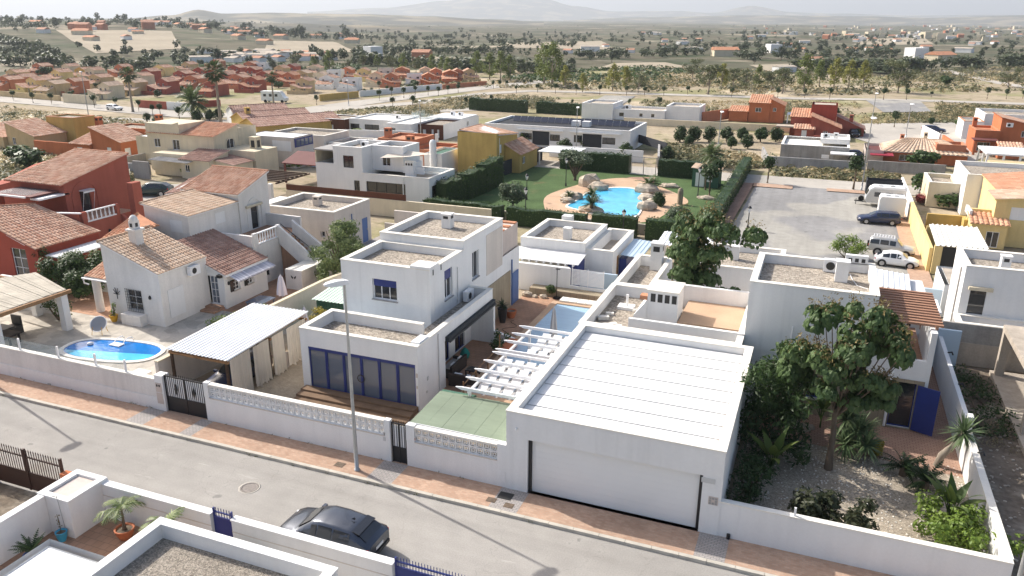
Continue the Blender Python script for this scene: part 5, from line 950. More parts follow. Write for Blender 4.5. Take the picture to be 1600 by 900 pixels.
def gable(T, x0, y0, x1, y1, z0, e, r, ax, wall, tm='tile', holes={}, pitch=.34, course=.5, seed=1, oh=.2, name='wall'):
    """block under a ridged roof; the ridge runs along ax"""
    P = rect(x0, y0, x1, y1); b = MB()
    for i in range(4):
        j = (i+1) % 4; fr = facade(b, P[i], P[j], z0, e, holes.get(i, ()),.12)
        for h in holes.get(i, ()): window(T, P[i], P[j], h, .12, nx=2 if h[1]-h[0] > .6 else 1, fw=.06)
        if (ax == 'y') == (i % 2 == 0): b.poly([fr(0, e), fr(fr.L, e), fr(fr.L/2, r)])
    T.part(name, b, wall); o = oh
    if ax == 'y':
        xm = (x0+x1)/2; tiles(T, (x1+o,y0-o,e-.06),(x1+o,y1+o,e-.06),(xm,y1+o,r),(xm,y0-o,r), tm, pitch, course, .07,.06, seed, soffit=wall); tiles(T, (x0-o,y1+o,e-.06),(x0-o,y0-o,e-.06),(xm,y0-o,r),(xm,y1+o,r), tm, pitch, course, .07,.06, seed+1, ridge=False, soffit=wall)
    else:
        ym = (y0+y1)/2; tiles(T, (x0-o,y0-o,e-.06),(x1+o,y0-o,e-.06),(x1+o,ym,r),(x0-o,ym,r), tm, pitch, course, .07,.06, seed, soffit=wall); tiles(T, (x1+o,y1+o,e-.06),(x0-o,y1+o,e-.06),(x0-o,ym,r),(x1+o,ym,r), tm, pitch, course, .07,.06, seed+1, ridge=False, soffit=wall)
def wins(T, p0, p1, hs, **k):
    for h in hs: window(T, p0, p1, h, .15, **k)
def sim(T, name, m, *boxes):
    b = MB(); [b.box(*q) for q in boxes]; return T.part(name, b, m)
# ---- M2: two storey white house with long dark window
T = Thing('modern_house', 'two storey white cubic house with a wide dark window and cream shade sail', 'house', (-43,74,0)); P0 = rect(-45,71.1,-37,77.2)
block(T, P0,0,2.6,2.98, holes={0: [(.5,5.2,.5,2.2)], 1: [(.6,5.6,.3,2.1)]}, roof='concrete'); window(T, P0[0], P0[1], (.5,5.2,.5,2.2), nx=4, frame='dark_plastic'); window(T, P0[1], P0[2], (.6,5.6,.3,2.1), nx=3, frame='dark_plastic')
hu = [(1.2,2.5,3.4,4.7),(2.4,3.1,.2,2.1)]; block(T, rect(-48.6,71.4,-45.02,76.8),0,5.2,5.6, holes={0: hu}, name='upper_wall', cop='white'); wins(T, (-48.6,71.4),(-45.02,71.4), hu, nx=2, frame='dark_plastic')
block(T, rect(-45,73.4,-41.2,77.1),2.99,5.2,5.6, holes={0: [(1.2,2.2,3.5,4.4)]}, name='upper_wall', cop='white'); wins(T, (-45,73.4),(-41.2,73.4), [(1.2,2.2,3.5,4.4)], nx=2)
block(T, rect(-51.2,71.8,-48.62,76),0,3.2,3.6, name='balcony_wall', roof='concrete', cop='white'); sim(T, 'porch_roof', 'greywall', (-51.3,71.7,5.0,-48.63,76,5.15)); sim(T, 'porch_wall', 'cream', (-51.1,75.6,3.61,-48.63,75.9,4.99),(-51.2,71.8,3.61,-51.05,75.59,4.99))
sim(T, 'parapet', 'white', (-41.1,73.0,2.99,-38.6,73.2,3.7),(-41.1,73.21,2.99,-40.9,77,3.7)); o = sim(T, 'chimney', 'white', (-40.6,72.6,2.7,-39.6,73.3,4.3)); b = MB(); [b.box(-40.5+.3*i, 72.585,3.9,-40.3+.3*i, 72.599,4.15) for i in range(3)]; T.part('vent', b, 'dark_plastic', o)
b = MB(); b.add([(-43.2,72.0,4.6),(-39.8,71.6,5.0),(-38.2,74.2,5.0),(-42.6,74.6,5.2),(-41,73.1,4.75)], [(0,1,4),(1,2,4),(2,3,4),(3,0,4)]); T.part('shade_sail', b, 'curtain'); b = MB(); b.box(-39.8,73.3,2.995,-37.3,76.9,3.05); T.part('skylight', b, 'glass_clear'); ac_unit(T, (-46.5,74.5,5.22)); ac_unit(T, (-47.3,75.6,5.22)); b = MB(); b.tube([(-40.0,71.0,0),(-40.0,71.0,2.9)], .06,6); T.part('drainpipe', b, 'white')
b = MB(); b.box(-51,66.0,0,-28,66.25,1.7); solo('boundary_wall', b, 'cream', 'long cream wall with brown screen in front of the two storey white cubic house', 'wall'); b = MB(); b.box(-51,66.1,1.702,-37,66.16,2.3); solo('brown_screen', b, 'brown', 'brown privacy screen on top of the long cream wall', 'screen')
# ---- blue sliding gate, pergola, red canopy left of it
b = MB(); b.box(-57.4,66.4,0,-53.9,66.5,2.0); [b.box(-57.4,66.38,.1+.48*i, -53.9,66.399,.5+.48*i) for i in range(4)]; solo('sliding_gate', b, 'blue_paint', 'blue sliding gate beside the black pergola behind the villa', 'gate')
T = Thing('black_pergola', 'black wooden pergola beside the blue sliding gate', 'pergola', (-55,70,0)); [sim(T, 'slat', 'wood_dark', (-57.5,67+.8*i, 2.2,-52.5,67.14+.8*i, 2.34)) for i in range(7)]; sim(T, 'beam', 'wood_dark', (-57.4,66.7,2.05,-57.2,72.6,2.19),(-52.8,66.7,2.05,-52.6,72.6,2.19)); sim(T, 'post', 'white', (-53.6,66.4,0,-53.2,66.8,2.04),(-57.9,66.3,0,-57.45,66.7,2.1))
b = MB(); b.add([(-59,76,2.3),(-53.5,76,2.3),(-53.5,80,3.1),(-59.5,80,3.1),(-59,76,2.4),(-53.5,76,2.4),(-53.5,80,3.2),(-59.5,80,3.2)], [(3,2,1,0),(4,5,6,7),(0,1,5,4),(1,2,6,5),(2,3,7,6),(3,0,4,7)]); [b.box(x-.1,76.1,0, x+.1,76.3,2.3) for x in (-58.7,-53.8)]; solo('red_canopy', b, 'redbrown_roof', 'sloping red brown canopy left of the white cubic house', 'canopy')
# ---- M3 cream house
T = Thing('cream_house', 'cream house with pink tiled roof and arched balcony window, behind the villa', 'house', (-75,80,0)); hs = {0: [(1.0,2.0,2.9,4.0),(4.0,5.1,2.7,4.0)], 1: [(2.2,3.6,2.6,4.1)]}
mono(T, -80.2,77,-69.6,81.5,0,4.65,5.7, '-y', 'cream', 'tile_orange', hs, seed=21); b = MB(); facade(b, (-80.3,76.95),(-74.8,76.95),4.3,(4.7,6.2)); b.box(-80.3,76.97,4.6,-74.8,81.6,5.9); T.part('sloped_parapet', b, 'cream')
block(T, rect(-80.2,81.55,-69.6,85),0,4.9,5.2, wall='cream', name='rear_wall', cop=None); block(T, rect(-85.6,80.2,-80.25,84.5),0,3.45,3.5, wall='cream', roof='metal_white', name='side_wall', cop=None)
mono(T, -72.0,73.6,-67.6,77,0,2.3,3.1, '-y', 'cream', 'tile_brown', {0: [(.6,1.3,.8,1.7)]}, seed=22, name='porch_wall'); sim(T, 'terrace_wall', 'cream', (-77,74.4,0,-72.1,76.9,2.7)); mono(T, -68.8,74.5,-64.8,78,0,1.9,2.5, '+x', 'cream', 'tile_brown', seed=23, name='porch_wall'); chimney(T, -66.2,80.5,0,1.0,4.4, 'cream'); sim(T, 'side_wing', 'cream', (-69.55,78.2,0,-64.5,82.5,3.0)); ac_unit(T, (-65.2,74.2,1.0), 'x', .8)
arch_ring(T, (-69.6,77),(-69.6,81.5),2.9,2.6,3.4,.75, 'cream', .14)
b = MB(); b.box(-84.5,73.5,0,-77,73.75,1.3); b.box(-84.5,73.76,0,-84.3,82,1.3); solo('boundary_wall', b, 'greywall', 'grey boundary wall in front of the cream house', 'wall'); b = MB(); b.box(-77.5,71.5,0,-75,71.7,2.1); [b.box(-77.4+.12*i, 71.48,0,-77.34+.12*i, 71.499,2.1) for i in range(20)]; solo('metal_gate', b, 'greywall', 'grey metal gate at the end of the lane left of the villa', 'gate')
b = MB(); corr(b, (-76,72.5,2.2),(-70,72.5,2.1),(-70,74.3,2.2),(-76,74.3,2.3),.3); solo('car_canopy', b, 'greywall', 'grey flat canopy in front of the cream house', 'canopy')
# ---- M4 and blocks behind
T = Thing('pale_block_house', 'pale block house with white metal roof and blue glazed end', 'house', (-66,86,0)); block(T, rect(-71,84.2,-63.2,88.5),0,3.9,3.95, wall='greycream', roof='metal_white', cop=None); b = MB(); b.box(-63.19,84.4,2.7,-63.1,88.3,3.8); o = T.part('glazing', b, 'blue_paint'); b = MB(); [b.box(-63.099,84.7+.9*i, 2.85,-63.08,85.4+.9*i, 3.65) for i in range(4)]; T.part('pane', b, 'glass_grey', o)
sim(T, 'shutter_panel', 'white', (-66.5,84.18,2.2,-63.6,84.199,3.5)); block(T, rect(-71.5,90,-62.5,96),0,3.2,3.5, wall='greycream', name='rear_wall'); block(T, rect(-62.3,90.5,-57.6,96),0,2.3,2.6, wall='greycream', name='side_wall', holes={0: [(2.3,3.3,1.0,1.9)]}); wins(T, (-62.3,90.5),(-57.6,90.5), [(2.3,3.3,1.0,1.9)])
b = MB(); b.box(-62.2,86.3,0,-60.8,90.3,1.5); solo('side_store', b, 'blue_pale', 'small bluish store beside the pale block house', 'shed')
# ---- M5, M6: brown and white pair
T = Thing('brown_fronted_house', 'white L shaped house with a brown panelled front block', 'house', (-72,117,0)); block(T, rect(-80.2,114.2,-75,120),0,2.3,2.45, wall='brown', cop='white', holes={0: [(1.1,1.6,.1,1.7),(2.4,2.9,.1,1.5)]}); wins(T, (-80.2,114.2),(-75,114.2), [(1.1,1.6,.1,1.7),(2.4,2.9,.1,1.5)], nx=1, glass='white_paint')
block(T, rect(-74.98,115.5,-66,124),0,2.3,2.5, name='white_wall', roof='coping', cop='white', holes={0: [(.2,2.0,.1,1.7),(3.0,5.8,.8,1.7)]}); wins(T, (-74.98,115.5),(-66,115.5), [(.2,2.0,.1,1.7),(3.0,5.8,.8,1.7)], nx=2, frame='dark_plastic'); block(T, rect(-65.98,112.5,-61.5,122),0,2.3,2.5, name='white_wall', roof='coping', cop='white', holes={3: [], 0: [(.5,1.6,.2,1.8)]}); wins(T, (-65.98,112.5),(-61.5,112.5), [(.5,1.6,.2,1.8)], nx=1, frame='dark_plastic'); ac_unit(T, (-68,120,2.32))
b = MB(); b.box(-80,108.2,0,-66,108.4,.8); b.beam((-72,107.4,1.0),(-60,110.5,1.0),.25,1.6); solo('boundary_wall', b, 'white', 'white boundary wall in front of the brown fronted house', 'wall')
T = Thing('brown_panel_house', 'white house with brown panel front and glass roof terrace', 'house', (-59,121,0)); block(T, rect(-61.6,114.9,-56.95,122),0,2.1,2.3, wall='brown', cop=None, holes={0: [(.9,1.5,.1,1.5),(2.5,2.9,.3,1.6),(3.5,3.9,.3,1.6)]}, skip=(1,)); wins(T, (-61.6,114.9),(-56.95,114.9), [(.9,1.5,.1,1.5),(2.5,2.9,.3,1.6),(3.5,3.9,.3,1.6)], nx=1, glass='white_paint')
b = MB(); facade(b, (-56.93,114.9),(-56.93,129),0,2.45, [(9,9.8,1.2,1.9)], .1); b.box(-63.5,122.1,0,-57.2,129,2.6); T.part('white_wall', b, 'white'); b = MB(); b.box(-66,121.0,2.4,-60,121.05,3.3); b.box(-66,121.1,2.4,-65.95,126,3.3); T.part('glass_balustrade', b, 'glass_clear'); [ac_unit(T, (x, 126,2.62)) for x in (-60.5,-59)]; sim(T, 'fence', 'dark_plastic', (-63,111.0,.3,-60.2,111.1,1.3),(-59.5,111.0,.3,-56.5,111.1,1.3)); sim(T, 'fence_pier', 'white', (-60.15,110.9,0,-59.6,111.2,1.5),(-56.45,110.9,0,-56.0,111.2,1.5))
# ---- M7 ochre, M8 salmon
T = Thing('ochre_house', 'tall ochre house with blank side wall beside the pool garden', 'house', (-40,93,0)); b = MB(); facade(b, (-42.6,89.9),(-37.3,89.9),0,5.2); facade(b, (-42.6,97),(-42.6,89.9),0,5.2); facade(b, (-37.3,89.9),(-37.3,97),0,(5.2,4.5), [(1.0,1.8,2.6,3.7)]); facade(b, (-37.3,97),(-42.6,97),0,(4.5,5.2)); T.part('wall', b, 'ochre'); wins(T, (-37.3,89.9),(-37.3,97), [(1.0,1.8,2.6,3.7)], nx=1, glass='white_paint')
tiles(T, (-37.1,90.4,4.9),(-37.1,97.1,4.3),(-42.5,97.1,5.2),(-42.5,90.4,5.25), 'tile', .34,.5,.07,.06,31); mono(T, -37.28,92.5,-35.2,99,0,2.3,3.6, '+x', 'ochre', 'tile', {1: [(1.0,2.0,1.0,1.9)]}, seed=32, name='side_wall'); b = MB(); b.tube([(-37.2,90.6,0),(-37.2,90.6,4.6)], .05,6); T.part('drainpipe', b, 'coping')
T = Thing('salmon_house', 'low salmon house with tiled terraces and chimneys behind the cubic house', 'house', (-52,95,0)); block(T, rect(-56,93,-50.5,99),0,2.9,3.2, wall='salmon', roof='tile_orange', cop='tile_orange'); chimney(T, -54.8,93.8,3.2,.8,1.3, 'salmon'); block(T, rect(-50.4,91.5,-45.8,98),0,1.9,2.3, wall='salmon', roof='tile_orange', cop='tile_orange', holes={0: [(1.2,2.0,.1,1.5)]}, name='side_wall'); wins(T, (-50.4,91.5),(-45.8,91.5), [(1.2,2.0,.1,1.5)], glass='white_paint'); chimney(T, -50.6,92.2,2.3,.9,1.6, 'salmon')
block(T, rect(-45.6,86.5,-43.2,92),0,2.6,2.8, name='white_wing', wall='white', roof='green_shed', cop=None); b = MB(); b.lathe([(.42,0),(.42,4.2),(.3,4.5),(.02,4.6)], (-44.2,86.2,0),12); T.part('round_chimney', b, 'white')
b = MB(); b.box(-37.0,84,0,-35.5,84.1,1.6); b.beam((-36.8,80,.9),(-35.9,103,.9),.1,1.8); solo('dark_screen_fence', b, 'darkgrey', 'dark screen fence along the left edge of the pool garden', 'fence'); b = MB(); b.box(-35.3,99.5,1.7,-30,104.5,1.8); [b.box(x-.08,99.6,0, x+.08,99.76,1.7) for x in (-35.1,-30.2)]; solo('white_carport', b, 'metal_white', 'white flat carport roof behind the dark screen fence', 'carport')
# ---- M9 long white house with solar panels
T = Thing('solar_roof_house', 'long white two storey terrace house with a row of dark solar panels on the roof', 'house', (-38,120,0)); hs = [(6.0,7.9,1.0,2.0),(10.8,12.4,1.0,2.0),(14.6,15.9,1.0,2.1),(19.0,21.0,1.0,2.0)]
block(T, rect(-49.4,114.2,-26.2,125.5),0,2.8,3.1, holes={0: hs}, roof='darkgrey', cop='white'); wins(T, (-49.4,114.2),(-26.2,114.2), hs, nx=3, frame='dark_plastic'); sim(T, 'dark_cladding', 'darkgrey', (-41.4,114.12,.3,-38.7,114.198,2.35),(-33.4,114.12,.3,-30.5,114.198,2.35))
sim(T, 'frame_band', 'white', (-43.9,113.9,2.45,-36.5,114.199,2.65),(-35.4,113.9,2.45,-27.6,114.199,2.65)); me = MB(); me.add([(-.55,0,0),(.55,0,0),(.55,.7,.75),(-.55,.7,.75),(-.55,0,-.04),(.55,0,-.04),(.55,.75,.72),(-.55,.75,.72)], [(0,1,2,3),(7,6,5,4),(0,4,5,1),(1,5,6,2),(2,6,7,3),(3,7,4,0)]); mm = me.mesh('solar_panel', 'solar')
for i in range(17): T.inst('solar_panel', mm, (-46.5+1.18*i, 120.5,2.95))
sim(T, 'roof_hatch', 'white', (-36.6,118.6,2.8,-35.4,119.8,3.6),(-34.9,118.6,2.8,-33.7,119.8,3.6)); b = MB(); b.beam((-26.2,120,1.3),(-20.5,113,1.3),.12,1.2); solo('dark_fence', b, 'darkgrey', 'dark screen fence at the right end of the solar roof house', 'fence'); b = MB(); b.beam((-22.6,118,.7),(-19.9,104,.7),.3,1.4); solo('lane_wall', b, 'greywall', 'grey wall along the lane behind the pool garden gate', 'wall')
b = MB(); b.box(-36,106.4,0,-22.5,106.6,1.6); solo('terrace_wall', b, 'white', 'white garden wall in front of the solar roof house', 'wall')
# ---- M10 white row behind, M11 terracotta, M12 red, M13 grey, M14 tiled bungalow, M15 orange
T = Thing('white_row_house', 'long low white house with small windows behind the solar roof house', 'house', (-33,155,0)); block(T, rect(-44.9,152.1,-38.6,160),0,2.7,3.0, cop='white', roof='concrete'); hs = [(1,2,.6,1.4),(5.0,5.7,.7,1.4),(7.3,8.0,.7,1.4)]; block(T, rect(-38.58,153,-28.6,160),0,1.7,2.0, holes={0: hs}, cop='white', roof='concrete', name='low_wall'); wins(T, (-38.58,153),(-28.6,153), hs, nx=1); block(T, rect(-28.58,153.9,-22.2,161),0,2.6,2.9, cop='white', roof='concrete', name='end_wall'); ac_unit(T, (-36.5,156,1.75), 'x', 1.4)
b = MB(); b.box(-35,146.5,0,-3.0,146.8,1.2); solo('boundary_wall', b, 'cream', 'long pale wall behind the row of dark round trees', 'wall')
T = Thing('terracotta_house', 'terracotta house with orange tiled roofs in front of the dry field', 'house', (-11,163,0)); mono(T, -13.8,159.8,-9.9,165,0,3.6,4.7, '-y', 'terracotta', 'tile_orange', {0: [(1.2,2.3,1.9,2.7)]}, .4,.6,41); mono(T, -9.88,159.9,-7.4,166,0,3.2,4.4, '+x', 'terracotta', 'tile_orange', {0: [(.5,1.1,2.1,2.8)]}, .4,.6,42, name='side_wall'); mono(T, -17.4,159.5,-13.9,164,0,1.9,2.5, '-y', 'terracotta', 'tile_orange', {}, .4,.6,43, name='low_wall')
b = MB(); b.beam((-22,156.5,.8),(-17,162,1.2),.25,2.0); solo('sloping_wall', b, 'salmon', 'sloping salmon wall left of the terracotta house', 'wall'); b = MB(); b.box(-6.8,160,1.6,-2.5,164,1.7); [b.box(x-.1,160,0, x+.1,160.2,1.6) for x in (-6.6,-2.8)]; solo('white_carport', b, 'metal_white', 'white flat carport between the terracotta and red houses', 'carport')
T = Thing('dark_red_house', 'dark red house with square tower and orange tiled roofs by the lane', 'house', (0,145,0)); mono(T, -5.3,142.2,-2.0,148.5,0,3.2,4.0, '-y', 'red2', 'tile_orange', {}, .4,.6,44); mono(T, -2.0,139.6,2.6,145,0,1.9,3.7, '+x', 'red2', 'tile_orange', {0: [(2.0,2.7,.5,1.4)]}, .4,.6,45, name='front_wall'); block(T, rect(-2.3,145.1,1.8,150),0,5.0,5.1, wall='red', roof='concrete', cop=None, name='tower_wall'); mono(T, 1.9,146,6.4,151,0,1.2,3.2, '+x', 'red2', 'tile_brown', {}, .4,.6,46, name='rear_wall'); chimney(T, 4.2,147,2.0,.6,1.4, 'red2'); mono(T, -4.4,138.6,-1.4,140.6,0,1.7,2.2, '-y', 'red2', 'tile', {0: [(1.1,1.9,.1,1.5)]}, .4,.6,47, name='porch_wall', glass='white_paint'); sim(T, 'garden_wall', 'red2', (-7.3,138.5,0,-7.0,144,1.7),(-1.3,136.6,0,2.2,136.9,1.0)); sim(T, 'porch_slab', 'concrete', (-7.4,139.2,1.75,-3.6,141.6,1.95))
T = Thing('grey_unfinished_house', 'unrendered grey block house with flat white roof behind a grey wall', 'house', (-1,122,0)); block(T, rect(-5.3,117.9,3.7,127),0,1.6,1.95, wall='greyblock', cop='white', roof='coping'); block(T, rect(-.2,121.0,3.68,126.9),1.96,2.3,2.6, wall='white', cop='white', roof='coping', name='upper_wall'); chimney(T, 1.8,123,2.3,.6,.9, 'white'); ac_unit(T, (.6,125,2.32)); sim(T, 'canopy', 'white_paint', (1.3,115.6,1.25,4.6,117.8,1.4)); sim(T, 'canopy_post', 'greywall', (1.5,115.7,0,1.65,115.85,1.25),(4.3,115.7,0,4.45,115.85,1.25)); sim(T, 'window_grille', 'white_paint', (.2,117.85,.3,1.2,117.895,.85))
b = MB(); b.box(-6.4,110.5,0,5.7,110.75,1.3); b.beam((-6.5,110.6,.6),(-7.8,119,.6),.25,1.4); solo('boundary_wall', b, 'greywall', 'grey wall in front of the unrendered block house', 'wall'); b = MB(); b.box(5.9,111.8,0,15,112.05,1.35); solo('boundary_wall', b, 'greyblock', 'grey wall in front of the wide tiled bungalow', 'wall')
T = Thing('tiled_bungalow', 'wide terracotta bungalow under a spreading pale tiled roof with two chimneys', 'house', (13,123,0)); b = MB(); hs = [(2.0,3.4,.3,1.1)]; [facade(b, p, q, 0,1.45, hs if i == 0 else ()) for i, (p, q) in enumerate(zip(rect(8.2,120.3,18.4,127), rect(8.2,120.3,18.4,127)[1:]+[(8.2,120.3)]))]; T.part('wall', b, 'terracotta'); wins(T, (8.2,120.3),(18.4,120.3), hs)
tiles(T, (7.9,120.0,1.42),(18.7,120.0,1.42),(15.5,123.6,2.9),(11.0,123.6,2.9), 'tile_pale', .4,.6,.08,.06,51); tiles(T, (7.9,127.3,1.42),(7.9,120.0,1.42),(11.0,123.6,2.9),(11.0,123.7,2.9), 'tile_pale', .4,.6,.08,.06,52, ridge=False); tiles(T, (18.7,120.0,1.42),(18.7,127.3,1.42),(15.5,123.7,2.9),(15.5,123.6,2.9), 'tile_pale', .4,.6,.08,.06,53, ridge=False); tiles(T, (18.7,127.3,1.42),(7.9,127.3,1.42),(11.0,123.7,2.9),(15.5,123.7,2.9), 'tile_pale', .4,.6,.08,.06,54)
chimney(T, 10.6,125.4,2.0,.5,1.2, 'salmon'); chimney(T, 13.6,125.8,2.2,.5,1.4, 'cream'); block(T, rect(14.6,120.8,18.2,124.5),1.6,2.2,2.7, wall='salmon', cop='tile_orange', name='terrace_wall', roof='concrete'); sim(T, 'red_awning', 'red_fabric', (6.4,117.4,1.2,9.3,119.9,1.3)); block(T, rect(5.8,119.0,8.1,126),0,1.4,1.7, wall='pinkgrey', name='side_wall', roof='redbrown_roof', cop=None)
T = Thing('orange_house', 'orange house with tiled terraces at the right edge, behind the white pergola', 'house', (25,137,0)); block(T, rect(21.0,134.3,24.2,141),0,3.0,3.3, wall='terracotta', roof='tile_orange', cop='tile_orange', holes={0: [(.5,2.2,.3,1.6)]}); wins(T, (21.0,134.3),(24.2,134.3), [(.5,2.2,.3,1.6)]); mono(T, 24.22,135,31,142,0,3.6,5.2, '+x', 'terracotta', 'tile', {0: [(2.8,3.6,2.5,3.4)]}, .4,.6,61, name='tower_wall'); chimney(T, 21.4,139,3.3,.6,1.3, 'terracotta'); mono(T, 23.6,129.6,26.5,131.5,0,1.7,2.1, '-y', 'terracotta', 'tile', {}, .4,.6,62, name='porch_wall'); sim(T, 'porch_roof', 'redbrown_roof', (20.6,131.6,2.1,23.8,134.2,2.25)); sim(T, 'porch_post', 'terracotta', (20.7,131.7,0,21.0,132,2.1),(23.4,131.7,0,23.7,132,2.1)); ac_unit(T, (25.3,134.8,3.9))
b = MB(); b.beam((17.6,140,.7),(18.6,122,.9),.3,2.0); solo('garden_wall', b, 'terracotta', 'orange garden wall left of the orange house', 'wall'); b = MB(); b.beam((15.8,152,.8),(17.3,141,.8),.3,1.8); solo('garden_wall', b, 'white', 'white garden wall at the end of the lane with the parked blue car', 'wall')
T = Thing('white_block_house', 'white block house with grey upper box behind the orange house', 'house', (26,160,0)); block(T, rect(21.5,150,24.5,157),0,2.6,2.9, cop='tile_orange'); block(T, rect(25.0,154,36,164),0,3.4,3.8, wall='white', name='upper_wall', cop='white')
T = Thing('white_pergola', 'white flat pergola with square posts in front of the orange house', 'pergola', (26,121,0)); sim(T, 'roof', 'white_paint', (19.6,114.5,2.55,30,121.5,2.75))
for x in (19.8,21.6,23.4,25.4): b = MB(); b.box(x-.12,114.6,0, x+.12,114.84,2.549); T.part('post', b, 'white_paint')
b = MB(); b.box(19.7,117.5,0,19.9,117.7,2.549); b.box(19.7,121.2,0,19.9,121.4,2.549); T.part('post', b, 'white_paint')
# ---- M16 yellow and white houses by the car park
T = Thing('yellow_house', 'yellow house with orange tiled roofs above the car park wall', 'house', (17,80,0)); mono(T, 14.6,76.8,22,80.5,0,4.1,4.9, '-x', 'yellow', 'tile_pale', {0: [(1.2,2.4,2.4,3.5)], 3: []}, .34,.5,71, glass='white_paint'); mono(T, 15.3,80.6,22,88.5,0,4.2,5.1, '-x', 'yellow', 'tile_orange', {}, .34,.5,72, name='rear_wall'); mono(T, 12.9,75.6,15.6,77.8,0,2.1,2.6, '-y', 'yellow', 'tile_orange', {0: [(1.2,2.2,.1,1.5)], 3: [(.6,1.4,.5,1.6)]}, .34,.5,73, name='porch_wall'); sim(T, 'porch_parapet', 'yellow', (12.85,77.9,0,14.55,78.2,2.9)); b = MB(); b.lathe([(.02,0),(.09,.06),(.09,.22),(.02,.3)], (17.6,76.72,1.7),6); T.part('lantern', b, 'black_metal'); b = MB(); b.box(12.8,77.0,2.3,13.0,79.5,2.9); T.part('white_edge', b, 'white')
T = Thing('white_terrace_house', 'white flat roofed house with tall dark slit windows behind the yellow house', 'house', (17,93,0)); hs = {3: [(.6,1.0,1.8,3.4),(2.6,3.0,1.4,3.2),(4.4,4.8,1.0,3.0)]}; block(T, rect(13.9,88.7,22,97.5),0,3.7,4.1, holes=hs); wins(T, (13.9,97.5),(13.9,88.7), hs[3], nx=1); block(T, rect(11.0,91.5,13.88,97.3),0,2.2,2.6, wall='cream', name='low_wall', holes={3: [(2.5,2.9,.8,1.9)]}); wins(T, (11.0,97.3),(11.0,91.5), [(2.5,2.9,.8,1.9)], nx=1); sim(T, 'rear_block', 'sand', (17.5,97.6,0,26,101,3.9))
b = MB(); b.box(8.75,66,0,9.0,83.6,2.0); solo('car_park_wall', b, 'yellow', 'yellow part of the wall along the right side of the car park', 'wall'); b = MB(); b.box(8.77,83.62,0,9.0,97,2.0); solo('car_park_wall', b, 'white', 'white part of the wall along the right side of the car park, beside the caravan', 'wall'); b = MB(); b.box(8.77,60.0,0,9.02,65.98,2.2); 
b = MB(); b.box(9.8,79.0,0,12.9,79.3,1.9); b.box(12.6,77.6,0,12.88,78.98,1.9); solo('courtyard_wall', b, 'ochre', 'short ochre courtyard wall in front of the yellow house', 'wall')
T = Thing('sheet_roof_garage', 'yellow carport with dark opening under a weathered ribbed sheet roof', 'carport', (11,69,0)); b = MB(); corr(b, (9.1,65.6,2.3),(12.7,65.8,2.3),(12.8,72.4,2.45),(9.2,72.2,2.45),.34,.07); T.part('sheet_roof', b, 'coping'); sim(T, 'wall', 'yellow', (9.05,65.7,0,9.6,66.0,2.25),(9.05,72.0,0,12.7,72.2,2.3)); sim(T, 'interior_shade_panel', 'black_metal', (9.62,65.8,.05,12.4,65.86,2.2))  # black panel across the opening stands for the shade inside the carport
# ---- M17 far right white house
T = Thing('corner_white_house', 'white house with dark balcony door at the right edge above the vacant plot', 'house', (13,52,0)); hs = [(.45,1.3,2.12,3.6)]; block(T, rect(8.75,50.4,20,54.6),0,4.5,5.0, holes={0: hs}); door(T, (8.75,50.4),(20,50.4), hs[0], 'glass_dark', .15, False, 'balcony_door'); sim(T, 'roller_awning', 'cream', (9.05,50.1,3.66,10.3,50.38,3.85)); block(T, rect(8.55,48.6,20,50.38),0,1.4,2.05, name='terrace_wall', roof='concrete', skip=(2,)); chimney(T, 10.9,51.6,4.5,.5,1.0); b = MB(); b.tube([(8.7,51.6,.5),(8.7,51.6,4.6)], .045,6); T.part('drainpipe', b, 'greywall'); block(T, rect(8.6,55.5,20,60),0,2.2,2.25, name='rear_wall', cop=None, roof='concrete')
b = MB(); b.box(6.3,46.5,0,8.5,46.7,2.3); b.box(6.3,55.0,0,8.5,55.2,2.0); solo('side_passage_wall', b, 'blue_pale', 'pale bluish wall in the passage between tower house and corner house', 'wall'); b = MB(); b.box(5.7,48.2,2.6,7.6,50.6,2.7); [b.box(x-.05, y-.05,0, x+.05, y+.05,2.6) for x in (5.8,7.5) for y in (48.3,50.5)]; solo('small_canopy', b, 'white_paint', 'small white canopy behind the slatted balcony', 'canopy')
sheet('paved_passage', rect(4.5,47.5,8.7,57.9),.03, 'concrete')
# ---- far left ochre and orange houses
T = Thing('pale_ochre_house', 'pale ochre house with sloping tiled roof at the far left', 'house', (-112,85,0)); mono(T, -112.2,81.6,-106.6,87,0,2.05,3.85, '+x', 'sand', 'tile', {0: [(1.0,1.7,.7,1.7)]}, .42,.6,81); block(T, rect(-110.5,87.1,-104.8,91),0,4.0,4.2, wall='ochre', cop='tile_orange', name='rear_wall'); mono(T, -118.5,81,-112.3,86,0,1.7,3.0, '+x', 'sand', 'tile', {0: [(3.4,4.1,.6,1.5)]}, .42,.6,82, name='side_wall')
T = Thing('orange_red_house', 'orange red house with low tiled roofs behind the brick red house', 'house', (-95,82,0)); mono(T, -93.5,80,-88.3,85,0,2.45,4.25, '+x', 'terracotta', 'tile', {0: [(2.6,3.4,.6,1.7)], 1: [(.6,1.6,.6,1.6)]}, .42,.6,83, glass='white_paint'); mono(T, -97.2,79.6,-93.6,83.5,0,1.9,3.0, '-y', 'terracotta', 'tile', {0: [(1.2,2.2,.5,1.5)]}, .42,.6,84, name='side_wall', glass='white_paint'); sim(T, 'garden_wall', 'terracotta', (-104.5,79.8,0,-97.3,80.1,1.9)); block(T, rect(-96,85.2,-87,89.5),0,3.4,3.6, wall='terracotta', cop='tile_orange', name='rear_wall'); chimney(T, -91,90,3.6,.8,1.4, 'terracotta'); chimney(T, -103,90,2.5,.8,1.6, 'terracotta')
T = Thing('yellow_wall_villa', 'wide low villa with broad grey pink tiled roofs and yellow walls', 'house', (-86.5,113,0), rz=R(60), local=True); hx, hy = 7.5,7.0
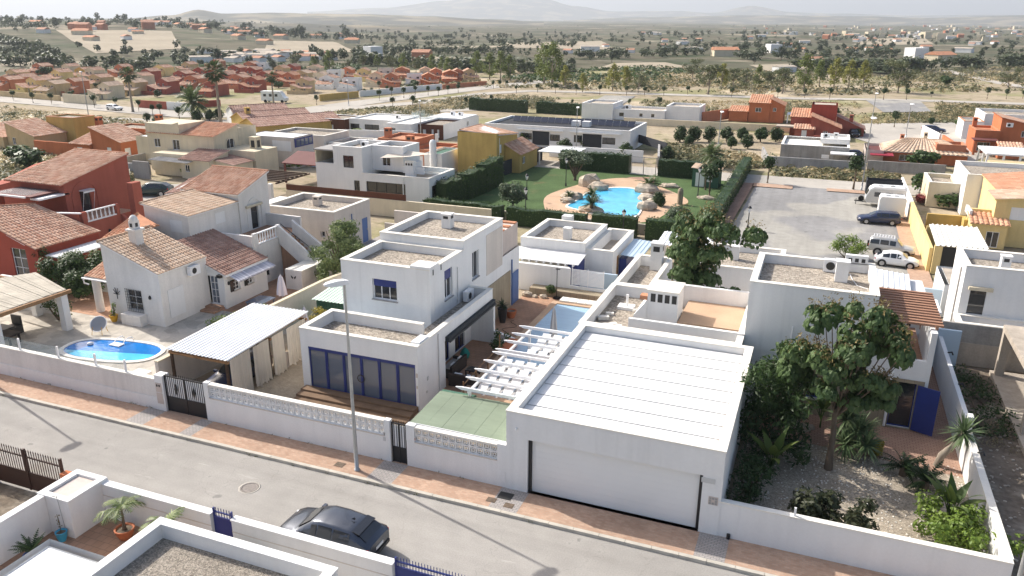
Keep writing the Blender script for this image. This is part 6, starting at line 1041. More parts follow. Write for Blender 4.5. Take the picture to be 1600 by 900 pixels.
gable(T, -hx, -hy, hx, 0,0,2.1,3.1, 'x', 'ochre', 'tile_brown', {0: [(3,4,.5,1.4)]}, .45,.65,91); gable(T, -hx+1,.2, hx-2, hy, 0,2.2,3.3, 'x', 'ochre', 'tile_brown', {}, .45,.65,92, name='rear_wall'); chimney(T, -5,3,2.3,.8,1.8, 'ochre')
T = Thing('white_bungalow', 'white bungalow with brown roof beside the tall palm trees', 'house', (-99,122,0), rz=R(52), local=True); gable(T, -5,-3.5,5,3.5,0,2.0,3.2, 'x', 'white', 'tile_brown', {0: [(2,3,.6,1.5),(6.5,7.5,.6,1.5)]}, .45,.65,93)
# ================================================================== THE HOUSING ESTATE
def estate(kind, col, tm, loc, rz, sc, name, label, seed):
    T = Thing(name, label, 'house', loc, 'houses of the estate along the avenue', rz, True); T.o.scale = (sc, sc, sc); W0 = [(.8,1.7,2.9,3.9),(3.1,4.0,2.9,3.9)]
    if kind == 'a':
        gable(T, -3,0,2.6,7,0,4.6,5.9, 'y', col, tm, {0: W0}, .5,.8, seed, name='upper_wall'); mono(T, -3.6,-4.5,.6,-.02,0,2.1,3.5, '+x', col, tm, {0: [(1.0,2.1,.7,1.8)]}, .5,.8, seed+1, name='front_wing_wall'); mono(T, .65,-3.2,4.4,-.02,0,2.0,2.9, '-y', col, tm, {0: [(.8,1.6,.1,1.8)]}, .5,.8, seed+2, name='porch_wall'); sim(T, 'patio_wall', col, (-4.2,-7.2,0,4.6,-7.0,1.5))
    elif kind == 'b':
        mono(T, -3.5,0,0,7,0,4.4,5.8, '-x', col, tm, {0: [(1.2,2.2,2.9,3.8)]}, .5,.8, seed, name='upper_wall'); mono(T, .02,0,3.6,7,0,4.3,5.7, '+x', col, tm, {0: [(1.2,2.2,2.9,3.8)]}, .5,.8, seed+1, name='upper_wall'); mono(T, -4.2,-4,3.0,-.02,0,2.0,3.2, '-y', col, tm, {0: [(1,2,.6,1.7),(4,5,.1,1.8)]}, .5,.8, seed+2, name='front_wing_wall'); chimney(T, 2.0,-1.5,2.4,.7,1.6, col); sim(T, 'patio_wall', col, (-4.6,-6.6,0,4.6,-6.4,1.5))
    else:
        block(T, rect(-3.5,0,3.5,7),0,4.6,5.0, col, 'concrete', {0: [(1,2,2.8,3.8),(4.4,5.6,2.8,3.8)]}, cop=None); wins(T, (-3.5,0),(3.5,0), [(1,2,2.8,3.8),(4.4,5.6,2.8,3.8)]); mono(T, -3.8,-4,2.2,-.02,0,2.2,3.3, '+x', col, tm, {0: [(1.4,2.4,.6,1.7)]}, .5,.8, seed+1, name='front_wing_wall'); sim(T, 'patio_wall', 'white', (-4.4,-6.6,0,4.4,-6.4,1.6))
    return T
EST = [(33,138,'a','salmon','tile',-4),(90,129,'a','yellow','tile',-3),(127,124,'b','ochre','tile',0),(78,149,'b','sand','tile_pale',0),(165,154,'a','cream','tile_pale',-2),(188,119,'a','salmon','tile',2),(255,146,'a','red2','tile',0),(8,141,'b','salmon','tile',-3),(250,119,'b','yellow','tile',0),
 (312,124,'b','red','tile',2),(330,150,'b','red2','tile_orange',4),(336,109,'a','salmon','tile',0),(393,124,'a','red','tile',5),(395,143,'a','red2','tile_orange',6),(390,112,'b','salmon','tile',3),(455,118,'a','red2','tile_brown',8),(407,112,'c','white','tile',5),(470,129,'b','sand','tile_pale',10),(474,145,'a','sand','tile',12),
 (522,126,'c','white','tile_pale',14),(548,141,'c','white','tile',16),(568,126,'a','yellow','tile',16),(602,123,'c','greycream','tile',18),(587,134,'a','cream','tile_orange',18),(628,123,'b','salmon','tile_orange',20),(648,133,'c','white','tile',22),(682,126,'a','salmon','tile_orange',24),(704,129,'b','terracotta','tile_orange',26),(734,127,'a','sand','tile',28),(60,116,'b','salmon','tile',-2),(150,137,'b','sand','tile',-2),(350,133,'a','red2','tile',4),(215,134,'b','cream','tile',0),(430,132,'b','salmon','tile_orange',8),(500,134,'a','cream','tile_pale',14),(52,144,'a','yellow','tile',-3),(112,146,'a','salmon','tile',-2),(142,125,'a','cream','tile',0),(205,148,'a','sand','tile_pale',0),(230,127,'a','red2','tile',0),(282,130,'b','red2','tile',1),(292,114,'a','sand','tile',1),(366,119,'b','red2','tile',4),(370,137,'b','salmon','tile',5),(412,131,'b','red2','tile',6),(438,121,'a','sand','tile',8),(452,134,'a','salmon','tile_orange',9),(490,119,'b','cream','tile',11),(512,138,'b','white','tile',13),(542,124,'a','salmon','tile',14),(612,135,'a','salmon','tile_orange',19),(665,124,'a','cream','tile',22),(670,135,'a','terracotta','tile_orange',23),(716,127,'a','salmon','tile',26),(20,128,'b','sand','tile',-4),(300,139,'b','salmon','tile',2),(105,118,'a','cream','tile',-2)]
cw = {'salmon': 'salmon pink', 'yellow': 'yellow', 'ochre': 'deep ochre', 'sand': 'sand coloured', 'cream': 'cream', 'red': 'dark red', 'red2': 'brick red', 'white': 'white', 'greycream': 'greyish', 'terracotta': 'terracotta'}
nm = {'a': 'gabled', 'b': 'double roofed', 'c': 'flat roofed'}
def place_word(px, py): 
    near = [('the far left edge', 0),('the leftmost tall palm', 205),('the second tall palm', 341),('the third palm', 428),('the yellow boundary wall', 530),('the bend of the avenue', 620),('the end of the avenue', 720)]
    return min(near, key=lambda q: abs(q[1]-px))[0]
for i, (px, py, k, col, tm, rz) in enumerate(EST):
    p = at(px, py); d = depth(p); sc = .64
    row = 'front row' if py >= 133 else ('middle row' if py > 121 else 'back row')
    near = place_word(px, py); sd_ = ''
    ref = dict([('the far left edge', 0),('the leftmost tall palm', 205),('the second tall palm', 341),('the third palm', 428),('the yellow boundary wall', 530),('the bend of the avenue', 620),('the end of the avenue', 720)])[near]
    sd_ = 'just left of' if px < ref-14 else ('just right of' if px > ref+14 else 'behind')
    estate(k, col, tm, p, R(rz+3), sc, 'estate_house', f'{cw[col]} {nm[k]} house, {row} of the estate, {sd_} {near[4:]}', 100+i*5)
for lab, col, a, c_, h in (('sand coloured wall along the avenue at the far left', 'sand', (-40,147),(95,158),1.3),('brick red wall along the avenue below the brick red gabled house', 'red2', (218,168),(262,171),1.6),('white wall with dark gates right of the leftmost palm', 'white', (262,171),(300,173),1.6),('red wall below the second tall palm', 'red', (310,168),(345,166),1.4),('yellow wall at the bend of the avenue', 'ochre', (500,158),(560,152),1.5),('white wall along the bend of the avenue', 'white', (562,151),(690,139),1.4),('pale pink wall at the far end of the avenue', 'salmon', (692,139),(760,133),1.2),('white entrance with dark doors beside the white van', 'cream', (100,160),(150,164),2.0)):
    p, q = at(*a), at(*c_); b = MB(); b.beam((p.x, p.y, h/2),(q.x, q.y, h/2),.3, h); o = solo('boundary_wall', b, col, lab, 'wall')
# distant farmhouses and the town on the plain
def small_house(name, w, d, h, r, wall, roof):
    b = MB(); b.box(-w/2,-d/2,-1.5, w/2, d/2, h); m = b.mesh(name, wall)
    if r: k = len(m.vertices); b2 = MB(); b2.v = list(b.v); b2.f = list(b.f); b2.t = list(b.t); b2.sm = list(b.sm); b2.add([(-w/2-.3,-d/2-.3,h),(w/2+.3,-d/2-.3,h),(w/2+.3,d/2+.3,h),(-w/2-.3,d/2+.3,h),(-w/2-.3,0,h+r),(w/2+.3,0,h+r)], [(0,1,5,4),(2,3,4,5),(0,4,3),(1,2,5)]); m = b2.mesh(name, wall); m.materials.append(MATS[roof]); m.polygons.foreach_set('material_index', [0]*6+[1]*4); m.update()
    return m
FH = [small_house('far_house', 9,7,3.2,1.6, 'white', 'tile'), small_house('far_house', 12,7,3.0,1.4, 'cream', 'tile_orange'), small_house('far_house', 8,8,5.6,0, 'white', 'tile'), small_house('far_house', 10,7,5.5,1.6, 'salmon', 'tile'), small_house('far_house', 16,9,4.0,1.0, 'white', 'concrete'), small_house('far_house', 11,10,8.5,0, 'cream', 'tile')]
rn = random.Random(5)
def far_house(px, py, k, lab, grp, sc=1.0):
    p = at(px, py); p = Vector((p.x, p.y, hz(p.x, p.y))); o = bpy.data.objects.new('far_house', FH[k]); C.objects.link(o); o.location = p; o.rotation_euler[2] = rn.uniform(-.5,.9); o.scale = (sc,)*3; tag(o, lab, 'house', grp)
for px, py, k, sc, lab in ((1132,88,1,1.1,'pink roofed farmhouse on the plain above the line of poplars'),(1208,83,2,.9,'white farmhouse beside the big dark pine'),(1430,92,2,1.0,'cream house with terrace on the plain at right'),(1468,96,1,1.1,'low orange roofed farmhouse on the plain at right'),(1275,98,0,.6,'small bluish roofed shed beside the bare field'),(1225,112,4,.5,'low dark walled barn behind the poplars'),(583,88,2,.9,'white house standing among the poplars'),(660,97,3,.8,'pinkish house behind the poplars')): far_house(px, py, k, lab, None, sc)
KN = ['small white tile roofed house', 'low cream orange roofed house', 'white cube house', 'salmon two storey tiled house', 'long white shed', 'tall cream flat roofed building']
def fh(px, py, k, where, grp, sc): far_house(px, py, k, f'{KN[k]} {where}', grp, sc*rn.uniform(.7,1.1))
for i in range(46): fh(rn.uniform(60,560), rn.choice((56,60,64,68))+rn.uniform(-4,6), rn.choice((0,1,1,3,0)), 'among the trees of the distant left hillside', 'houses on the left hillside', .9)
for i in range(40): fh(rn.uniform(300,520), rn.uniform(84,98), rn.choice((0,4,4,1)), 'just behind the estate', 'sheds behind the estate', .6)
for i in range(130): fh(rn.gauss(1430,130), rn.uniform(42,64), rn.choice((0,2,3,5,4,1,5)), 'in the distant town on the right', 'buildings of the distant town', .72)
for i in range(40): fh(rn.uniform(850,1600), rn.uniform(52,84), rn.choice((0,1,4,0)), 'alone on the distant plain', 'farm buildings on the plain', .7)
# ================================================================== POOL GARDEN OF THE ESTATE
def hpx(p, n): return n*depth(p)/F*1.04
S = Thing('estate_pool', 'free form blue pool with rock edges on the lawn behind the hedge', 'pool', (-20,80,.02)); n = 60
def smooth_loop(pts, n):
    m = len(pts); out = []
    for i in range(n):
        t = i/n*m; k = int(t); f = t-k; a, b, c, d = [Vector(pts[(k+j-1) % m]) for j in range(4)]
        q = .5*((2*b)+(c-a)*f+(2*a-5*b+4*c-d)*f*f+(3*b-a-3*c+d)*f**3); out.append((q.x, q.y))
    return out
edge = smooth_loop([tuple(at(*p))[:2] for p in ((887,323),(905,313),(918,303),(945,296),(975,295),(998,299),(1003,312),(1001,328),(992,339),(968,341),(940,338),(910,330))], n)
cx = sum(p[0] for p in edge)/n; cy = sum(p[1] for p in edge)/n; rim = [(cx+(p[0]-cx)*1.05, cy+(p[1]-cy)*1.06) for p in edge]
b = MB(); b.poly([(*p, .07) for p in edge]); S.part('water', b, 'water'); b = MB(); b.add([(*p, .12) for p in rim]+[(*p, .12) for p in edge]+[(*p, .02) for p in rim]+[(*p, .06) for p in edge], [(i, (i+1) % n, n+(i+1) % n, n+i) for i in range(n)]+[(2*n+i, 2*n+(i+1) % n, (i+1) % n, i) for i in range(n)]+[(n+i, n+(i+1) % n, 3*n+(i+1) % n, 3*n+i) for i in range(n)]); S.part('pool_edge', b, 'coping')
sheet('pool_deck', smooth_loop([tuple(at(*p))[:2] for p in ((850,322),(856,305),(900,290),(940,281),(985,279),(1030,292),(1068,308),(1074,318),(1050,325),(1035,338),(1010,347),(960,349),(900,345),(862,336))], 60),.035, 'resin')
sheet('pool_path', [tuple(at(*p))[:2] for p in ((985,277),(1024,277),(1020,295),(950,295))], .03, 'paver_red')
sheet('pool_path', [tuple(at(*p))[:2] for p in ((955,284),(985,277),(985,300),(930,298))], .029, 'paver_red')
def rock(name, label, p, s, seed, grp='rocks round the estate pool'):
    rn = random.Random(seed); b = MB(); n, m = 10,6; vs = []
    for j in range(m+1):
        th = math.pi*j/m
        for i in range(n):
            ph = 6.2832*i/n; d = Vector((math.sin(th)*math.cos(ph), math.sin(th)*math.sin(ph), math.cos(th))); k = 1+.35*noise.noise((d.x*1.7+seed, d.y*1.7, d.z*1.7)); vs.append((p[0]+d.x*s[0]*k, p[1]+d.y*s[1]*k, p[2]+max(-.1, d.z*s[2]*k+s[2]*.35)))
    b.add(vs, [(j*n+i, j*n+(i+1) % n, (j+1)*n+(i+1) % n, (j+1)*n+i) for j in range(m) for i in range(n)]); return solo(name, b, 'rock', label, 'rock', grp, loc=tuple(p))
RK = [(920,290,1.5,1.2,1.3,'tall pale rock at the back left of the estate pool'),(934,296,1.2,.9,.8,'rock at the back edge of the estate pool beside the tall rock'),(894,310,1.3,.9,.7,'flat rock carrying a palm at the left of the estate pool'),(886,316,.9,.7,.5,'small rock at the left tip of the estate pool'),(924,331,1.3,.8,.6,'rock island with a cycad at the front of the estate pool'),(1010,300,1.5,1.2,.9,'long rock under the broad palm right of the estate pool'),(1012,313,1.1,.9,.7,'middle rock on the right edge of the estate pool'),(1010,327,1.0,.9,.9,'upright rock on the front right edge of the estate pool'),(1020,317,.8,.8,.5,'low rock beside the dark ball shrub'),(1046,292,1.3,.7,.4,'flat pale rock lying on the lawn right of the pool'),(1104,311,1.0,.6,.35,'flat pale rock under the garden trees')]
for i, (px, py, a, c_, h, lab) in enumerate(RK): rock('rock', lab, at(px, py, .03),(a, c_, h*.8), i+3)
T = Thing('pump_house', 'small green pump house with pale roof in the corner of the lawn', 'hut', (-12.3,94,0)); mono(T, -13.6,92.5,-10.6,95.5,0,1.9,2.2, '+x', 'green_shed', 'tile_pale', {}, .4,.6,5); sim(T, 'door', 'white_paint', (-13.2,92.44,.1,-12.2,92.495,1.7)); sim(T, 'meter_box', 'white_paint', (-11.9,92.44,.7,-11.3,92.495,1.5))
hedge('hedge', 'front clipped hedge of the pool garden, left length', [(-36,68.2),(-27.6,68.0)], 1.1,1.75, seed=1); hedge('hedge', 'front clipped hedge of the pool garden, second length from the left', [(-27.0,67.9),(-19.2,67.8)], 1.1,1.7, seed=2); hedge('hedge', 'front clipped hedge of the pool garden, just left of the second large tree', [(-18.6,67.8),(-14.5,67.7)], 1.2,1.9, seed=3); hedge('hedge', 'front clipped hedge of the pool garden behind the second large tree', [(-13.6,67.6),(-9.2,67.6)], 1.3,2.0, seed=4)
hedge('hedge', 'long bright clipped hedge between lawn and car park', [(-8.6,69),(-8.8,107)], 1.3,1.7, m='leaf_hedge', dens=18, seed=5); hedge('hedge', 'dark tall hedge left of the pool garden gate', [(-31.5,98.2),(-22.3,97.9)], 1.4,2.4, dens=16, size=.2, m='leaf_clip', seed=6); hedge('hedge', 'dark tall hedge right of the pool garden gate', [(-18.6,97.9),(-13.4,97.8)], 1.4,2.2, dens=16, size=.2, m='leaf_clip', seed=7)
for k, (a, c_) in enumerate((((690,322),(722,312)),((722,312),(752,300)),((752,300),(778,286)))):
    p, q = at(*a), at(*c_); hedge('hedge', ('lowest part of the tall stepped hedge beside the two storey cubic house', 'middle part of the tall stepped hedge beside the two storey cubic house', 'highest part of the tall stepped hedge below the ochre house')[k], [(p.x, p.y),(q.x, q.y)], 1.6,2.6+.3*k, dens=22, size=.2, m='leaf_hedge', seed=8+k)
hedge('hedge', 'dark hedge row at the far left of the back road above the solar roof house', [tuple(at(735,171))[:2], tuple(at(823,176))[:2]], 1.6,2.6, dens=8, size=.3, m='leaf_clip', seed=12); hedge('hedge', 'dark hedge row on the back road left of the white row house', [tuple(at(840,176))[:2], tuple(at(908,180))[:2]], 1.6,2.4, dens=8, size=.3, m='leaf_clip', seed=13)
G_ = Thing('garden_gate', 'tall mesh gate at the back of the pool garden', 'gate', (-20.4,97.5,0)); b = MB(); [b.box(-22+.16*i, 97.48,.1,-21.985+.16*i, 97.5,2.2) for i in range(20)]; G_.part('bars', b, 'galv', kind='stuff'); b = MB(); [b.box(x-.04,97.45,0, x+.04,97.53,2.3) for x in (-22.0,-20.45,-18.9)]; b.box(-22,97.46,2.2,-18.9,97.52,2.26); G_.part('frame', b, 'galv')
def lantern_post(lab, p, h):
    L_ = Thing('lamp_post', lab, 'lamp', p, 'lantern posts of the pool garden', local=True); b = MB(); b.lathe([(.10,0),(.10,.3),(.05,.4),(.04,h-.4)], n=8); L_.part('pole', b, 'black_metal'); b = MB(); b.lathe([(.06,h-.4),(.17,h-.1),(.19,h)], n=8, smooth=False); L_.part('glass', b, 'light_clear'); b = MB(); b.lathe([(.22,h+.002),(.12,h+.15),(.02,h+.25)], n=8, smooth=False); L_.part('cap', b, 'black_metal')
for px, py, lab, h in ((884,291,'black lantern post beside the large olive on the lawn',3.1),(821,352,'black lantern post behind the front hedge at left',3.4),(823,312,'black lantern post behind the ball shaped olive',2.6),(1090,309,'black lantern post beside the garden trees right of the pool',3.2),(973,372,'black lantern post behind the small white house',2.4),(1168,358,'black lantern post on the car park by the outbuilding',2.0)): lantern_post(lab, at(px, py, .02), h)
b = MB(); b.lathe([(.3,0),(.3,1.3),(.26,1.6),(.1,1.75)], tuple(at(1062,319,.04)),10); solo('stone_pillar', b, 'stone_clad', 'short stone pillar right of the estate pool', 'pillar')
# ================================================================== PLANT KINDS
def k_round(rn, c, t): cloud(c, rn, [((0,0,2.15),(.78,.78,.8))]+crown_blobs(rn, (0,0,2.15),(.75,.75,.75),9,.45,.62),95,.22, shell=.7); trunk(t, rn, 1.7,.085,.06); limbs(t, rn, (0,0,1.5), [(.3,.1,2.1),(-.25,.2,2.2),(.05,-.3,2.2)], .05,.02)
def k_bush(rn, c, t): cloud(c, rn, crown_blobs(rn, (0,0,.55),(.6,.6,.45),14,.5,.7),70,.17, shell=.5); limbs(t, rn, (0,0,0), [(.3,.1,.6),(-.3,.2,.6),(.05,-.3,.7)], .05,.02)
def k_poplar(rn, c, t):
    for i in range(22): z = rn.uniform(.22,1.0)*10; r = 1.9*math.sin(min(1,(z/10-.1)*1.25)*math.pi)**.7+.3; a = rn.uniform(0,6.28); cloud(c, rn, [((r*.62*math.cos(a), r*.62*math.sin(a), z),(.9,.9,1.2))], 74,.46, shell=.15, up=.2)
    trunk(t, rn, 8.5,.17,.04,.015); limbs(t, rn, (0,0,3), [(rn.uniform(-1.3,1.3), rn.uniform(-1.3,1.3), rn.uniform(4.5,8)) for _ in range(7)], .08,.02)
def k_euc(rn, c, t):
    for i in range(18): a = rn.uniform(0,6.28); q = rn.random()**.5*2.6; z = 4.2+rn.uniform(-1.8,3.4)-q*.35; cloud(c, rn, [((q*math.cos(a), q*math.sin(a), z),(1.05,1.05,.8))], 72,.44, shell=.15, up=.3)
    trunk(t, rn, 5.0,.2,.07,.05); limbs(t, rn, (0,0,1.8), [(rn.uniform(-2,2), rn.uniform(-2,2), rn.uniform(3.5,6.5)) for _ in range(8)], .1,.03)
def k_pine(rn, c, t): cloud(c, rn, crown_blobs(rn, (0,0,5),(2.8,2.8,3.4),22,.36,.75),70,.42, shell=.35); trunk(t, rn, 5.5,.25,.1)
def k_cyp(rn, c, t):
    for i in range(12): z = .6+i*.62; r = .75*math.sin(math.pi*min(1,.18+.8*i/12))+.12; cloud(c, rn, [((0,0,z),(r,r,.6))], 45,.26, shell=.5)
    trunk(t, rn, 1.2,.12,.1)
def k_far(rn, c, t): cloud(c, rn, crown_blobs(rn, (0,0,2.0),(2.0,2.0,1.7),8,.5,.6),16,.95, shell=.35); t.tube([(0,0,-.6),(0,0,1.4)], .2,5)
def k_tuft(rn, c, t): cloud(c, rn, crown_blobs(rn, (0,0,.35),(.6,.6,.3),5,.6,.6),14,.34, shell=.2, aspect=.35)
def k_darkround(rn, c, t): cloud(c, rn, [((0,0,1.45),(1.2,1.15,1.15))]+crown_blobs(rn, (0,0,1.4),(1.45,1.35,1.3),18,.45,.68),110,.3, shell=.45); trunk(t, rn, 1.3,.12,.08); limbs(t, rn, (0,0,.6), [(.8,.2,1.8),(-.7,.4,1.9),(.1,-.8,1.8)], .07,.03)
def k_olive(rn, c, t): cloud(c, rn, [((0,0,2.35),(1.6,1.6,.95))]+crown_blobs(rn, (0,0,2.35),(1.65,1.65,.95),22,.38,.75),190,.2, shell=.6, aspect=.6); trunk(t, rn, 1.5,.13,.1); limbs(t, rn, (0,0,.4), [(.9,.2,2.1),(-.9,.4,2.1),(.1,-.9,2.1),(-.3,.8,2.2)], .12,.05)
def k_olball(rn, c, t): cloud(c, rn, [((0,0,1.35),(1.25,1.25,1.0))]+crown_blobs(rn, (0,0,1.35),(1.2,1.2,.95),16,.42,.7),190,.19, shell=.65, aspect=.6); trunk(t, rn, .9,.12,.1)
def k_willow(rn, c, t):
    for i in range(40): a = rn.uniform(0,6.28); q = rn.random()**.5*2.0; z = rn.uniform(.7,4.0); q *= math.sin(math.pi*min(1, max(.2,(z+.4)/5.3)))**.5; cloud(c, rn, [((q*math.cos(a), q*math.sin(a), z),(.5,.5,.55))], 280,.2, shell=.1, up=.1, aspect=.42)
    trunk(t, rn, 2.5,.14,.07); limbs(t, rn, (0,0,1), [(rn.uniform(-.9,.9), rn.uniform(-.9,.9), rn.uniform(2.5,4.2)) for _ in range(8)], .07,.02)
def k_washing(rn, c, t):
    H = 9.0
    for i in range(60):
        d = rdir(rn); d.z = d.z*.75+.15; d.normalize(); p = Vector((0,0,H))+d*.25; q = p+d*rn.uniform(.7,1.1); a = d.cross(Vector((0,0,1))).normalized(); b = a.cross(d); tt = rn.uniform(.1,.9) if d.z > -.2 else .05
        for k in range(7): an = (k-3)*.36; e = (d*math.cos(an)+a*math.sin(an)).normalized(); s_ = e.cross(d.cross(a)); c.add([q-e*.1-a*.12, q-e*.1+a*.12, q+e*rn.uniform(.7,1.05)+a*.07-Vector((0,0,.12+.1*abs(k-3))), q+e*rn.uniform(.7,1.0)-a*.07-Vector((0,0,.12+.1*abs(k-3)))], [(0,1,2,3)], tt)
        c.add([p-a*.02, p+a*.02, q+a*.02, q-a*.02], [(0,1,2,3)], tt)
    t.tube([(0,0,0),(0,0,.5),(.05,0,4),(0,.05,H-.7),(0,0,H)], [.36,.27,.22,.2,.3], 9)
def k_datep(rn, c, t):
    H = 1.0
    for i in range(46): a = rn.uniform(0,6.28); e = rn.uniform(-.25,1.2); frond(c, rn, (0,0,H), Vector((math.cos(a)*math.cos(e), math.sin(a)*math.cos(e), math.sin(e))), rn.uniform(1.2,1.6),.34,1.1, rn.uniform(.1,.9),10)
    t.tube([(0,0,0),(0,0,H)], [.16,.14], 8)
def k_cycad(rn, c, t):
    for i in range(34): a = rn.uniform(0,6.28); e = rn.uniform(.1,1.25); frond(c, rn, (0,0,.3), Vector((math.cos(a)*math.cos(e), math.sin(a)*math.cos(e), math.sin(e))), rn.uniform(.7,.95),.16,.9, rn.uniform(.1,.9),12)
    t.tube([(0,0,0),(0,0,.35)], [.14,.12], 8)
def k_yucca(rn, c, t):
    for hx, hy, hz_ in ((0,0,.75),(.32,.1,.5),(-.28,.18,.6),(.05,-.3,.4),(-.2,-.25,.95)):
        t.tube([(hx*.3,hy*.3,0),(hx,hy,hz_)], [.07,.05], 6)
        for i in range(95): a = rn.uniform(0,6.28); e = rn.uniform(-.6,1.4); blade(c, (hx,hy,hz_), Vector((math.cos(a)*math.cos(e), math.sin(a)*math.cos(e), math.sin(e))), rn.uniform(.42,.62),.055,.55, rn.uniform(.05,1),3)
def k_yucca1(rn, c, t):
    t.tube([(-.5,.1,0),(-.45,.05,.4),(-.2,0,.8),(0,0,1.25)], [.13,.11,.09,.08], 7)
    for i in range(110): a = rn.uniform(0,6.28); e = rn.uniform(-.9,1.35); blade(c, (0,0,1.25), Vector((math.cos(a)*math.cos(e), math.sin(a)*math.cos(e), math.sin(e))), rn.uniform(.5,.75),.06,.3, rn.uniform(.05,1),3)
def k_banana(rn, c, t):
    for i in range(9):
        a = i*.75+rn.uniform(-.3,.3); e = rn.uniform(.65,1.3); d = Vector((math.cos(a)*math.cos(e), math.sin(a)*math.cos(e), math.sin(e))); st = Vector((0,0,.9+.1*rn.random())); t.tube([(0,0,0), tuple(st*.6), tuple(st+d*.5)], [.06,.04,.02], 5); blade(c, st+d*.4, d, rn.uniform(1.1,1.5),.42,.9, rn.uniform(.1,1),6)
def k_potpalm(rn, c, t):
    t.tube([(0,0,0),(.02,0,.5),(0,.02,1.0)], [.09,.05,.035], 7)
    for i in range(11): a = i*.6+rn.uniform(-.2,.2); e = rn.uniform(.35,1.2); frond(c, rn, (0,0,1.0), Vector((math.cos(a)*math.cos(e), math.sin(a)*math.cos(e), math.sin(e))), rn.uniform(.8,1.15),.32,1.7, rn.uniform(.3,1),12)
def k_glossy(rn, c, t): cloud(c, rn, crown_blobs(rn, (0,0,.6),(.85,.6,.5),18,.4,.75),60,.2, shell=.3, up=.7, aspect=.45); limbs(t, rn, (0,0,0), [(.5,.1,.7),(-.5,.2,.7),(.1,-.4,.8)], .05,.02)
PK = {n: plant_kind(n, f, k, l, bm, s) for n, f, k, l, bm, s in (('round_tree', k_round, 4, 'leaf_clip', 'bark', 1),('shrub', k_bush, 3, 'leaf_bright', 'bark', 2),('poplar', k_poplar, 3, 'leaf_poplar', 'bark_pale', 3),('poplar_yellow', k_poplar, 2, 'leaf_yellow', 'bark_pale', 33),('eucalyptus', k_euc, 3, 'leaf_euc', 'bark_pale', 4),('pine', k_pine, 2, 'leaf_pine', 'bark', 5),('cypress', k_cyp, 1, 'leaf_pine', 'bark', 6),('far_tree', k_far, 4, 'leaf_far', 'bark', 7),('dark_round', k_darkround, 4, 'leaf_clip', 'bark', 8),('olive', k_olive, 1, 'leaf_olive', 'bark', 9),('olive_ball', k_olball, 2, 'leaf_olive', 'bark', 10),('willow', k_willow, 1, 'leaf_willow', 'bark', 11),('washingtonia', k_washing, 2, 'leaf_palm', 'bark_pale', 12),('date_palm', k_datep, 2, 'leaf_palm', 'bark_pale', 13),('cycad', k_cycad, 2, 'leaf_cycad', 'bark', 14),('yucca', k_yucca, 1, 'leaf_yucca', 'bark_pale', 15),('yucca_single', k_yucca1,1, 'leaf_yucca', 'bark_pale', 16),('banana', k_banana, 2, 'leaf_banana', 'leaf_banana', 17),('potted_palm', k_potpalm, 2, 'leaf_willow', 'bark', 18),('glossy', k_glossy, 2, 'leaf_dark', 'bark', 19),('glossy_bright', k_glossy, 1, 'leaf_bright', 'bark', 20),('bush', k_bush, 3, 'leaf_scrub', 'bark', 21),('bush_green', k_bush, 3, 'leaf_hedge', 'bark', 22),('bush_red', k_bush, 1, 'leaf_red', 'bark', 23),('bush_gold', k_bush, 1, 'leaf_gold', 'bark', 24))}
NAT = {'round_tree': 2.95, 'poplar': 10.8, 'poplar_yellow': 10.8, 'eucalyptus': 8.2, 'pine': 8.6, 'cypress': 8.2, 'far_tree': 3.7, 'dark_round': 3.0, 'olive': 3.4, 'olive_ball': 2.5, 'willow': 4.9, 'washingtonia': 10.2, 'date_palm': 2.4, 'bush': 1.0, 'bush_green': 1.0, 'shrub': 1.0, 'bush_red': 1.0}
def plant(kind, name, label, px, py, hp, cat='tree', group=None, z=0.0, wide=1.0):
    p = at(px, py, z); h = hpx(p, hp)
    if math.hypot(p.x, p.y) > 360: p = Vector((p.x, p.y, hz(p.x, p.y)))
    s = h/NAT[kind]; return PK[kind].put(name, label, cat, p, s*wide, group, sz=s)
rn = random.Random(91)
# ---- clipped round street trees
ST = [(21,157,17),(52,161,17),(81,163,19),(148,168,22),(181,168,17),(217,174,20),(281,190,26),(251,181,20),(239,180,17),(232,202,26),(605,146,13),(612,150,15),(593,157,18),(631,153,17),(614,170,20),(645,169,22),(649,148,15),(640,142,11),(659,141,10),(669,149,15),(685,150,15),(700,147,14),(716,146,15),(495,164,16),(728,167,15),(768,162,14),(771,139,14),(781,138,13),(792,137,12),(807,146,14),(819,135,11),(829,133,10),(840,145,15),(868,146,16),(900,148,17),(937,148,16),(979,149,16),(1007,150,16),(1037,150,16),(1074,148,15),(1143,152,16),(1215,153,16),(1257,153,15),(1296,155,20),(1380,156,19),(1416,156,18),(1455,153,11),(1542,155,19),(1572,155,16),(1598,154,13),(1397,199,26),(848,164,10),(894,167,12),(1029,170,20),(983,168,14),(570,150,12),(550,152,10),(581,148,12)]
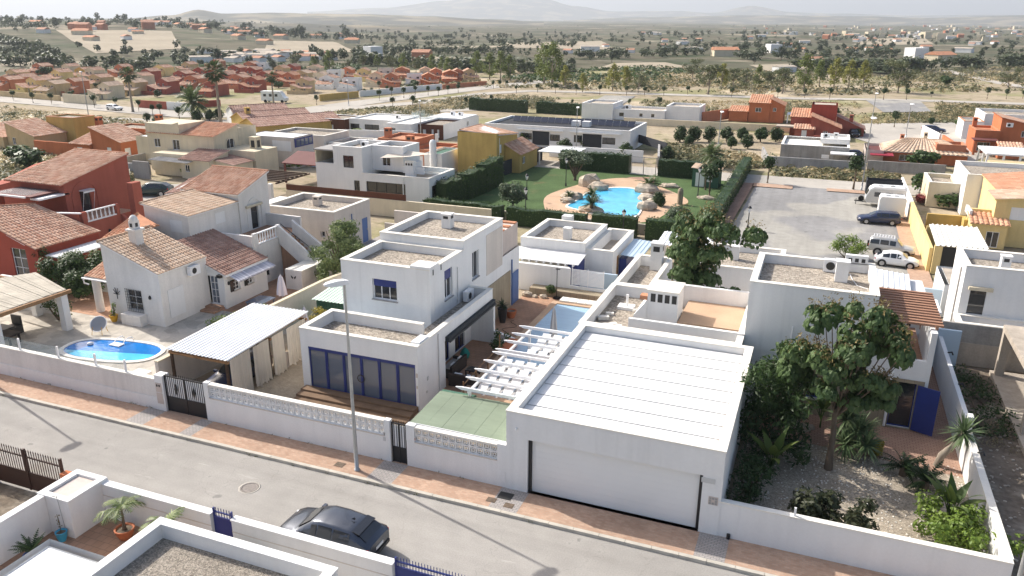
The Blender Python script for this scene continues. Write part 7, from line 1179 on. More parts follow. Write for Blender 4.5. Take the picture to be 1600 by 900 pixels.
for i, (px, py, h) in enumerate(ST):
    if px < 300: ref = f'clipped round street tree on the avenue in front of the estate, {"just left of" if px < 205 else "just right of"} the leftmost tall palm, {"the" if False else ""}'.rstrip(', ')
    order = sorted([q for q in ST if abs(q[1]-py) < 6 and abs(q[0]-px) < 130], key=lambda q: q[0])
    zone = 'before the red estate houses' if px < 300 else 'by the bend of the avenue' if px < 730 else 'at the end of the avenue' if px < 850 else 'above the solar roof house' if px < 1045 else 'behind the terracotta and red houses' if px < 1330 else 'by the concrete pad' if px < 1470 else 'on the far right back road'
    zs = sorted([q for q in ST if (('a' if q[0] < 300 else 'b' if q[0] < 730 else 'c' if q[0] < 850 else 'd' if q[0] < 1045 else 'e' if q[0] < 1330 else 'f' if q[0] < 1470 else 'g') == ('a' if px < 300 else 'b' if px < 730 else 'c' if px < 850 else 'd' if px < 1045 else 'e' if px < 1330 else 'f' if px < 1470 else 'g'))], key=lambda q: q[0])
    W10 = ['leftmost', 'second from left', 'third from left', 'fourth from left', 'fifth from left', 'sixth from left', 'seventh from left', 'eighth from left', 'ninth from left', 'tenth from left', 'eleventh from left', 'twelfth from left', 'thirteenth from left', 'fourteenth from left', 'fifteenth from left', 'sixteenth from left', 'seventeenth from left', 'eighteenth from left', 'nineteenth from left', 'twentieth from left']
    plant('round_tree', 'street_tree', f'clipped round tree, {W10[min(19, zs.index((px, py, h)))]} of those {zone}', px, py, h, group='clipped round street trees', wide=.95)
plant('round_tree', 'street_tree', 'round street tree at the back left corner of the car park', 1199,286,46, group='clipped round street trees', wide=1.0); plant('round_tree', 'street_tree', 'round street tree at the back of the car park near the caravan', 1333,296,56, group='clipped round street trees', wide=.9)
for px, py, h, lab in ((309,190,20,'left of three dark shrubs below the second tall palm'),(328,189,21,'middle of three dark shrubs below the second tall palm'),(343,187,19,'right of three dark shrubs below the second tall palm'),(247,204,24,'dark shrub behind the cream house'),(372,189,22,'upright shrub left of the yellow wall villa'),(412,177,17,'shrub at the corner of the yellow wall villa'),(1305,181,14,'shrub behind the dark red house'),(1455,194,13,'round bush by the lane with the parked blue car')): plant('dark_round', 'shrub', lab, px, py, h, 'shrub')
for i, (px, py, h) in enumerate(((1062,222,28),(1084,221,28),(1107,222,26),(1135,221,27),(1158,220,25),(1188,222,28),(1212,221,26),(1075,228,20),(1142,232,22),(1168,232,24))): plant('dark_round', 'round_tree', 'dark round tree, '+['leftmost of the row along the pale wall', 'second from left of the row along the pale wall', 'third from left of the row along the pale wall', 'fourth from left of the row along the pale wall', 'fifth from left of the row along the pale wall', 'sixth from left of the row along the pale wall', 'rightmost of the row along the pale wall', 'front left one before the row by the pale wall', 'front middle one before the row by the pale wall', 'front right one before the row by the pale wall'][i], px, py, h, group='dark round trees along the pale wall')
PO = [('eucalyptus',463,106,24),('poplar',490,110,22),('poplar',515,110,30),('eucalyptus',543,110,20),('eucalyptus',568,108,26),('poplar',590,108,22),('eucalyptus',612,110,26),('poplar',630,112,28),('eucalyptus',650,113,24),('poplar',675,111,26),('poplar',690,114,24),('poplar',700,118,28),('poplar',745,120,32),('poplar',765,124,34),('poplar',782,127,38),('poplar',797,126,32),('poplar',862,135,56),('poplar',850,131,50),('poplar_yellow',883,138,28),('poplar_yellow',910,144,24),('poplar_yellow',957,142,34),('poplar_yellow',977,141,30),('eucalyptus',997,145,26),('eucalyptus',1082,123,28),('eucalyptus',1106,147,44),('poplar_yellow',1127,139,32),('eucalyptus',1145,136,28),('eucalyptus',1165,142,30),('poplar',1185,139,30),('eucalyptus',1205,141,28),('eucalyptus',1222,146,38),('poplar',1255,143,48),('poplar',1280,136,34),('poplar_yellow',1302,141,40),('poplar_yellow',1325,139,36),('poplar_yellow',1348,138,34),('eucalyptus',1402,145,46),('eucalyptus',1575,136,28),('bush_green',1478,133,12)]
for i, (k, px, py, h) in enumerate(PO):
    h = h*(1.2 if px > 730 else 1.0)
    near = 'behind the estate roofs' if px < 720 else 'at the end of the avenue' if px < 830 else 'behind the solar roof house' if px < 1010 else 'behind the terracotta house' if px < 1240 else 'behind the dark red house' if px < 1370 else 'at the right of the plain'
    col = {'poplar': 'tall green poplar', 'poplar_yellow': 'yellow green poplar', 'eucalyptus': 'loose olive green tree', 'bush_green': 'small round dark tree'}[k]
    same = sorted([q[1] for q in PO if q[0] == k and (('a' if q[1] < 720 else 'b' if q[1] < 830 else 'c' if q[1] < 1010 else 'd' if q[1] < 1240 else 'e' if q[1] < 1370 else 'f') == ('a' if px < 720 else 'b' if px < 830 else 'c' if px < 1010 else 'd' if px < 1240 else 'e' if px < 1370 else 'f'))])
    plant(k, 'poplar_tree' if 'poplar' in k else 'field_tree', f'{col} {near}, {W10[same.index(px)]} of its kind', px, py, h, group='trees lining the dry fields', wide=1.45 if 'poplar' in k else 1.25)
for k, px, py, h, lab in (('pine',295,112,26,'dark round pine behind the estate, left of the second tall palm'),('pine',343,104,34,'tall dark pine behind the estate at the second tall palm'),('pine',14,103,22,'dark pine at the far left edge, left of a pair'),('pine',33,105,20,'dark pine at the far left edge, right of a pair'),('pine',428,114,24,'dark pine behind the estate above the third palm'),('pine',956,98,20,'lone dark pine on the plain above the pool garden'),('pine',1220,95,27,'big dark pine beside the white farmhouse'),('pine',1370,86,16,'dark pine on the plain right of the thin cypresses'),('cypress',1320,104,20,'thin dark cypress beside the bare field'),('cypress',1338,84,16,'thin dark cypress on the plain above the bare field'),('pine',1442,114,26,'wide dark pine below the low farmhouse at right'),('pine',1280,85,18,'dark pine group on the plain above the poplars'),('pine',1178,100,14,'small dark pine left of the big dark pine')): plant(k, 'pine_tree' if k == 'pine' else 'cypress_tree', lab, px, py, h)
for px, py, top, lab in ((208,175,113,'leftmost tall fan palm on the avenue'),(345,192,107,'tallest fan palm, in front of the red estate houses'),(428,166,117,'fan palm beside the white motorhome')): plant('washingtonia', 'palm_tree', lab, px, py, (py-top)*1.0, wide=1.15)
plant('date_palm', 'palm_tree', 'shorter feather palm left of the tallest fan palm', 303,186,58, wide=.85); plant('date_palm', 'palm_tree', 'feather palm at the back right of the lawn', 1110,262,44, wide=.9); plant('date_palm', 'palm_tree', 'small palm in front of the solar roof house, left one', 818,228,22); plant('date_palm', 'palm_tree', 'small palm in front of the solar roof house, right one', 910,232,26)
for i in range(46):
    x = rn.uniform(0,720); y = 150-.012*abs(x-360)*.5+rn.uniform(-34,6)-max(0, x-420)*.05
    plant(rn.choice(('dark_round', 'bush_green', 'round_tree')), 'garden_tree', 'small green garden tree between the houses of the estate', x, y, rn.uniform(8,14), group='garden trees of the estate', wide=1.2)
# ---- pool garden trees
plant('olive', 'olive_tree', 'large clipped olive on the lawn left of the estate pool', 898,282,50, wide=1.15); plant('olive_ball', 'olive_tree', 'ball shaped olive behind the front hedge', 801,328,46); plant('olive_ball', 'olive_bush', 'broad clipped olive bush behind the front hedge near the second large tree', 1058,352,34, 'bush', wide=1.25); plant('dark_round', 'shrub', 'dark ball shrub on the right edge of the estate pool', 1030,322,26, 'shrub'); plant('date_palm', 'palm_tree', 'broad low palm on the rocks right of the estate pool', 1013,298,26, wide=1.4); plant('date_palm', 'palm_tree', 'small palm on the flat rock left of the estate pool', 889,312,16); plant('date_palm', 'palm_tree', 'thin yellowish palm at the back of the estate pool', 926,314,24)
plant('round_tree', 'garden_tree', 'left of three round trees on the lawn by the pump house', 1102,297,42, wide=1.1); plant('round_tree', 'garden_tree', 'middle of three round trees on the lawn by the pump house', 1108,306,50, wide=1.1); plant('round_tree', 'garden_tree', 'right of three round trees on the lawn by the pump house', 1118,294,50, wide=1.1); plant('dark_round', 'garden_tree', 'round tree behind the hedge left of the pool garden gate', 976,250,32); plant('dark_round', 'garden_tree', 'round tree behind the hedge right of the pool garden gate', 1044,250,24); plant('dark_round', 'garden_tree', 'bushy tree above the dark hedge beside the large olive', 882,240,28)
p = at(924,326,.45); PK['cycad'].put('cycad', 'cycad on the rock island at the front of the estate pool', 'cycad', p, 1.5)
# ---- shrubs in the middle distance
for k, px, py, h, w_, lab in (('bush_green',45,262,34,1.6,'wide loose bush left of the brick red house'),('bush_green',525,300,30,1.3,'dark green bush in front of the two storey cubic house'),('bush_green',470,240,18,1.2,'green tree between the cream house and the red canopy'),('shrub',500,208,12,1.3,'bright bush in front of the brown fronted house'),('shrub',555,218,18,1.1,'bright bush at the white boundary wall of the brown fronted house'),('bush_green',620,222,18,1.0,'dark bush beside the salmon house'),('shrub',295,275,16,1.5,'bright green hedge bush by the grey canopy'),('bush_green',275,262,22,1.2,'leafy bush by the grey canopy'),('bush_red',262,262,16,1.2,'reddish bush by the grey canopy'),('bush_green',1440,262,26,1.6,'dense green tree behind the car park wall, farther one'),('bush_green',1442,302,36,1.25,'dense green tree behind the car park wall, nearer one'),('bush_red',1438,318,14,1.6,'red flowering shrub under the green tree by the car park wall'),('bush_green',1482,325,24,1.5,'green shrub in front of the white terrace house'),('bush_green',1535,176,0,1,''),('bush_green',1505,198,18,1.4,'green bush left of the orange house'),('bush',1524,214,18,1.2,'grey green hedge bush below the orange house'),('bush_green',1340,213,14,1.2,'dark bush right of the dark red house'),('shrub',1316,205,8,1.5,'bright shrub in front of the dark red house'),('bush',640,300,12,1.6,'low grey bush before the long dark window'),('shrub',735,200,0,1,''),('shrub',460,262,10,2.0,'bright hedge behind the black pergola'),('bush_green',1483,250,8,1.6,'green shrub beside the tiled bungalow')):
    if h: plant(k, 'bush', lab, px, py, h, 'bush', wide=w_)
# ---- scattered growth nobody could count
def inpoly(x, y, P):
    c = False; j = len(P)-1
    for i in range(len(P)):
        if (P[i][1] > y) != (P[j][1] > y) and x < (P[j][0]-P[i][0])*(y-P[i][1])/(P[j][1]-P[i][1])+P[i][0]: c = not c
        j = i
    return c
def scatter(name, m, polys, n, size, seed, leaves=7, flat=.55, leafsz=.5, aspect=.4):
    rn = random.Random(seed); mb = MB()
    for P in polys:
        xs = [q[0] for q in P[0]]; ys = [q[1] for q in P[0]]; k = 0; want = int(n*P[1]); tries = 0
        while k < want and tries < want*12:
            tries += 1; x, y = rn.uniform(min(xs), max(xs)), rn.uniform(min(ys), max(ys))
            if not inpoly(x, y, P[0]): continue
            p = at(x, y)
            if noise.noise((p.x/14, p.y/14, seed))+rn.uniform(-.35,.35) < -.05: continue
            k += 1; s = size*rn.uniform(.5,1.5); z0 = hz(p.x, p.y)+.06; tb = rn.random()
            for _ in range(leaves):
                d = rdir(rn); d.z = abs(d.z); q = Vector((p.x+d.x*s*.6, p.y+d.y*s*.6, z0+d.z*s*flat*.7)); leaf(mb, rn, q, d+Vector((0,0,.4))+rdir(rn)*.5, s*leafsz*rn.uniform(.7,1.4), min(1, max(.02,.5*tb+.5*rn.random())), aspect=aspect)
    return struct(name, mb, m, 'stuff')
LOTS = [([(0,166),(120,180),(240,192),(200,214),(0,205)], .7),([(640,160),(760,148),(880,153),(835,170),(650,172)], 1.0),([(500,176),(640,165),(690,170),(680,182),(560,182)], .35),([(1000,158),(1340,159),(1345,178),(1330,190),(1150,184),(1010,172)], 1.3),([(1345,178),(1480,176),(1600,168),(1600,200),(1500,192),(1345,194)], 1.0),([(1460,160),(1600,168),(1600,180),(1465,176)], .5),([(1040,224),(1180,243),(1200,262),(1120,262),(1045,246)], .8),([(1205,262),(1350,268),(1400,275),(1400,286),(1210,274)], .5),([(0,230),(110,215),(130,240),(20,285),(0,285)], .4),([(165,262),(215,262),(200,285),(170,290)], .3)]
scatter('dry_grass', 'leaf_straw', LOTS, 900,.8,3); scatter('weeds', 'leaf_scrub', LOTS, 800,1.0,5)
BEY = [([(690,133),(850,118),(1600,118),(1600,142),(1250,150),(960,142),(830,140)], 1.5),([(860,128),(1000,104),(1240,112),(1200,140),(960,138)], .8),([(1390,112),(1600,104),(1600,128),(1400,128)], .6),([(560,125),(700,118),(760,132),(640,140)], .3)]
scatter('scrub', 'leaf_scrub', BEY, 650,1.8,7,6); scatter('orchard', 'leaf_hedge', [([(750,122),(830,112),(1000,104),(1120,112),(1000,130),(850,128)], 1),([(1250,98),(1380,92),(1430,104),(1300,104)], .3),([(0,112),(60,104),(560,100),(560,112),(240,118)], .5)], 480,2.4,9,8); scatter('scrub', 'leaf_straw', BEY, 500,1.6,11,5)
# far trees: the nearest and largest as individuals, the rest as one mass
rn = random.Random(21); spots = []
def put_far(n, x0, x1, y0, y1, s0, s1):
    for _ in range(n): spots.append((rn.uniform(x0, x1), y0+(y1-y0)*rn.random(), rn.uniform(s0, s1)))
put_far(150,0,560,40,66,1.2,2.6); put_far(40,0,300,78,104,.7,1.4); put_far(70,240,640,84,104,.7,1.4); put_far(50,560,900,48,60,.9,1.5); put_far(60,800,1250,50,80,.8,1.5); put_far(110,1150,1600,46,92,.8,1.5); put_far(50,560,900,60,106,.6,1.1)
spots.sort(key=lambda q: -depth(at(q[0], q[1]))**-1*q[2])
bulk = MB(); far_me = [(c, t) for c, t in zip(PK['far_tree'].c, PK['far_tree'].t)]
src = []
for i in range(3): c, t = MB(), MB(); k_far(random.Random(70+i), c, t); src.append(c)
for i, (x, y, s) in enumerate(spots):
    p = at(x, y); p.z = hz(p.x, p.y); g = 'left hillside' if x < 560 and y < 70 else 'the ground behind the estate' if x < 640 else 'plain'
    if i < 270:
        k = i % 4; o = bpy.data.objects.new('far_tree', far_me[k][0]); C.objects.link(o); o.location = p; o.scale = (s, s, s*rn.uniform(.8,1.3)); o.rotation_euler[2] = rn.uniform(0,6.28); tag(o, f'small dark tree among many on the distant {g}' if g != 'the ground behind the estate' else 'small dark tree among many on the ground behind the estate', 'tree', f'distant trees on {g}')
    else: bulk.merge(src[i % 3], Matrix.Translation(p) @ Matrix.Diagonal((s, s, s, 1)))
for i in range(1350):
    x, y = (rn.uniform(0,600), rn.uniform(40,66)) if i < 700 else (rn.uniform(0,1600), rn.uniform(38,66)) if i < 1200 else (rn.uniform(600,1600), rn.uniform(60,104)); p = at(x, y); p.z = hz(p.x, p.y)
    if noise.noise((p.x/120, p.y/120,9.0)) < -.02: continue
    s = rn.uniform(.5,1.3); m_ = src[i % 3]; q = MB(); q.v, q.f, q.t, q.sm = m_.v, m_.f[::3], m_.t[::3], m_.sm[::3]; bulk.merge(q, Matrix.Translation(p) @ Matrix.Diagonal((s*1.3, s*1.3, s, 1)))
for (xa, ya),(xb, yb) in (((560,100),(760,112)),((0,102),(240,110)),((640,72),(900,70)),((1000,76),(1300,72)),((1150,93),(1420,88)),((1300,62),(1600,66)),((0,66),(200,58)),((200,62),(480,64)),((880,60),(1200,58)),((560,62),(800,58)),((1400,110),(1600,103)),((900,92),(1100,86)),((0,46),(300,44)),((300,46),(520,50)),((700,112),(900,116)),((1240,110),(1420,116)),((0,76),(90,90)),((560,82),(800,84))):
    for i in range(46):
        q_ = rn.random(); p = at(xa+(xb-xa)*q_, ya+(yb-ya)*q_+rn.gauss(0,1.3)); p.z = hz(p.x, p.y); s = rn.uniform(.6,1.7); m_ = src[i % 3]; q = MB(); q.v, q.f, q.t, q.sm = m_.v, m_.f[::2], m_.t[::2], m_.sm[::2]; bulk.merge(q, Matrix.Translation(p) @ Matrix.Diagonal((s*1.3, s*1.3, s, 1)))
struct('distant_woods', bulk, 'leaf_far', 'stuff')
# ================================================================== NEAR PLANTS
def catalpa(label, base, lay, seed, leaves=72, size=.28):
    """broad leaved tree: lay lists the leaf masses (offset along the street, height, offset away, radius)"""
    rn = random.Random(seed); T = Thing('large_tree', label, 'tree', base, local=True); c, t, pods = MB(), MB(), MB(); blobs = []; height = max(q[1] for q in lay); dense = 1
    for x, z, y, r in lay:
        for _ in range(3): blobs.append(((x+rn.uniform(-.5,.5), y+rn.uniform(-.7,.7), z+rn.uniform(-.4,.4)),(r*rn.uniform(.6,.95), r*rn.uniform(.8,1.1), r*rn.uniform(.55,.8))))
    for bc, br in blobs:
        bt = rn.random()
        for _ in range(int(leaves*dense)):
            d = rdir(rn); d.z = abs(d.z)*.9-.25*rn.random(); d.normalize(); p = Vector((bc[0]+d.x*br[0], bc[1]+d.y*br[1], bc[2]+d.z*br[2])); leaf(c, rn, p, d+Vector((0,0,.5))+rdir(rn)*.35, size*rn.uniform(.6,1.25), min(1, max(.02,.4*bt+.6*rn.random())), 'h')
        if rn.random() < .7 and bc[2] > height*.5:
            for _ in range(36): d = rdir(rn); p = Vector((bc[0]+d.x*br[0]*.8, bc[1]+d.y*br[1]*.8, bc[2]+br[2]*rn.uniform(.8,1.7))); leaf(pods, rn, p, rdir(rn)+Vector((0,0,.3)),.16*rn.uniform(.6,1.3), rn.random(), aspect=.35)
    top = trunk(t, rn, height*.5,.15,.09,.04,8); limbs(t, rn, (0,0,height*.36), [bc for bc, br in blobs if bc[2] > height*.4][:20], .05,.015)
    T.part('crown', c, 'leaf_catalpa'); T.part('trunk', t, 'bark'); T.part('seed_clusters', pods, 'leaf_pod', kind='stuff'); return T
catalpa('large broad leaved tree with big heart shaped leaves in the gravel garden', (2.0,32.8,0), [(-.25,7.2,.2,.6),(1.05,7.0,.1,.65),(1.65,6.4,-.2,.6),(1.85,5.4,.3,.45),(-1.2,6.6,.3,.6),(.0,6.3,-.8,.7),(1.1,6.1,.9,.7),(-1.5,5.2,.2,.6),(-.8,5.3,-.7,.65),(-1.8,4.3,.5,.6),(.1,5.1,.6,.7),(-.3,4.2,-.7,.6),(.7,4.2,.2,.6),(1.4,4.4,-.3,.6),(2.05,4.4,.3,.5),(.9,3.6,-.2,.55),(.5,3.3,.7,.5),(1.3,5.5,.9,.6),(.3,5.7,1.2,.6),(-.6,4.7,.3,.65),(1.8,3.7,.5,.45)], 3)
rc = random.Random(77); catalpa('second large tree, dense and dark with brown seed heads, behind the sandy terrace', (-5.2,45.0,.3), [(rc.uniform(-1,1)*(2.2-.25*abs(z-5.2)), z, rc.uniform(-1.3,1.3),.75) for z in [3.2+i*.19 for i in range(23)]], 8)
def mass(name, label, cat, base, blobs, n, size, lm, shape='d', aspect=.5, seed=1, up=.5, stems=True, shell=.3):
    rn = random.Random(seed); T = Thing(name, label, cat, base, local=True); c, t = MB(), MB(); cloud(c, rn, blobs, n, size, shape, up, shell, aspect); T.part('foliage', c, lm)
    if stems: limbs(t, rn, (0,0,0), [tuple(b[0]) for b in blobs[:6]], .06,.02); T.part('stem', t, 'bark')
    return T
rn = random.Random(31)
mass('garden_tree', 'dark dense shrub tree with drooping leaves along the garage wall', 'tree', (-.6,34.3,0), [((rn.uniform(-1.0,1.3), rn.uniform(-2.6,2.2), rn.uniform(.8,4.3)),(.6,.65,.55)) for _ in range(40)], 130,.3, 'leaf_clip', aspect=.3, seed=32, up=.1)
mass('garden_tree', 'loose leafy tree with pinkish seed heads between the shrub and the large tree', 'tree', (.1,36.2,0), [((rn.uniform(-.8,1.2), rn.uniform(-.6,.6), rn.uniform(2.4,4.4)),(.5,.5,.4)) for _ in range(14)], 50,.26, 'leaf_catalpa', 'h', seed=33)
mass('shrub', 'dark shrub at the foot of the garage wall in deep shade', 'shrub', (-1.0,30.2,0), [((rn.uniform(-.5,.7), rn.uniform(-2.2,2.0), rn.uniform(.3,1.3)),(.5,.6,.4)) for _ in range(16)], 90,.24, 'leaf_clip', aspect=.3, seed=34)
mass('shrub', 'glossy dark leaved shrub behind the street garden wall', 'shrub', (2.1,27.7,0), [((rn.uniform(-1.3,1.3), rn.uniform(-.5,.9), rn.uniform(.4,1.55)),(.42,.4,.34)) for _ in range(28)], 75,.24, 'leaf_dark', aspect=.45, seed=35)
mass('shrub', 'bright green citrus bush in the corner of the garden walls', 'shrub', (6.3,28.3,0), [((rn.uniform(-1.1,.8), rn.uniform(-1.0,1.9), rn.uniform(.3,1.5)),(.45,.45,.35)) for _ in range(30)], 110,.17, 'leaf_bright', aspect=.55, seed=36)
mass('shrub', 'trailing bright branch hanging over the garden wall corner', 'shrub', (7.7,28.0,1.1), [((rn.uniform(-.2,.7), rn.uniform(-.6,.5), rn.uniform(-.3,.35)),(.3,.3,.2)) for _ in range(8)], 45,.16, 'leaf_bright', seed=37, stems=False)
PK['banana'].put('strelitzia', 'large leaved strelitzia behind the bright citrus bush', 'plant', (6.3,29.9,0),.95, k=0); PK['banana'].put('banana_plant', 'yellowish banana plant in the shade along the garage wall', 'plant', (-.3,31.0,0),.95, k=1); PK['yucca'].put('yucca', 'large multi headed yucca in the middle of the gravel garden', 'plant', (3.1,34.4,0),1.75, k=0); PK['bush_gold'].put('golden_bush', 'small golden bush beside the large yucca', 'bush', (4.0,34.9,0),.7); PK['yucca_single'].put('yucca', 'single stemmed yucca leaning over the side garden wall', 'plant', (7.2,34.9,.0),1.45, k=0, rz=0.2); PK['cycad'].put('cycad', 'lighter green cycad on the gravel, left of two', 'cycad', (5.0,33.5,0),1.25, k=0); PK['cycad'].put('cycad', 'darker cycad on the gravel, right of two', 'cycad', (5.75,32.6,0),1.25, k=1)
PK['banana'].put('banana_plant', 'young banana plant by the stone clad wall', 'plant', (1.6,36.6,0),.8, k=0)
rk = [(.7,36.0,.45),(1.1,36.3,.3),(.4,36.4,.35)]
for i, (x, y, s) in enumerate(rk): rock('rock', ['larger pale rock in the shade by the stone clad wall', 'smaller pale rock right of the larger one by the stone clad wall', 'small pale rock behind the larger one by the stone clad wall'][i], (x, y, .03),(s, s*.7, s*.6),40+i, 'rocks by the stone clad wall')
PK['willow'].put('willow_tree', 'rounded light green weeping tree between villa and white house', 'tree', (-31.2,46.0,0),1.1, k=0); mass('rosemary_bush', 'big rounded dark green bush between the brick red house and the villa', 'bush', (-47.6,37.6,0), [((rn.uniform(-1.9,1.9), rn.uniform(-1.5,1.5), rn.uniform(.6,2.6)),(.7,.7,.55)) for _ in range(34)], 400,.25, 'leaf_hedge', aspect=.4, seed=38, up=.8, shell=.15)
mass('hedge_bush', 'bright green hedge along the villa side of the carport', 'hedge', (-33.2,37.0,0), [((-.1+.35*i*.3-.5,-1.6+.32*i, .6+.05*math.sin(i)),(.5,.4,.35)) for i in range(12)], 120,.13, 'leaf_bright', seed=39); mass('shrub', 'orange flowering shrub beside the green shed', 'shrub', (-27.6,37.6,0), [((rn.uniform(-.5,.5), rn.uniform(-.3,.3), rn.uniform(.8,1.9)),(.3,.3,.25)) for _ in range(10)], 60,.13, 'leaf_gold', seed=41); mass('shrub', 'shady shrub under the reed pergola', 'shrub', (-44.4,33.3,0), [((rn.uniform(-.7,.7), rn.uniform(-.5,.5), rn.uniform(.4,1.5)),(.4,.4,.35)) for _ in range(10)], 60,.16, 'leaf_hedge', seed=42)
mass('climber', 'climbing plant on the roof corner of the brick red house', 'climber', (-51.3,38.2,2.2), [((rn.uniform(-.4,.4), rn.uniform(-.3,.3), rn.uniform(-.6,.7)),(.3,.3,.3)) for _ in range(7)], 50,.14, 'leaf_hedge', seed=43, stems=False); mass('bougainvillea', 'pink bougainvillea beside the brick red chimney wall', 'shrub', (-51.3,50.2,0), [((rn.uniform(-.6,.6), rn.uniform(-.4,.4), rn.uniform(.5,2.2)),(.35,.35,.3)) for _ in range(9)], 50,.14, 'leaf_red', seed=44)
mass('weed_patch', 'dark straggling shrubs filling the back of the vacant plot', 'shrub', (8.9,44.0,0), [((rn.uniform(-.8,1.2), rn.uniform(-5.5,3.0), rn.uniform(.05,.45)),(.6,.6,.25)) for _ in range(30)], 60,.2, 'leaf_clip', seed=45, aspect=.35); mass('dead_brush', 'reddish dead brush on the vacant plot', 'brush', (9.6,38.5,0), [((rn.uniform(-.9,.9), rn.uniform(-1.2,1.6), rn.uniform(.02,.2)),(.5,.5,.15)) for _ in range(14)], 50,.18, 'leaf_dry', seed=46, aspect=.25, stems=False)
q = MB(); rn2 = random.Random(50)
for _ in range(380): x, y = rn2.uniform(7.8,13), rn2.uniform(26,42); s = rn2.uniform(.02,.1); m_ = Matrix.Rotation(rn2.uniform(0,3),3, 'Z'); q.obox((x, y, .02+s*.2),(s*1.6, s, s*.6), m_)
struct('rubble', q, 'concrete', 'stuff')
q = MB()
for _ in range(900): x, y = rn2.uniform(-1.6,7.3), rn2.uniform(26.4,35.0); s = rn2.uniform(.02,.05); q.obox((x, y, .02+s*.25),(s*1.5, s, s*.7), Matrix.Rotation(rn2.uniform(0,3),3, 'Z'))
struct('garden_pebbles', q, 'coping', 'stuff')
q = MB(); 
for xa, xb, y0 in ((-40,-29,26.03),(-25,-16.3,26.03),(-15,-10.5,26.03),(-60,-40,24.36),(-40,-25,24.36),(-24,-8,24.36)):
    for _ in range(int((xb-xa)*2.2)):
        x = rn2.uniform(xa, xb); s = rn2.uniform(.03,.12)
        if rn2.random() < .5:
            for _k in range(5): leaf(q, rn2, Vector((x+rn2.uniform(-s, s), y0+rn2.uniform(-.03,.03),(.13 if y0 > 25 else .01)+s*rn2.random())), rdir(rn2), s, rn2.random(), aspect=.3)
struct('kerb_weeds', q, 'leaf_scrub', 'stuff')
# ================================================================== FOREGROUND, NEAR SIDE OF THE STREET
sheet('near_patio', rect(-25.5,6,-18.6,18.6),.02, 'terracotta_floor'); sheet('near_yard', rect(-60,4,-25.5,18.7),.015, 'dark_soil'); sheet('near_path', rect(-18.6,6,-2,18.6),.02, 'concrete')
W = Thing('near_wall', 'white wall along the near side of the street, left of the parked car', 'wall', (-20,18.65,0)); b = MB(); b.box(-24.2,18.55,0,-18.95,18.8,1.48); W.part('wall', b, 'white'); b = MB(); b.box(-25.7,17.1,0,-24.2,18.8,1.52); W.part('meter_housing', b, 'white'); b = MB(); b.box(-25.74,17.06,1.521,-25.45,18.84,1.66); b.box(-24.42,17.06,1.521,-24.16,18.84,1.66); b.box(-25.45,17.06,1.521,-24.42,17.3,1.66); b.box(-25.45,18.6,1.521,-24.42,18.84,1.66); b.box(-24.159,18.52,1.481,-18.93,18.83,1.54); W.part('coping', b, 'white'); b = MB(); b.box(-25.44,17.31,1.521,-24.43,18.59,1.56); W.part('housing_lid', b, 'pinkgrey'); b = MB(); b.box(-24.2,18.535,1.02,-18.96,18.548,1.05); W.part('ledge', b, 'greycream')
W = Thing('near_wall', 'white wall along the near side of the street, in front of the parked car', 'wall', (-14,18.65,0)); b = MB(); b.box(-18.0,18.55,0,-11.45,18.8,1.48); W.part('wall', b, 'white'); b = MB(); b.box(-18.02,18.52,1.481,-11.43,18.83,1.54); W.part('coping', b, 'white'); b = MB(); b.box(-18.0,18.535,1.02,-11.46,18.548,1.05); W.part('ledge', b, 'greycream')
b = MB(); b.box(-8.05,17.0,0,-7.75,18.8,1.66); solo('near_wall_end', b, 'white', 'white end of a near side wall at the bottom edge', 'wall')
b = MB(); b.box(-25.62,8,0,-25.38,17.09,1.55); b.box(-25.66,8,1.551,-25.34,17.05,1.62); solo('side_wall', b, 'white', 'white side wall of the patio in the bottom left corner', 'wall')
def blue_gate(lab, xa, xb):
    G_ = Thing('gate', lab, 'gate', ((xa+xb)/2,18.68,0)); b = MB(); b.box(xa, 18.66,.1, xb, 18.7,1.35); G_.part('panel', b, 'blue_paint'); b = MB(); b.box(xa, 18.64,.02, xa+.05,18.72,1.75); b.box(xb-.05,18.64,.02, xb, 18.72,1.75); b.box(xa+.05,18.65,1.36, xb-.05,18.71,1.41); b.box(xa+.05,18.65,1.58, xb-.05,18.71,1.62); G_.part('frame', b, 'blue_paint'); n = int((xb-xa)/.11); q = MB(); q.box(-.01,-.01,1.36,.01,.01,1.78); me = q.mesh('bar', 'blue_paint')
    for i in range(1, n): G_.inst('bar', me, (xa+(xb-xa)*i/n, 18.68,0))
blue_gate('narrow dark blue gate between two near side white walls', -18.9,-18.05); blue_gate('dark blue gate with bars at the bottom edge below the parked car', -11.4,-8.1)
T = Thing('near_house', 'white house with grey pebble roof at the bottom left edge', 'house', (-15,12,0)); block(T, rect(-18.62,4,-11.85,16.15),0,2.5,3.0, t=.27, cop='white', roof='gravel_fine'); block(T, rect(-21.6,6,-18.64,14.4),0,2.55,2.6, cop=None, roof='white', name='side_wall'); b = MB(); [b.box(-18.645,13.4-.75*i, 2.66,-18.622,13.55-.75*i, 2.88) for i in range(3)]; T.part('drain_slot', b, 'dark_plastic')
b = MB(); b.box(-22.3,14.0,.02,-21.62,15.6,1.2); solo('stepped_block', b, 'resin', 'sunlit beige block beside the near white house', 'block')
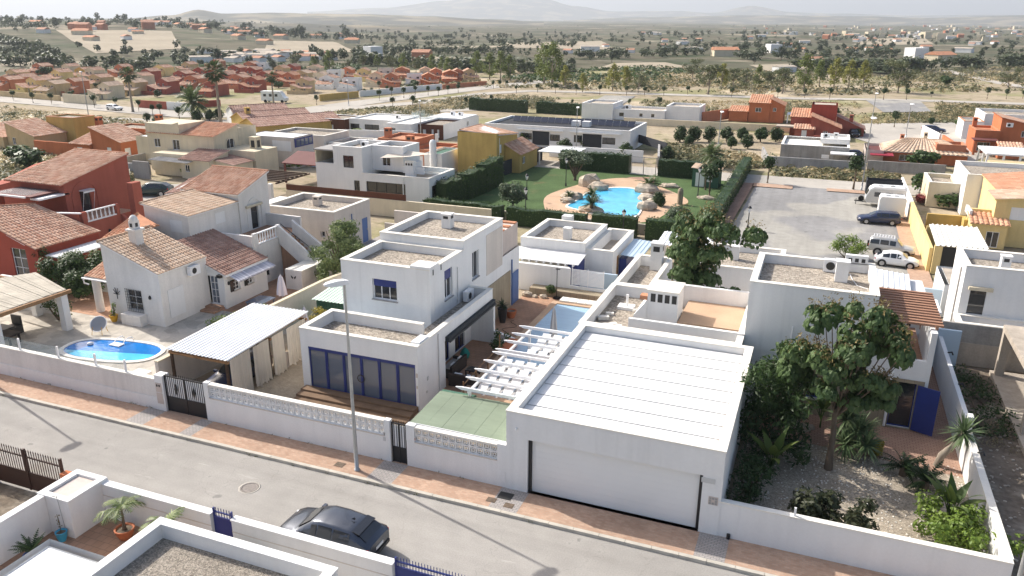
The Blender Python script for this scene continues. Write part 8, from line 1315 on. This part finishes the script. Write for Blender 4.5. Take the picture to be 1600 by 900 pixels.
S = Thing('round_pool', 'corner of a round dark blue pool at the bottom left edge', 'pool', (-23.6,13.2,.02)); o1, o2 = oval(-23.6,13.4,1.9,2.0,0, p=2), oval(-23.6,13.4,1.35,1.45,0, p=2); n = 40; b = MB(); b.add([(*p, .07) for p in o1]+[(*p, .07) for p in o2]+[(*p, .02) for p in o1]+[(*p, .03) for p in o2], [(i, (i+1) % n, n+(i+1) % n, n+i) for i in range(n)]+[(2*n+i, 2*n+(i+1) % n, (i+1) % n, i) for i in range(n)]); S.part('pool_edge', b, 'kerb'); b = MB(); b.poly([(*p, .05) for p in o2]); S.part('water', b, 'water_deep')
def pot(name, lab, x, y, m, r=.32, h=.42, z=.02):
    T = Thing(name, lab, 'plant pot', (x, y, z), local=True); b = MB(); b.lathe([(r*.62,0),(r*.95,h*.55),(r,h*.9),(r*1.08,h*.92),(r*1.08,h),(r*.9,h),(r*.86,h*.86),(.01,h*.84)], n=16); T.part('pot', b, m); b = MB(); b.lathe([(.01,h*.85),(r*.84,h*.86)], n=12); T.part('soil', b, 'dark_soil'); return T
pot('clay_pot', 'terracotta pot with a palm by the near street wall', -22.5,17.85, 'pot_clay', .34); PK['potted_palm'].put('potted_palm', 'feathery palm in the terracotta pot by the near street wall', 'palm', (-22.5,17.85,.3),1.0, k=0); PK['potted_palm'].put('potted_palm', 'second feathery palm rising behind the near pebble roof', 'palm', (-20.2,17.5,.2),1.05, k=1)
pot('cyan_pot', 'turquoise pot with a thin stem beside the meter housing', -24.55,16.85, 'pot_cyan', .2,.4); b = MB(); b.tube([(-24.55,16.85,.36),(-24.53,16.85,.8),(-24.58,16.85,1.15)], [.025,.02,.012], 5); rn3 = random.Random(3); [leaf(b, rn3, Vector((-24.56+rn3.uniform(-.06,.06),16.85+rn3.uniform(-.06,.06), rn3.uniform(.6,1.15))), rdir(rn3),.09,.3) for _ in range(14)]; solo('dry_plant', b, 'leaf_dry', 'thin bare stem in the turquoise pot', 'plant')
pot('blue_pot', 'cobalt blue pot with a drooping cycad near the bottom left pool', -24.3,15.5, 'pot_blue', .3,.45); PK['cycad'].put('cycad', 'drooping cycad in the cobalt blue pot', 'cycad', (-24.3,15.5,.3),.85, k=1)
mass('shrub', 'clipped green shrub between the near blue gate and the pebble roof', 'shrub', (-17.3,17.6,0), [((rn.uniform(-.45,.45), rn.uniform(-.35,.35), rn.uniform(.3,.95)),(.3,.3,.25)) for _ in range(14)], 90,.14, 'leaf_hedge', seed=51)
b = MB(); b.tube([(-24.9,17.05,1.75),(-24.6,17.0,1.8)], .03,6); b.tube([(-24.6,17.0,1.8),(-24.55,17.04,.4)], .012,5); solo('garden_tap', b, 'galv', 'thin hose tap on the meter housing wall', 'tap')
# railing gate, red wall and solar shed in the corner
ga, gb = at(30,722,1.5), at(108,742,1.5); G_ = Thing('gate', 'dark brown spiked railing gate in the bottom left corner', 'gate', (ga.x, 18.75,0)); xa, xb = -30.6,-26.45
b = MB(); b.box(xa, 18.7,.1, xa+.1,18.8,2.0); b.box(xb-.08,18.7,.1, xb, 18.8,2.0); b.box((xa+xb)/2-.05,18.7,.1,(xa+xb)/2+.05,18.8,2.0); b.box(xa+.1,18.72,1.62, xb-.08,18.78,1.68); b.box(xa+.1,18.72,.9, xb-.08,18.78,.95); G_.part('frame', b, 'brown_metal'); b = MB(); b.box(xa+.1,18.74,.1, xb-.08,18.77,.9); G_.part('kick_panel', b, 'brown_metal'); q = MB(); q.box(-.012,-.012,.951,.012,.012,1.9); q.add([(-.03,-.012,1.9),(.03,-.012,1.9),(0,0,2.02),(.03,.012,1.9),(-.03,.012,1.9)], [(0,1,2),(1,3,2),(3,4,2),(4,0,2)]); me = q.mesh('bar', 'brown_metal')
for i in range(1,30): G_.inst('bar', me, (xa+(xb-xa)*i/30,18.75,0))
b = MB(); b.box(-50,18.6,0,-30.65,18.85,1.35); b.box(-26.4,18.55,0,-25.76,18.85,1.45); o = solo('red_wall', b, 'terracotta', 'terracotta wall and pier beside the spiked railing gate', 'wall'); q = MB(); q.box(-50,18.7,1.351,-30.65,18.74,1.4); [q.box(-50+.14*i, 18.71,1.4,-49.98+.14*i, 18.73,1.95) for i in range(138)]; q.box(-50,18.7,1.75,-30.65,18.74,1.8); solo('wall_railing', q, 'brown_metal', 'dark railing on top of the terracotta wall', 'railing')['kind'] = 'stuff'
T = Thing('solar_shed', 'white edged shed roof with two solar panels in the bottom left corner', 'shed', (-29.5,15.5,0)); b = MB(); b.box(-36,13.0,1.95,-28.0,16.9,2.1); T.part('roof', b, 'white_paint'); b = MB(); b.box(-35.5,13.2,0,-28.4,16.6,1.949); T.part('wall', b, 'white_old')
for i in range(3): b = MB(); b.add([(-30.2-1.9*i,13.3,2.25),(-28.4-1.9*i,13.3,2.25),(-28.4-1.9*i,16.5,2.5),(-30.2-1.9*i,16.5,2.5),(-30.2-1.9*i,13.3,2.2),(-28.4-1.9*i,13.3,2.2),(-28.4-1.9*i,16.5,2.45),(-30.2-1.9*i,16.5,2.45)], [(3,2,1,0),(4,5,6,7)][:0]+[(0,1,2,3),(7,6,5,4),(0,4,5,1),(1,5,6,2),(2,6,7,3),(3,7,4,0)]); T.part('solar_panel', b, 'solar')
# ================================================================== SMALL THINGS
T = Thing('round_chair', 'round white garden chair with blue grey seat by the oval pool', 'chair', (-40.1,32.6,.02), rz=R(20), local=True); b = MB(); m_ = Matrix.Rotation(R(52),3, 'X'); ring = [Vector((0,0,.62))+m_@Vector((.5*math.cos(6.2832*k/24),.5*math.sin(6.2832*k/24),0)) for k in range(25)]; b.tube(ring, .025,6, cap=False); T.part('rim', b, 'white_paint'); b = MB(); cc = Vector((0,0,.62))+m_@Vector((0,0,-.12)); b.add([*ring[:24], cc], [(k, (k+1) % 24,24) for k in range(24)]); T.part('seat', b, 'fabric_grey')
for sx in (-1,1):
    for sy in (-1,1): b = MB(); b.tube([(sx*.28, sy*.22,.5),(sx*.32, sy*.34,0)], .016,5); T.part('leg', b, 'pot_yellow')
pot('yellow_pot', 'yellow pot with a leafy plant against the villa front', -40.9,34.45, 'pot_yellow', .25,.45); mass('potted_plant', 'leafy plant in the yellow pot', 'plant', (-40.9,34.45,.4), [((0,0,.3),(.2,.2,.3)),((.05,.1,.7),(.15,.15,.25))], 40,.14, 'leaf_bright', seed=60)
pot('black_pot', 'tall black pot with a spiky plant at the house wall by the lap pool', -17.7,43.6, 'pot_black', .3,1.0,.06); PK['cycad'].put('potted_cycad', 'spiky plant in the tall black pot', 'plant', (-17.7,43.6,1.0),.6, k=0); pot('clay_pot', 'low clay pot right of the tall black pot', -17.5,44.6, 'pot_clay', .35,.5,.06)
for i, (x, y, s) in enumerate(((-18.0,49.0,.4),(-16.8,49.0,.3),(-17.4,48.9,.22))): rock('rock', ['big white boulder at the corner of the lap pool terrace', 'smaller white boulder on the lap pool terrace', 'smallest white stone on the lap pool terrace'][i], (x, y, .06),(s, s*.8, s*.7),70+i, 'white stones on the lap pool terrace')
PK['bush_green'].put('potted_shrub', 'small shrub on the planter of the lap pool terrace', 'shrub', (-16.3,49.3,.3),.7)
mass('palm_shrub', 'bright spiky shrub on the car park behind the tower house', 'shrub', tuple(at(1322,404,0)), [((rn.uniform(-1.1,1.1), rn.uniform(-.7,.7), rn.uniform(.5,1.7)),(.5,.5,.4)) for _ in range(16)], 70,.5, 'leaf_bright', aspect=.13, seed=62, up=.9)
mass('porch_plants', 'dark potted plants beside the porch rail', 'plants', (-16.2,38.9,.06), [((rn.uniform(-.5,.5), rn.uniform(-.5,.5), rn.uniform(.3,1.1)),(.25,.25,.25)) for _ in range(9)], 50,.16, 'leaf_hedge', seed=63)
q = MB(); q.tube([(-23.2+.4*math.sin(k*.5),33.5+k*.1,.03) for k in range(2)], .02,5)
b = MB(); pts = [(-16.9+.35*math.sin(k*.7),41.4+k*.16,.085) for k in range(18)]; b.tube(pts, .018,5); solo('garden_hose', b, 'rust', 'thin hose lying along the lap pool terrace', 'hose')
b = MB(); b.lathe([(.01,.1),(.28,.12),(.33,.4),(.3,.55)], (-24.6,33.9,0),10); o = solo('dry_bush_pot', b, 'pot_black', 'dark round planter beside the carport curtains', 'plant pot'); mass('dry_shrub', 'small dry brown shrub in the planter beside the carport', 'shrub', (-24.6,33.9,.3), [((0,0,.25),(.3,.3,.3))], 70,.12, 'leaf_dry', seed=64)
# ================================================================== VEHICLES
def car(name, label, cat, loc, rz, st, paint, sc=1.0, wx=(1.32,-1.32), wr=.34, cowl=None, roofx=None, rails=False, group=None, rearglass=True):
    """st: stations from rear to front (x, underside, belt, top, half width, half width of roof)"""
    T = Thing(name, label, cat, loc, group, rz, True); T.o.scale = (sc,)*3; b = MB(); rows = []
    def sec(s):
        x, zb, zl, zt, w, wt = s; return [(x, y, z) for y, z in ((0, zb),(.86*w, zb),(w, zb+.14),(w*1.005,(zb+zl)*.52),(w*.965, zl),(wt+(w*.965-wt)*.06, zt-.05),(wt*.82, zt),(0, zt+.012))]
    fine = []
    for s0, s1 in zip(st[:-1], st[1:]):
        for k in range(3): f = k/3; fine.append(tuple(a+(c-a)*f for a, c in zip(s0, s1)))
    fine.append(st[-1])
    for s in fine:
        h = sec(s); rows.append(h+[(x, -y, z) for x, y, z in h[-2:0:-1]])
    m = len(rows[0]); vs = [p for r_ in rows for p in r_]; fs = [(i*m+k, (i+1)*m+k, (i+1)*m+(k+1) % m, i*m+(k+1) % m) for i in range(len(rows)-1) for k in range(m)]
    b.add(vs, fs, 0, True); b.add(rows[0], [tuple(range(m))]); b.add(rows[-1], [tuple(range(m-1,-1,-1))]); body = T.part('body', b, paint)
    H = [s for s in st if s[3]-s[2] > .3]
    for sy in (1,-1):
        for s0, s1 in zip(H[:-1], H[1:]):
            def pt(s, f, dx): 
                lo = sec(s)[4]; hi = sec(s)[5]; return (s[0]+dx, sy*(lo[1]+(hi[1]-lo[1])*f+.014), lo[2]+(hi[2]-lo[2])*f)
            g = MB(); q = [pt(s0,.1,.04), pt(s1,.1,-.04), pt(s1,.9,-.04), pt(s0,.9,.04)]; g.quad(*(q if sy < 0 else q[::-1])); T.part('side_window', g, 'glass_dark')
    def screen(sa, sb, nm):
        d = .016*(1 if sb[0] < sa[0] else -1); g = MB(); za, zb = sa[3]+.02, sb[3]+.012
        def P(f, sy): x = sa[0]+(sb[0]-sa[0])*f; return (x+d*.6, sy*(sa[5]+(sb[5]-sa[5])*f)*.86, za+(zb-za)*f+.014)
        q = [P(.1,-1), P(.1,1), P(.9,1), P(.9,-1)]; g.quad(*(q if d > 0 else q[::-1])); T.part(nm, g, 'glass_dark')
    i = max(k for k, s in enumerate(st) if s[3]-s[2] > .3); screen(st[i+1], st[i], 'windscreen')
    j = min(k for k, s in enumerate(st) if s[3]-s[2] > .3)
    if j > 0 and rearglass: screen(st[j-1], st[j], 'rear_window')
    W = max(s[4] for s in st)
    for x in wx:
        for sy in (1,-1):
            ar = MB(); n = 16; ar.add([(x+(wr+.07)*math.cos(6.2832*k/n), sy*(W+.007), wr+(wr+.07)*math.sin(6.2832*k/n)) for k in range(n)], [tuple(range(n)) if sy < 0 else tuple(range(n-1,-1,-1))]); T.part('wheel_arch', ar, 'dark_plastic')
            t = MB(); t.tube([(x, sy*(W-.2), wr),(x, sy*(W+.02), wr)], wr, 18, False); o = T.part('wheel', t, 'tyre'); r_ = MB(); r_.tube([(x, sy*(W+.021), wr),(x, sy*(W+.03), wr)], wr*.66,14, False); T.part('rim', r_, 'rim', o)
    xf, xr = st[-1][0], st[0][0]
    for sy in (1,-1):
        s = st[-2]; h = MB(); h.obox((s[0]-.05, sy*s[4]*.80, s[2]-.10),(.22,.30,.11), Matrix.Rotation(-sy*.5,3, 'Z')); T.part('headlight', h, 'light_clear'); s = st[1]; h = MB(); h.obox((s[0]-.02, sy*s[4]*.80, s[2]-.12),(.14,.26,.14), Matrix.Rotation(sy*.45,3, 'Z')); T.part('tail_light', h, 'light_red')
        s = st[i+1]; h = MB(); h.obox((s[0]-.25, sy*(s[4]+.09), s[2]+.06),(.14,.22,.14)); T.part('mirror', h, paint)
        if rails: h = MB(); h.tube([(H[0][0]+.1, sy*H[0][5]*.85, H[0][3]+.06),(H[-1][0]-.1, sy*H[-1][5]*.85, H[-1][3]+.06)], .025,6); T.part('roof_rail', h, 'galv')
    h = MB(); h.box(xr-.012,-.26, st[0][1]+.22, xr-.002,.26, st[0][1]+.34); T.part('number_plate', h, 'plate'); h = MB(); h.box(xr-.04,-st[0][4]*.95, st[0][1]-.02, xr+.25, st[0][4]*.95, st[0][1]+.12); h.box(xf-.25,-st[-1][4]*.98, st[-1][1]-.06, xf+.03, st[-1][4]*.98, st[-1][1]+.1); T.part('bumper', h, 'dark_plastic'); return T
SUV = [(-2.18,.42,.98,1.0,.74,.66),(-2.02,.30,1.02,1.10,.86,.70),(-1.50,.25,1.06,1.46,.895,.60),(-.75,.24,1.03,1.55,.90,.62),(.05,.24,1.0,1.56,.90,.63),(.55,.24,.98,1.46,.90,.60),(1.28,.24,.96,1.0,.90,.76),(1.75,.26,.88,.92,.87,.70),(2.06,.30,.76,.80,.79,.6),(2.18,.38,.62,.66,.66,.5)]
SUV = [(-2.18,.42,.98,1.0,.74,.66),(-2.02,.30,1.02,1.10,.86,.70),(-1.35,.25,1.06,1.47,.895,.60),(-.55,.24,1.03,1.55,.90,.62),(.15,.24,1.0,1.55,.90,.62),(.5,.24,.98,1.47,.90,.60),(1.22,.24,.96,1.0,.90,.76),(1.75,.26,.88,.92,.87,.70),(2.06,.30,.76,.80,.79,.6),(2.18,.38,.62,.66,.66,.5)]
T = car('parked_car', 'dark grey compact crossover car parked against the near white wall', 'car', (-15.0,20.3,0), R(180), SUV, 'car_grey', .92)
b = MB(); b.add([(-1.68,-.6,1.41),(-1.34,-.58,1.49),(-1.34,.58,1.49),(-1.68,.6,1.41),(-1.68,-.6,1.38),(-1.34,-.58,1.44),(-1.34,.58,1.44),(-1.68,.6,1.38)], [(0,1,2,3),(7,6,5,4),(0,4,5,1),(1,5,6,2),(2,6,7,3),(3,7,4,0)]); T.part('spoiler', b, 'car_black'); b = MB(); b.add([(-.95,0,1.56),(-1.15,-.03,1.58),(-1.15,.03,1.58),(-1.12,0,1.68)], [(0,1,3),(2,0,3),(1,2,3)]); T.part('antenna_fin', b, 'car_black')
WAG = [(-2.35,.42,.96,1.0,.80,.7),(-2.28,.32,1.0,1.15,.86,.68),(-2.05,.26,1.0,1.44,.88,.62),(-1.0,.25,.98,1.5,.90,.62),(-.1,.25,.96,1.5,.90,.62),(.4,.25,.94,1.42,.90,.6),(1.15,.25,.92,.96,.89,.76),(1.75,.26,.84,.88,.87,.72),(2.2,.30,.74,.78,.80,.62),(2.36,.36,.62,.66,.7,.55)]
car('parked_car', 'dark blue estate car parked in front of the white box camper', 'car', tuple(at(1372,349,.02)), R(184), WAG, 'car_blue', .80,(1.45,-1.4),.33, rails=True)
JEEP = [(-2.2,.5,1.15,1.2,.84,.74),(-2.15,.45,1.15,1.72,.86,.68),(-1.2,.42,1.12,1.78,.88,.70),(-.3,.42,1.1,1.78,.88,.70),(.35,.42,1.08,1.72,.88,.68),(.95,.42,1.06,1.1,.87,.78),(1.7,.44,1.0,1.04,.86,.74),(2.05,.48,.92,.96,.82,.7),(2.15,.5,.8,.84,.78,.66)]
T = car('parked_car', 'silver off road car with roof rack between camper car and white coupe', 'car', tuple(at(1392,398,.02)), R(-6), JEEP, 'car_silver', .80,(1.35,-1.3),.37)
b = MB(); [b.box(-1.9+.28*i, -.62,1.86,-1.84+.28*i, .62,1.9) for i in range(8)]; b.box(-1.9,-.66,1.84,.1,-.62,1.92); b.box(-1.9,.62,1.84,.1,.66,1.92); T.part('roof_rack', b, 'white_paint'); b = MB(); b.tube([(-2.22,0,.95),(-2.4,0,.95)], .33,14, False); T.part('spare_wheel', b, 'tyre')
BTL = [(-2.05,.40,.72,.76,.66,.55),(-1.85,.30,.86,.92,.82,.66),(-1.3,.25,.94,1.28,.88,.60),(-.6,.24,.92,1.46,.90,.58),(0,.24,.9,1.48,.90,.58),(.45,.24,.9,1.34,.90,.56),(1.0,.24,.9,.95,.89,.74),(1.55,.26,.84,.9,.84,.66),(1.9,.3,.7,.76,.74,.55),(2.05,.38,.55,.6,.62,.45)]
car('parked_car', 'white rounded coupe nearest the ribbed canopy on the car park', 'car', tuple(at(1399,415,.02)), R(-5), BTL, 'car_white', .80,(1.28,-1.25),.34)
car('parked_car', 'dark blue estate car parked on the lane behind the tiled bungalow', 'car', tuple(at(1458,207,.03)), R(-4), WAG, 'car_blue', .82,(1.45,-1.4),.33); car('parked_car', 'dark green car in the lane left of the villa', 'car', tuple(at(240,305,.03)), R(200), SUV, 'car_green', .95); car('parked_car', 'white estate car parked on the avenue left of the leftmost tall palm', 'car', tuple(at(179,172,.03)), R(-6), WAG, 'car_white', .82,(1.45,-1.4),.33)
car('parked_car', 'dark blue car with pale windscreen under the white carport', 'car', (-27.55,30.3,0), R(-90), WAG, 'car_blue', .85,(1.45,-1.4),.33); car('parked_car', 'dark car half hidden between the dark red house and its bushes', 'car', tuple(at(1333,213,.03)), R(-80), SUV, 'car_black', .8); car('parked_car', 'dark car beside the canopy of the unrendered grey house', 'car', tuple(at(1337,247,.03)), R(0), SUV, 'car_blue', .75)
# caravan and campers
T = Thing('caravan', 'white touring caravan with grey side by the car park wall', 'caravan', tuple(at(1382,322,.02)), rz=R(180), local=True); T.o.scale = (.86,)*3; prof = [(-2.3,.5),(2.1,.5),(2.35,.9),(2.3,1.3),(1.9,2.2),(1.5,2.45),(-1.9,2.5),(-2.3,2.2)]; b = MB(); n = len(prof); b.add([(x, -1.05, z) for x, z in prof]+[(x, 1.05, z) for x, z in prof], [tuple(range(n)), tuple(range(2*n-1, n-1,-1))]+[(i, n+i, n+(i+1) % n, (i+1) % n) for i in range(n)]); T.part('body', b, 'car_white')
for sy in (-1,1):
    b = MB(); q = [(x*.97, sy*1.056,.5+(z-.5)*.88) for x, z in prof]; b.poly(q if sy < 0 else q[::-1]); T.part('side_panel', b, 'car_silver')
    for xa, xb in ((.7,1.4),(-.6,.1),(-1.8,-1.1)): b = MB(); q = [(xa, sy*1.065,1.3),(xb, sy*1.065,1.3),(xb, sy*1.065,1.85),(xa, sy*1.065,1.85)]; b.poly(q if sy < 0 else q[::-1]); T.part('window', b, 'glass_dark')
    b = MB(); b.tube([(-.3, sy*.85,.33),(-.3, sy*1.04,.33)], .33,14, False); T.part('wheel', b, 'tyre')
b = MB(); b.quad((2.33,-.8,1.35),(2.33,.8,1.35),(2.02,.8,1.95),(2.02,-.8,1.95)); T.part('front_window', b, 'glass_dark'); b = MB(); b.beam((2.1,-.6,.45),(3.5,0,.45),.08,.1); b.beam((2.1,.6,.45),(3.5,0,.45),.08,.1); b.tube([(3.3,0,.0),(3.3,0,.7)], .04,6); T.part('drawbar', b, 'dark_plastic'); b = MB(); b.tube([(2.75,-.18,.75),(2.75,.18,.75)], .33,14, False); T.part('spare_wheel', b, 'tyre'); b = MB(); b.box(-.8,-.3,2.5,-.3,.3,2.6); b.box(.5,-.3,2.46,1.0,.3,2.56); T.part('roof_vent', b, 'grey_plastic')
T = Thing('box_camper', 'tall cream white box camper between caravan and dark blue estate car', 'camper', tuple(at(1390,341,.02)), rz=R(180), local=True); T.o.scale = (.82,)*3; prof = [(-1.4,.5),(1.4,.5),(1.45,.8),(1.45,2.4),(1.3,2.75),(-1.3,2.75),(-1.45,2.5)]; b = MB(); n = len(prof); b.add([(x, -1.1, z) for x, z in prof]+[(x, 1.1, z) for x, z in prof], [tuple(range(n)), tuple(range(2*n-1, n-1,-1))]+[(i, n+i, n+(i+1) % n, (i+1) % n) for i in range(n)]); T.part('body', b, 'car_white'); b = MB(); b.box(-.6,-.3,2.751,-.1,.3,2.85); b.box(.3,-.2,2.751,.8,.3,2.85); T.part('roof_vent', b, 'grey_plastic'); b = MB(); b.box(-1.2,-1.112,.75,1.2,-1.102,.85); T.part('trim', b, 'grey_plastic')
for x in (-.9,.9):
    for sy in (-1,1): b = MB(); b.tube([(x, sy*.9,.33),(x, sy*1.08,.33)], .33,14, False); T.part('wheel', b, 'tyre')
T = Thing('box_trailer', 'dark open box trailer behind the caravan', 'trailer', tuple(at(1378,309,.02)), rz=R(180), local=True); b = MB(); b.box(-1.8,-.9,.4,1.8,.9,.5); b.box(-1.8,-.9,.501,1.8,-.84,2.0); b.box(-1.8,.84,.501,1.8,.9,2.0); b.box(1.72,-.84,.501,1.8,.84,2.0); T.part('box', b, 'darkgrey'); b = MB(); [b.tube([(0, sy*.92,.3),(0, sy*1.05,.3)], .3,12, False) for sy in (-1,1)]; T.part('wheel', b, 'tyre')
T = Thing('motorhome', 'white motorhome parked in front of the brick red houses by the third palm', 'motorhome', tuple(at(428,160,.03)), rz=R(12), local=True); b = MB(); b.box(-2.6,-1,.45,2.0,1,2.6); b.add([(2.001,-.95,.45),(3.2,-.95,.45),(3.3,-.95,1.1),(2.7,-.95,1.4),(2.3,-.95,2.2),(2.001,-.95,2.2),(2.001,.95,.45),(3.2,.95,.45),(3.3,.95,1.1),(2.7,.95,1.4),(2.3,.95,2.2),(2.001,.95,2.2)], [(0,1,2,3,4,5),(11,10,9,8,7,6),(1,7,8,2),(2,8,9,3),(3,9,10,4),(4,10,11,5)]); T.part('body', b, 'car_white'); b = MB(); [b.box(x,-1.012,1.4,x+.7,-1.002,2.0) for x in (-2.0,-.6,.8)]; T.part('window', b, 'glass_dark'); b = MB(); [b.tube([(x, sy*.8,.35),(x, sy*1.01,.35)], .35,12, False) for x in (-1.6,2.5) for sy in (-1,1)]; T.part('wheel', b, 'tyre')
# ---- lane and back road lamps
for px, py, h, lab in ((1346,297,8.2,'tall pale lamp post at the back right corner of the car park'),(1415,215,5.5,'pale lamp post on the lane with the parked blue car'),(900,240,6.6,'pale lamp post in front of the solar roof house'),(1122,232,5.5,'pale lamp post among the dark round trees'),(658,228,6.8,'tall lamp post in front of the brown panel house'),(1363,186,5.0,'thin lamp post by the concrete pad'),(140,190,9.0,'tall thin lamp post on the avenue at far left'),(545,165,5.5,'lamp post at the bend of the avenue')): 
    p = at(px, py, .02); street_lamp(lab, p.x, p.y, .02, h, R(-60), 'lamp posts on the back roads')
# ================================================================== PERSON ON THE BALCONY
def skinned(name, verts, edges, m, T, sub=1):
    me = bpy.data.meshes.new(name); me.from_pydata([v[:3] for v in verts], edges, []); o = bpy.data.objects.new(name, me); C.objects.link(o); o.parent = T.o
    md = o.modifiers.new('skin', 'SKIN'); md.use_smooth_shade = True; me.skin_vertices.new() if hasattr(me.skin_vertices, 'new') and not me.skin_vertices else None
    for sv_, v in zip(me.skin_vertices[0].data, verts): sv_.radius = (v[3], v[4] if len(v) > 4 else v[3])
    me.skin_vertices[0].data[0].use_root = True; s = o.modifiers.new('sub', 'SUBSURF'); s.levels = sub; s.render_levels = sub; me.materials.append(MATS[m]); return o
T = Thing('person', 'person in a mustard yellow shirt and dark trousers standing on the slatted balcony', 'person', (4.85,38.75,3.302), rz=R(-20), local=True); T.o.scale = (1,1,1)
V = [(0,0,.92,.13,.10),(0,0,1.12,.125,.095),(0,.01,1.34,.15,.10),(0,.01,1.46,.07,.07),(0,0,1.54,.052,.055),(0,-.02,1.62,.075,.09),(0,-.02,1.70,.075,.095),(0,-.01,1.76,.045,.06)]; E = [(i, i+1) for i in range(7)]
for sx in (-1,1):
    k = len(V); V += [(sx*.17,.01,1.41,.055),(sx*.23,.0,1.15,.043),(sx*.22,-.08,.90,.032),(sx*.215,-.11,.82,.036,.022)]; E += [(2, k),(k, k+1),(k+1, k+2),(k+2, k+3)]
    for j in range(4): V += [(sx*(.205+.018*j-.02),-.125-.004*j,.775,.009),(sx*(.205+.018*j-.02),-.125,.73+.008*abs(j-1),.008)]; E += [(k+3, len(V)-2),(len(V)-2, len(V)-1)]
    V += [(sx*.175,-.14,.80,.010),(sx*.17,-.155,.765,.009)]; E += [(k+3, len(V)-2),(len(V)-2, len(V)-1)]
    k = len(V); V += [(sx*.09,0,.85,.085),(sx*.10,-.01,.48,.058),(sx*.10,.02,.09,.04),(sx*.105,-.12,.035,.034,.022)]; E += [(0, k),(k, k+1),(k+1, k+2),(k+2, k+3)]
body = skinned('body', V, E, 'skin', T)
sh_v = [(0,0,.93,.155,.125),(0,0,1.12,.145,.115),(0,.01,1.34,.168,.118),(0,.01,1.45,.085,.085)]; sh_e = [(0,1),(1,2),(2,3)]
for sx in (-1,1): k = len(sh_v); sh_v += [(sx*.175,.01,1.41,.07),(sx*.222,.0,1.2,.062)]; sh_e += [(2,k),(k,k+1)]
skinned('shirt', sh_v, sh_e, 'shirt', T); tr_v = [(0,0,.93,.142,.115)]; tr_e = []
for sx in (-1,1): k = len(tr_v); tr_v += [(sx*.09,0,.85,.1),(sx*.10,-.01,.48,.075),(sx*.10,.015,.1,.06)]; tr_e += [(0,k),(k,k+1),(k+1,k+2)]
skinned('trousers', tr_v, tr_e, 'trousers', T)
b = MB(); b.lathe([(.088,1.66),(.092,1.71),(.075,1.77),(.02,1.80)], (0,.015,0),12, True, .95,1.12); T.part('hair', b, 'hair'); b = MB(); b.add([(-.015,-.1,1.655),(.015,-.1,1.655),(0,-.1,1.69),(0,-.128,1.658)], [(0,1,3),(1,2,3),(2,0,3)]); T.part('nose', b, 'skin'); b = MB(); [b.obox((sx*.032,-.1,1.69),(.024,.012,.012)) for sx in (-1,1)]; T.part('eyes', b, 'hair'); b = MB(); b.obox((0,-.098,1.622),(.045,.01,.01)); T.part('mouth', b, 'pot_clay')
# ================================================================== AIR
hb = MB(); hb.box(-17000,-17000,-45,17000,17000,420); hz_o = bpy.data.objects.new('haze', None); me = hb.mesh('haze', 'white'); me.materials.clear(); hm = bpy.data.materials.new('haze'); hm.use_nodes = True; t = hm.node_tree; t.nodes.clear()
o_ = t.nodes.new('ShaderNodeOutputMaterial'); pv = t.nodes.new('ShaderNodeVolumePrincipled'); pv.inputs['Color'].default_value = (.80,.86,.93,1); pv.inputs['Density'].default_value = .00014; pv.inputs['Anisotropy'].default_value = .2; t.links.new(pv.outputs[0], o_.inputs['Volume']); me.materials.append(hm)
hz_o = bpy.data.objects.new('haze', me); C.objects.link(hz_o); hz_o['kind'] = 'stuff'
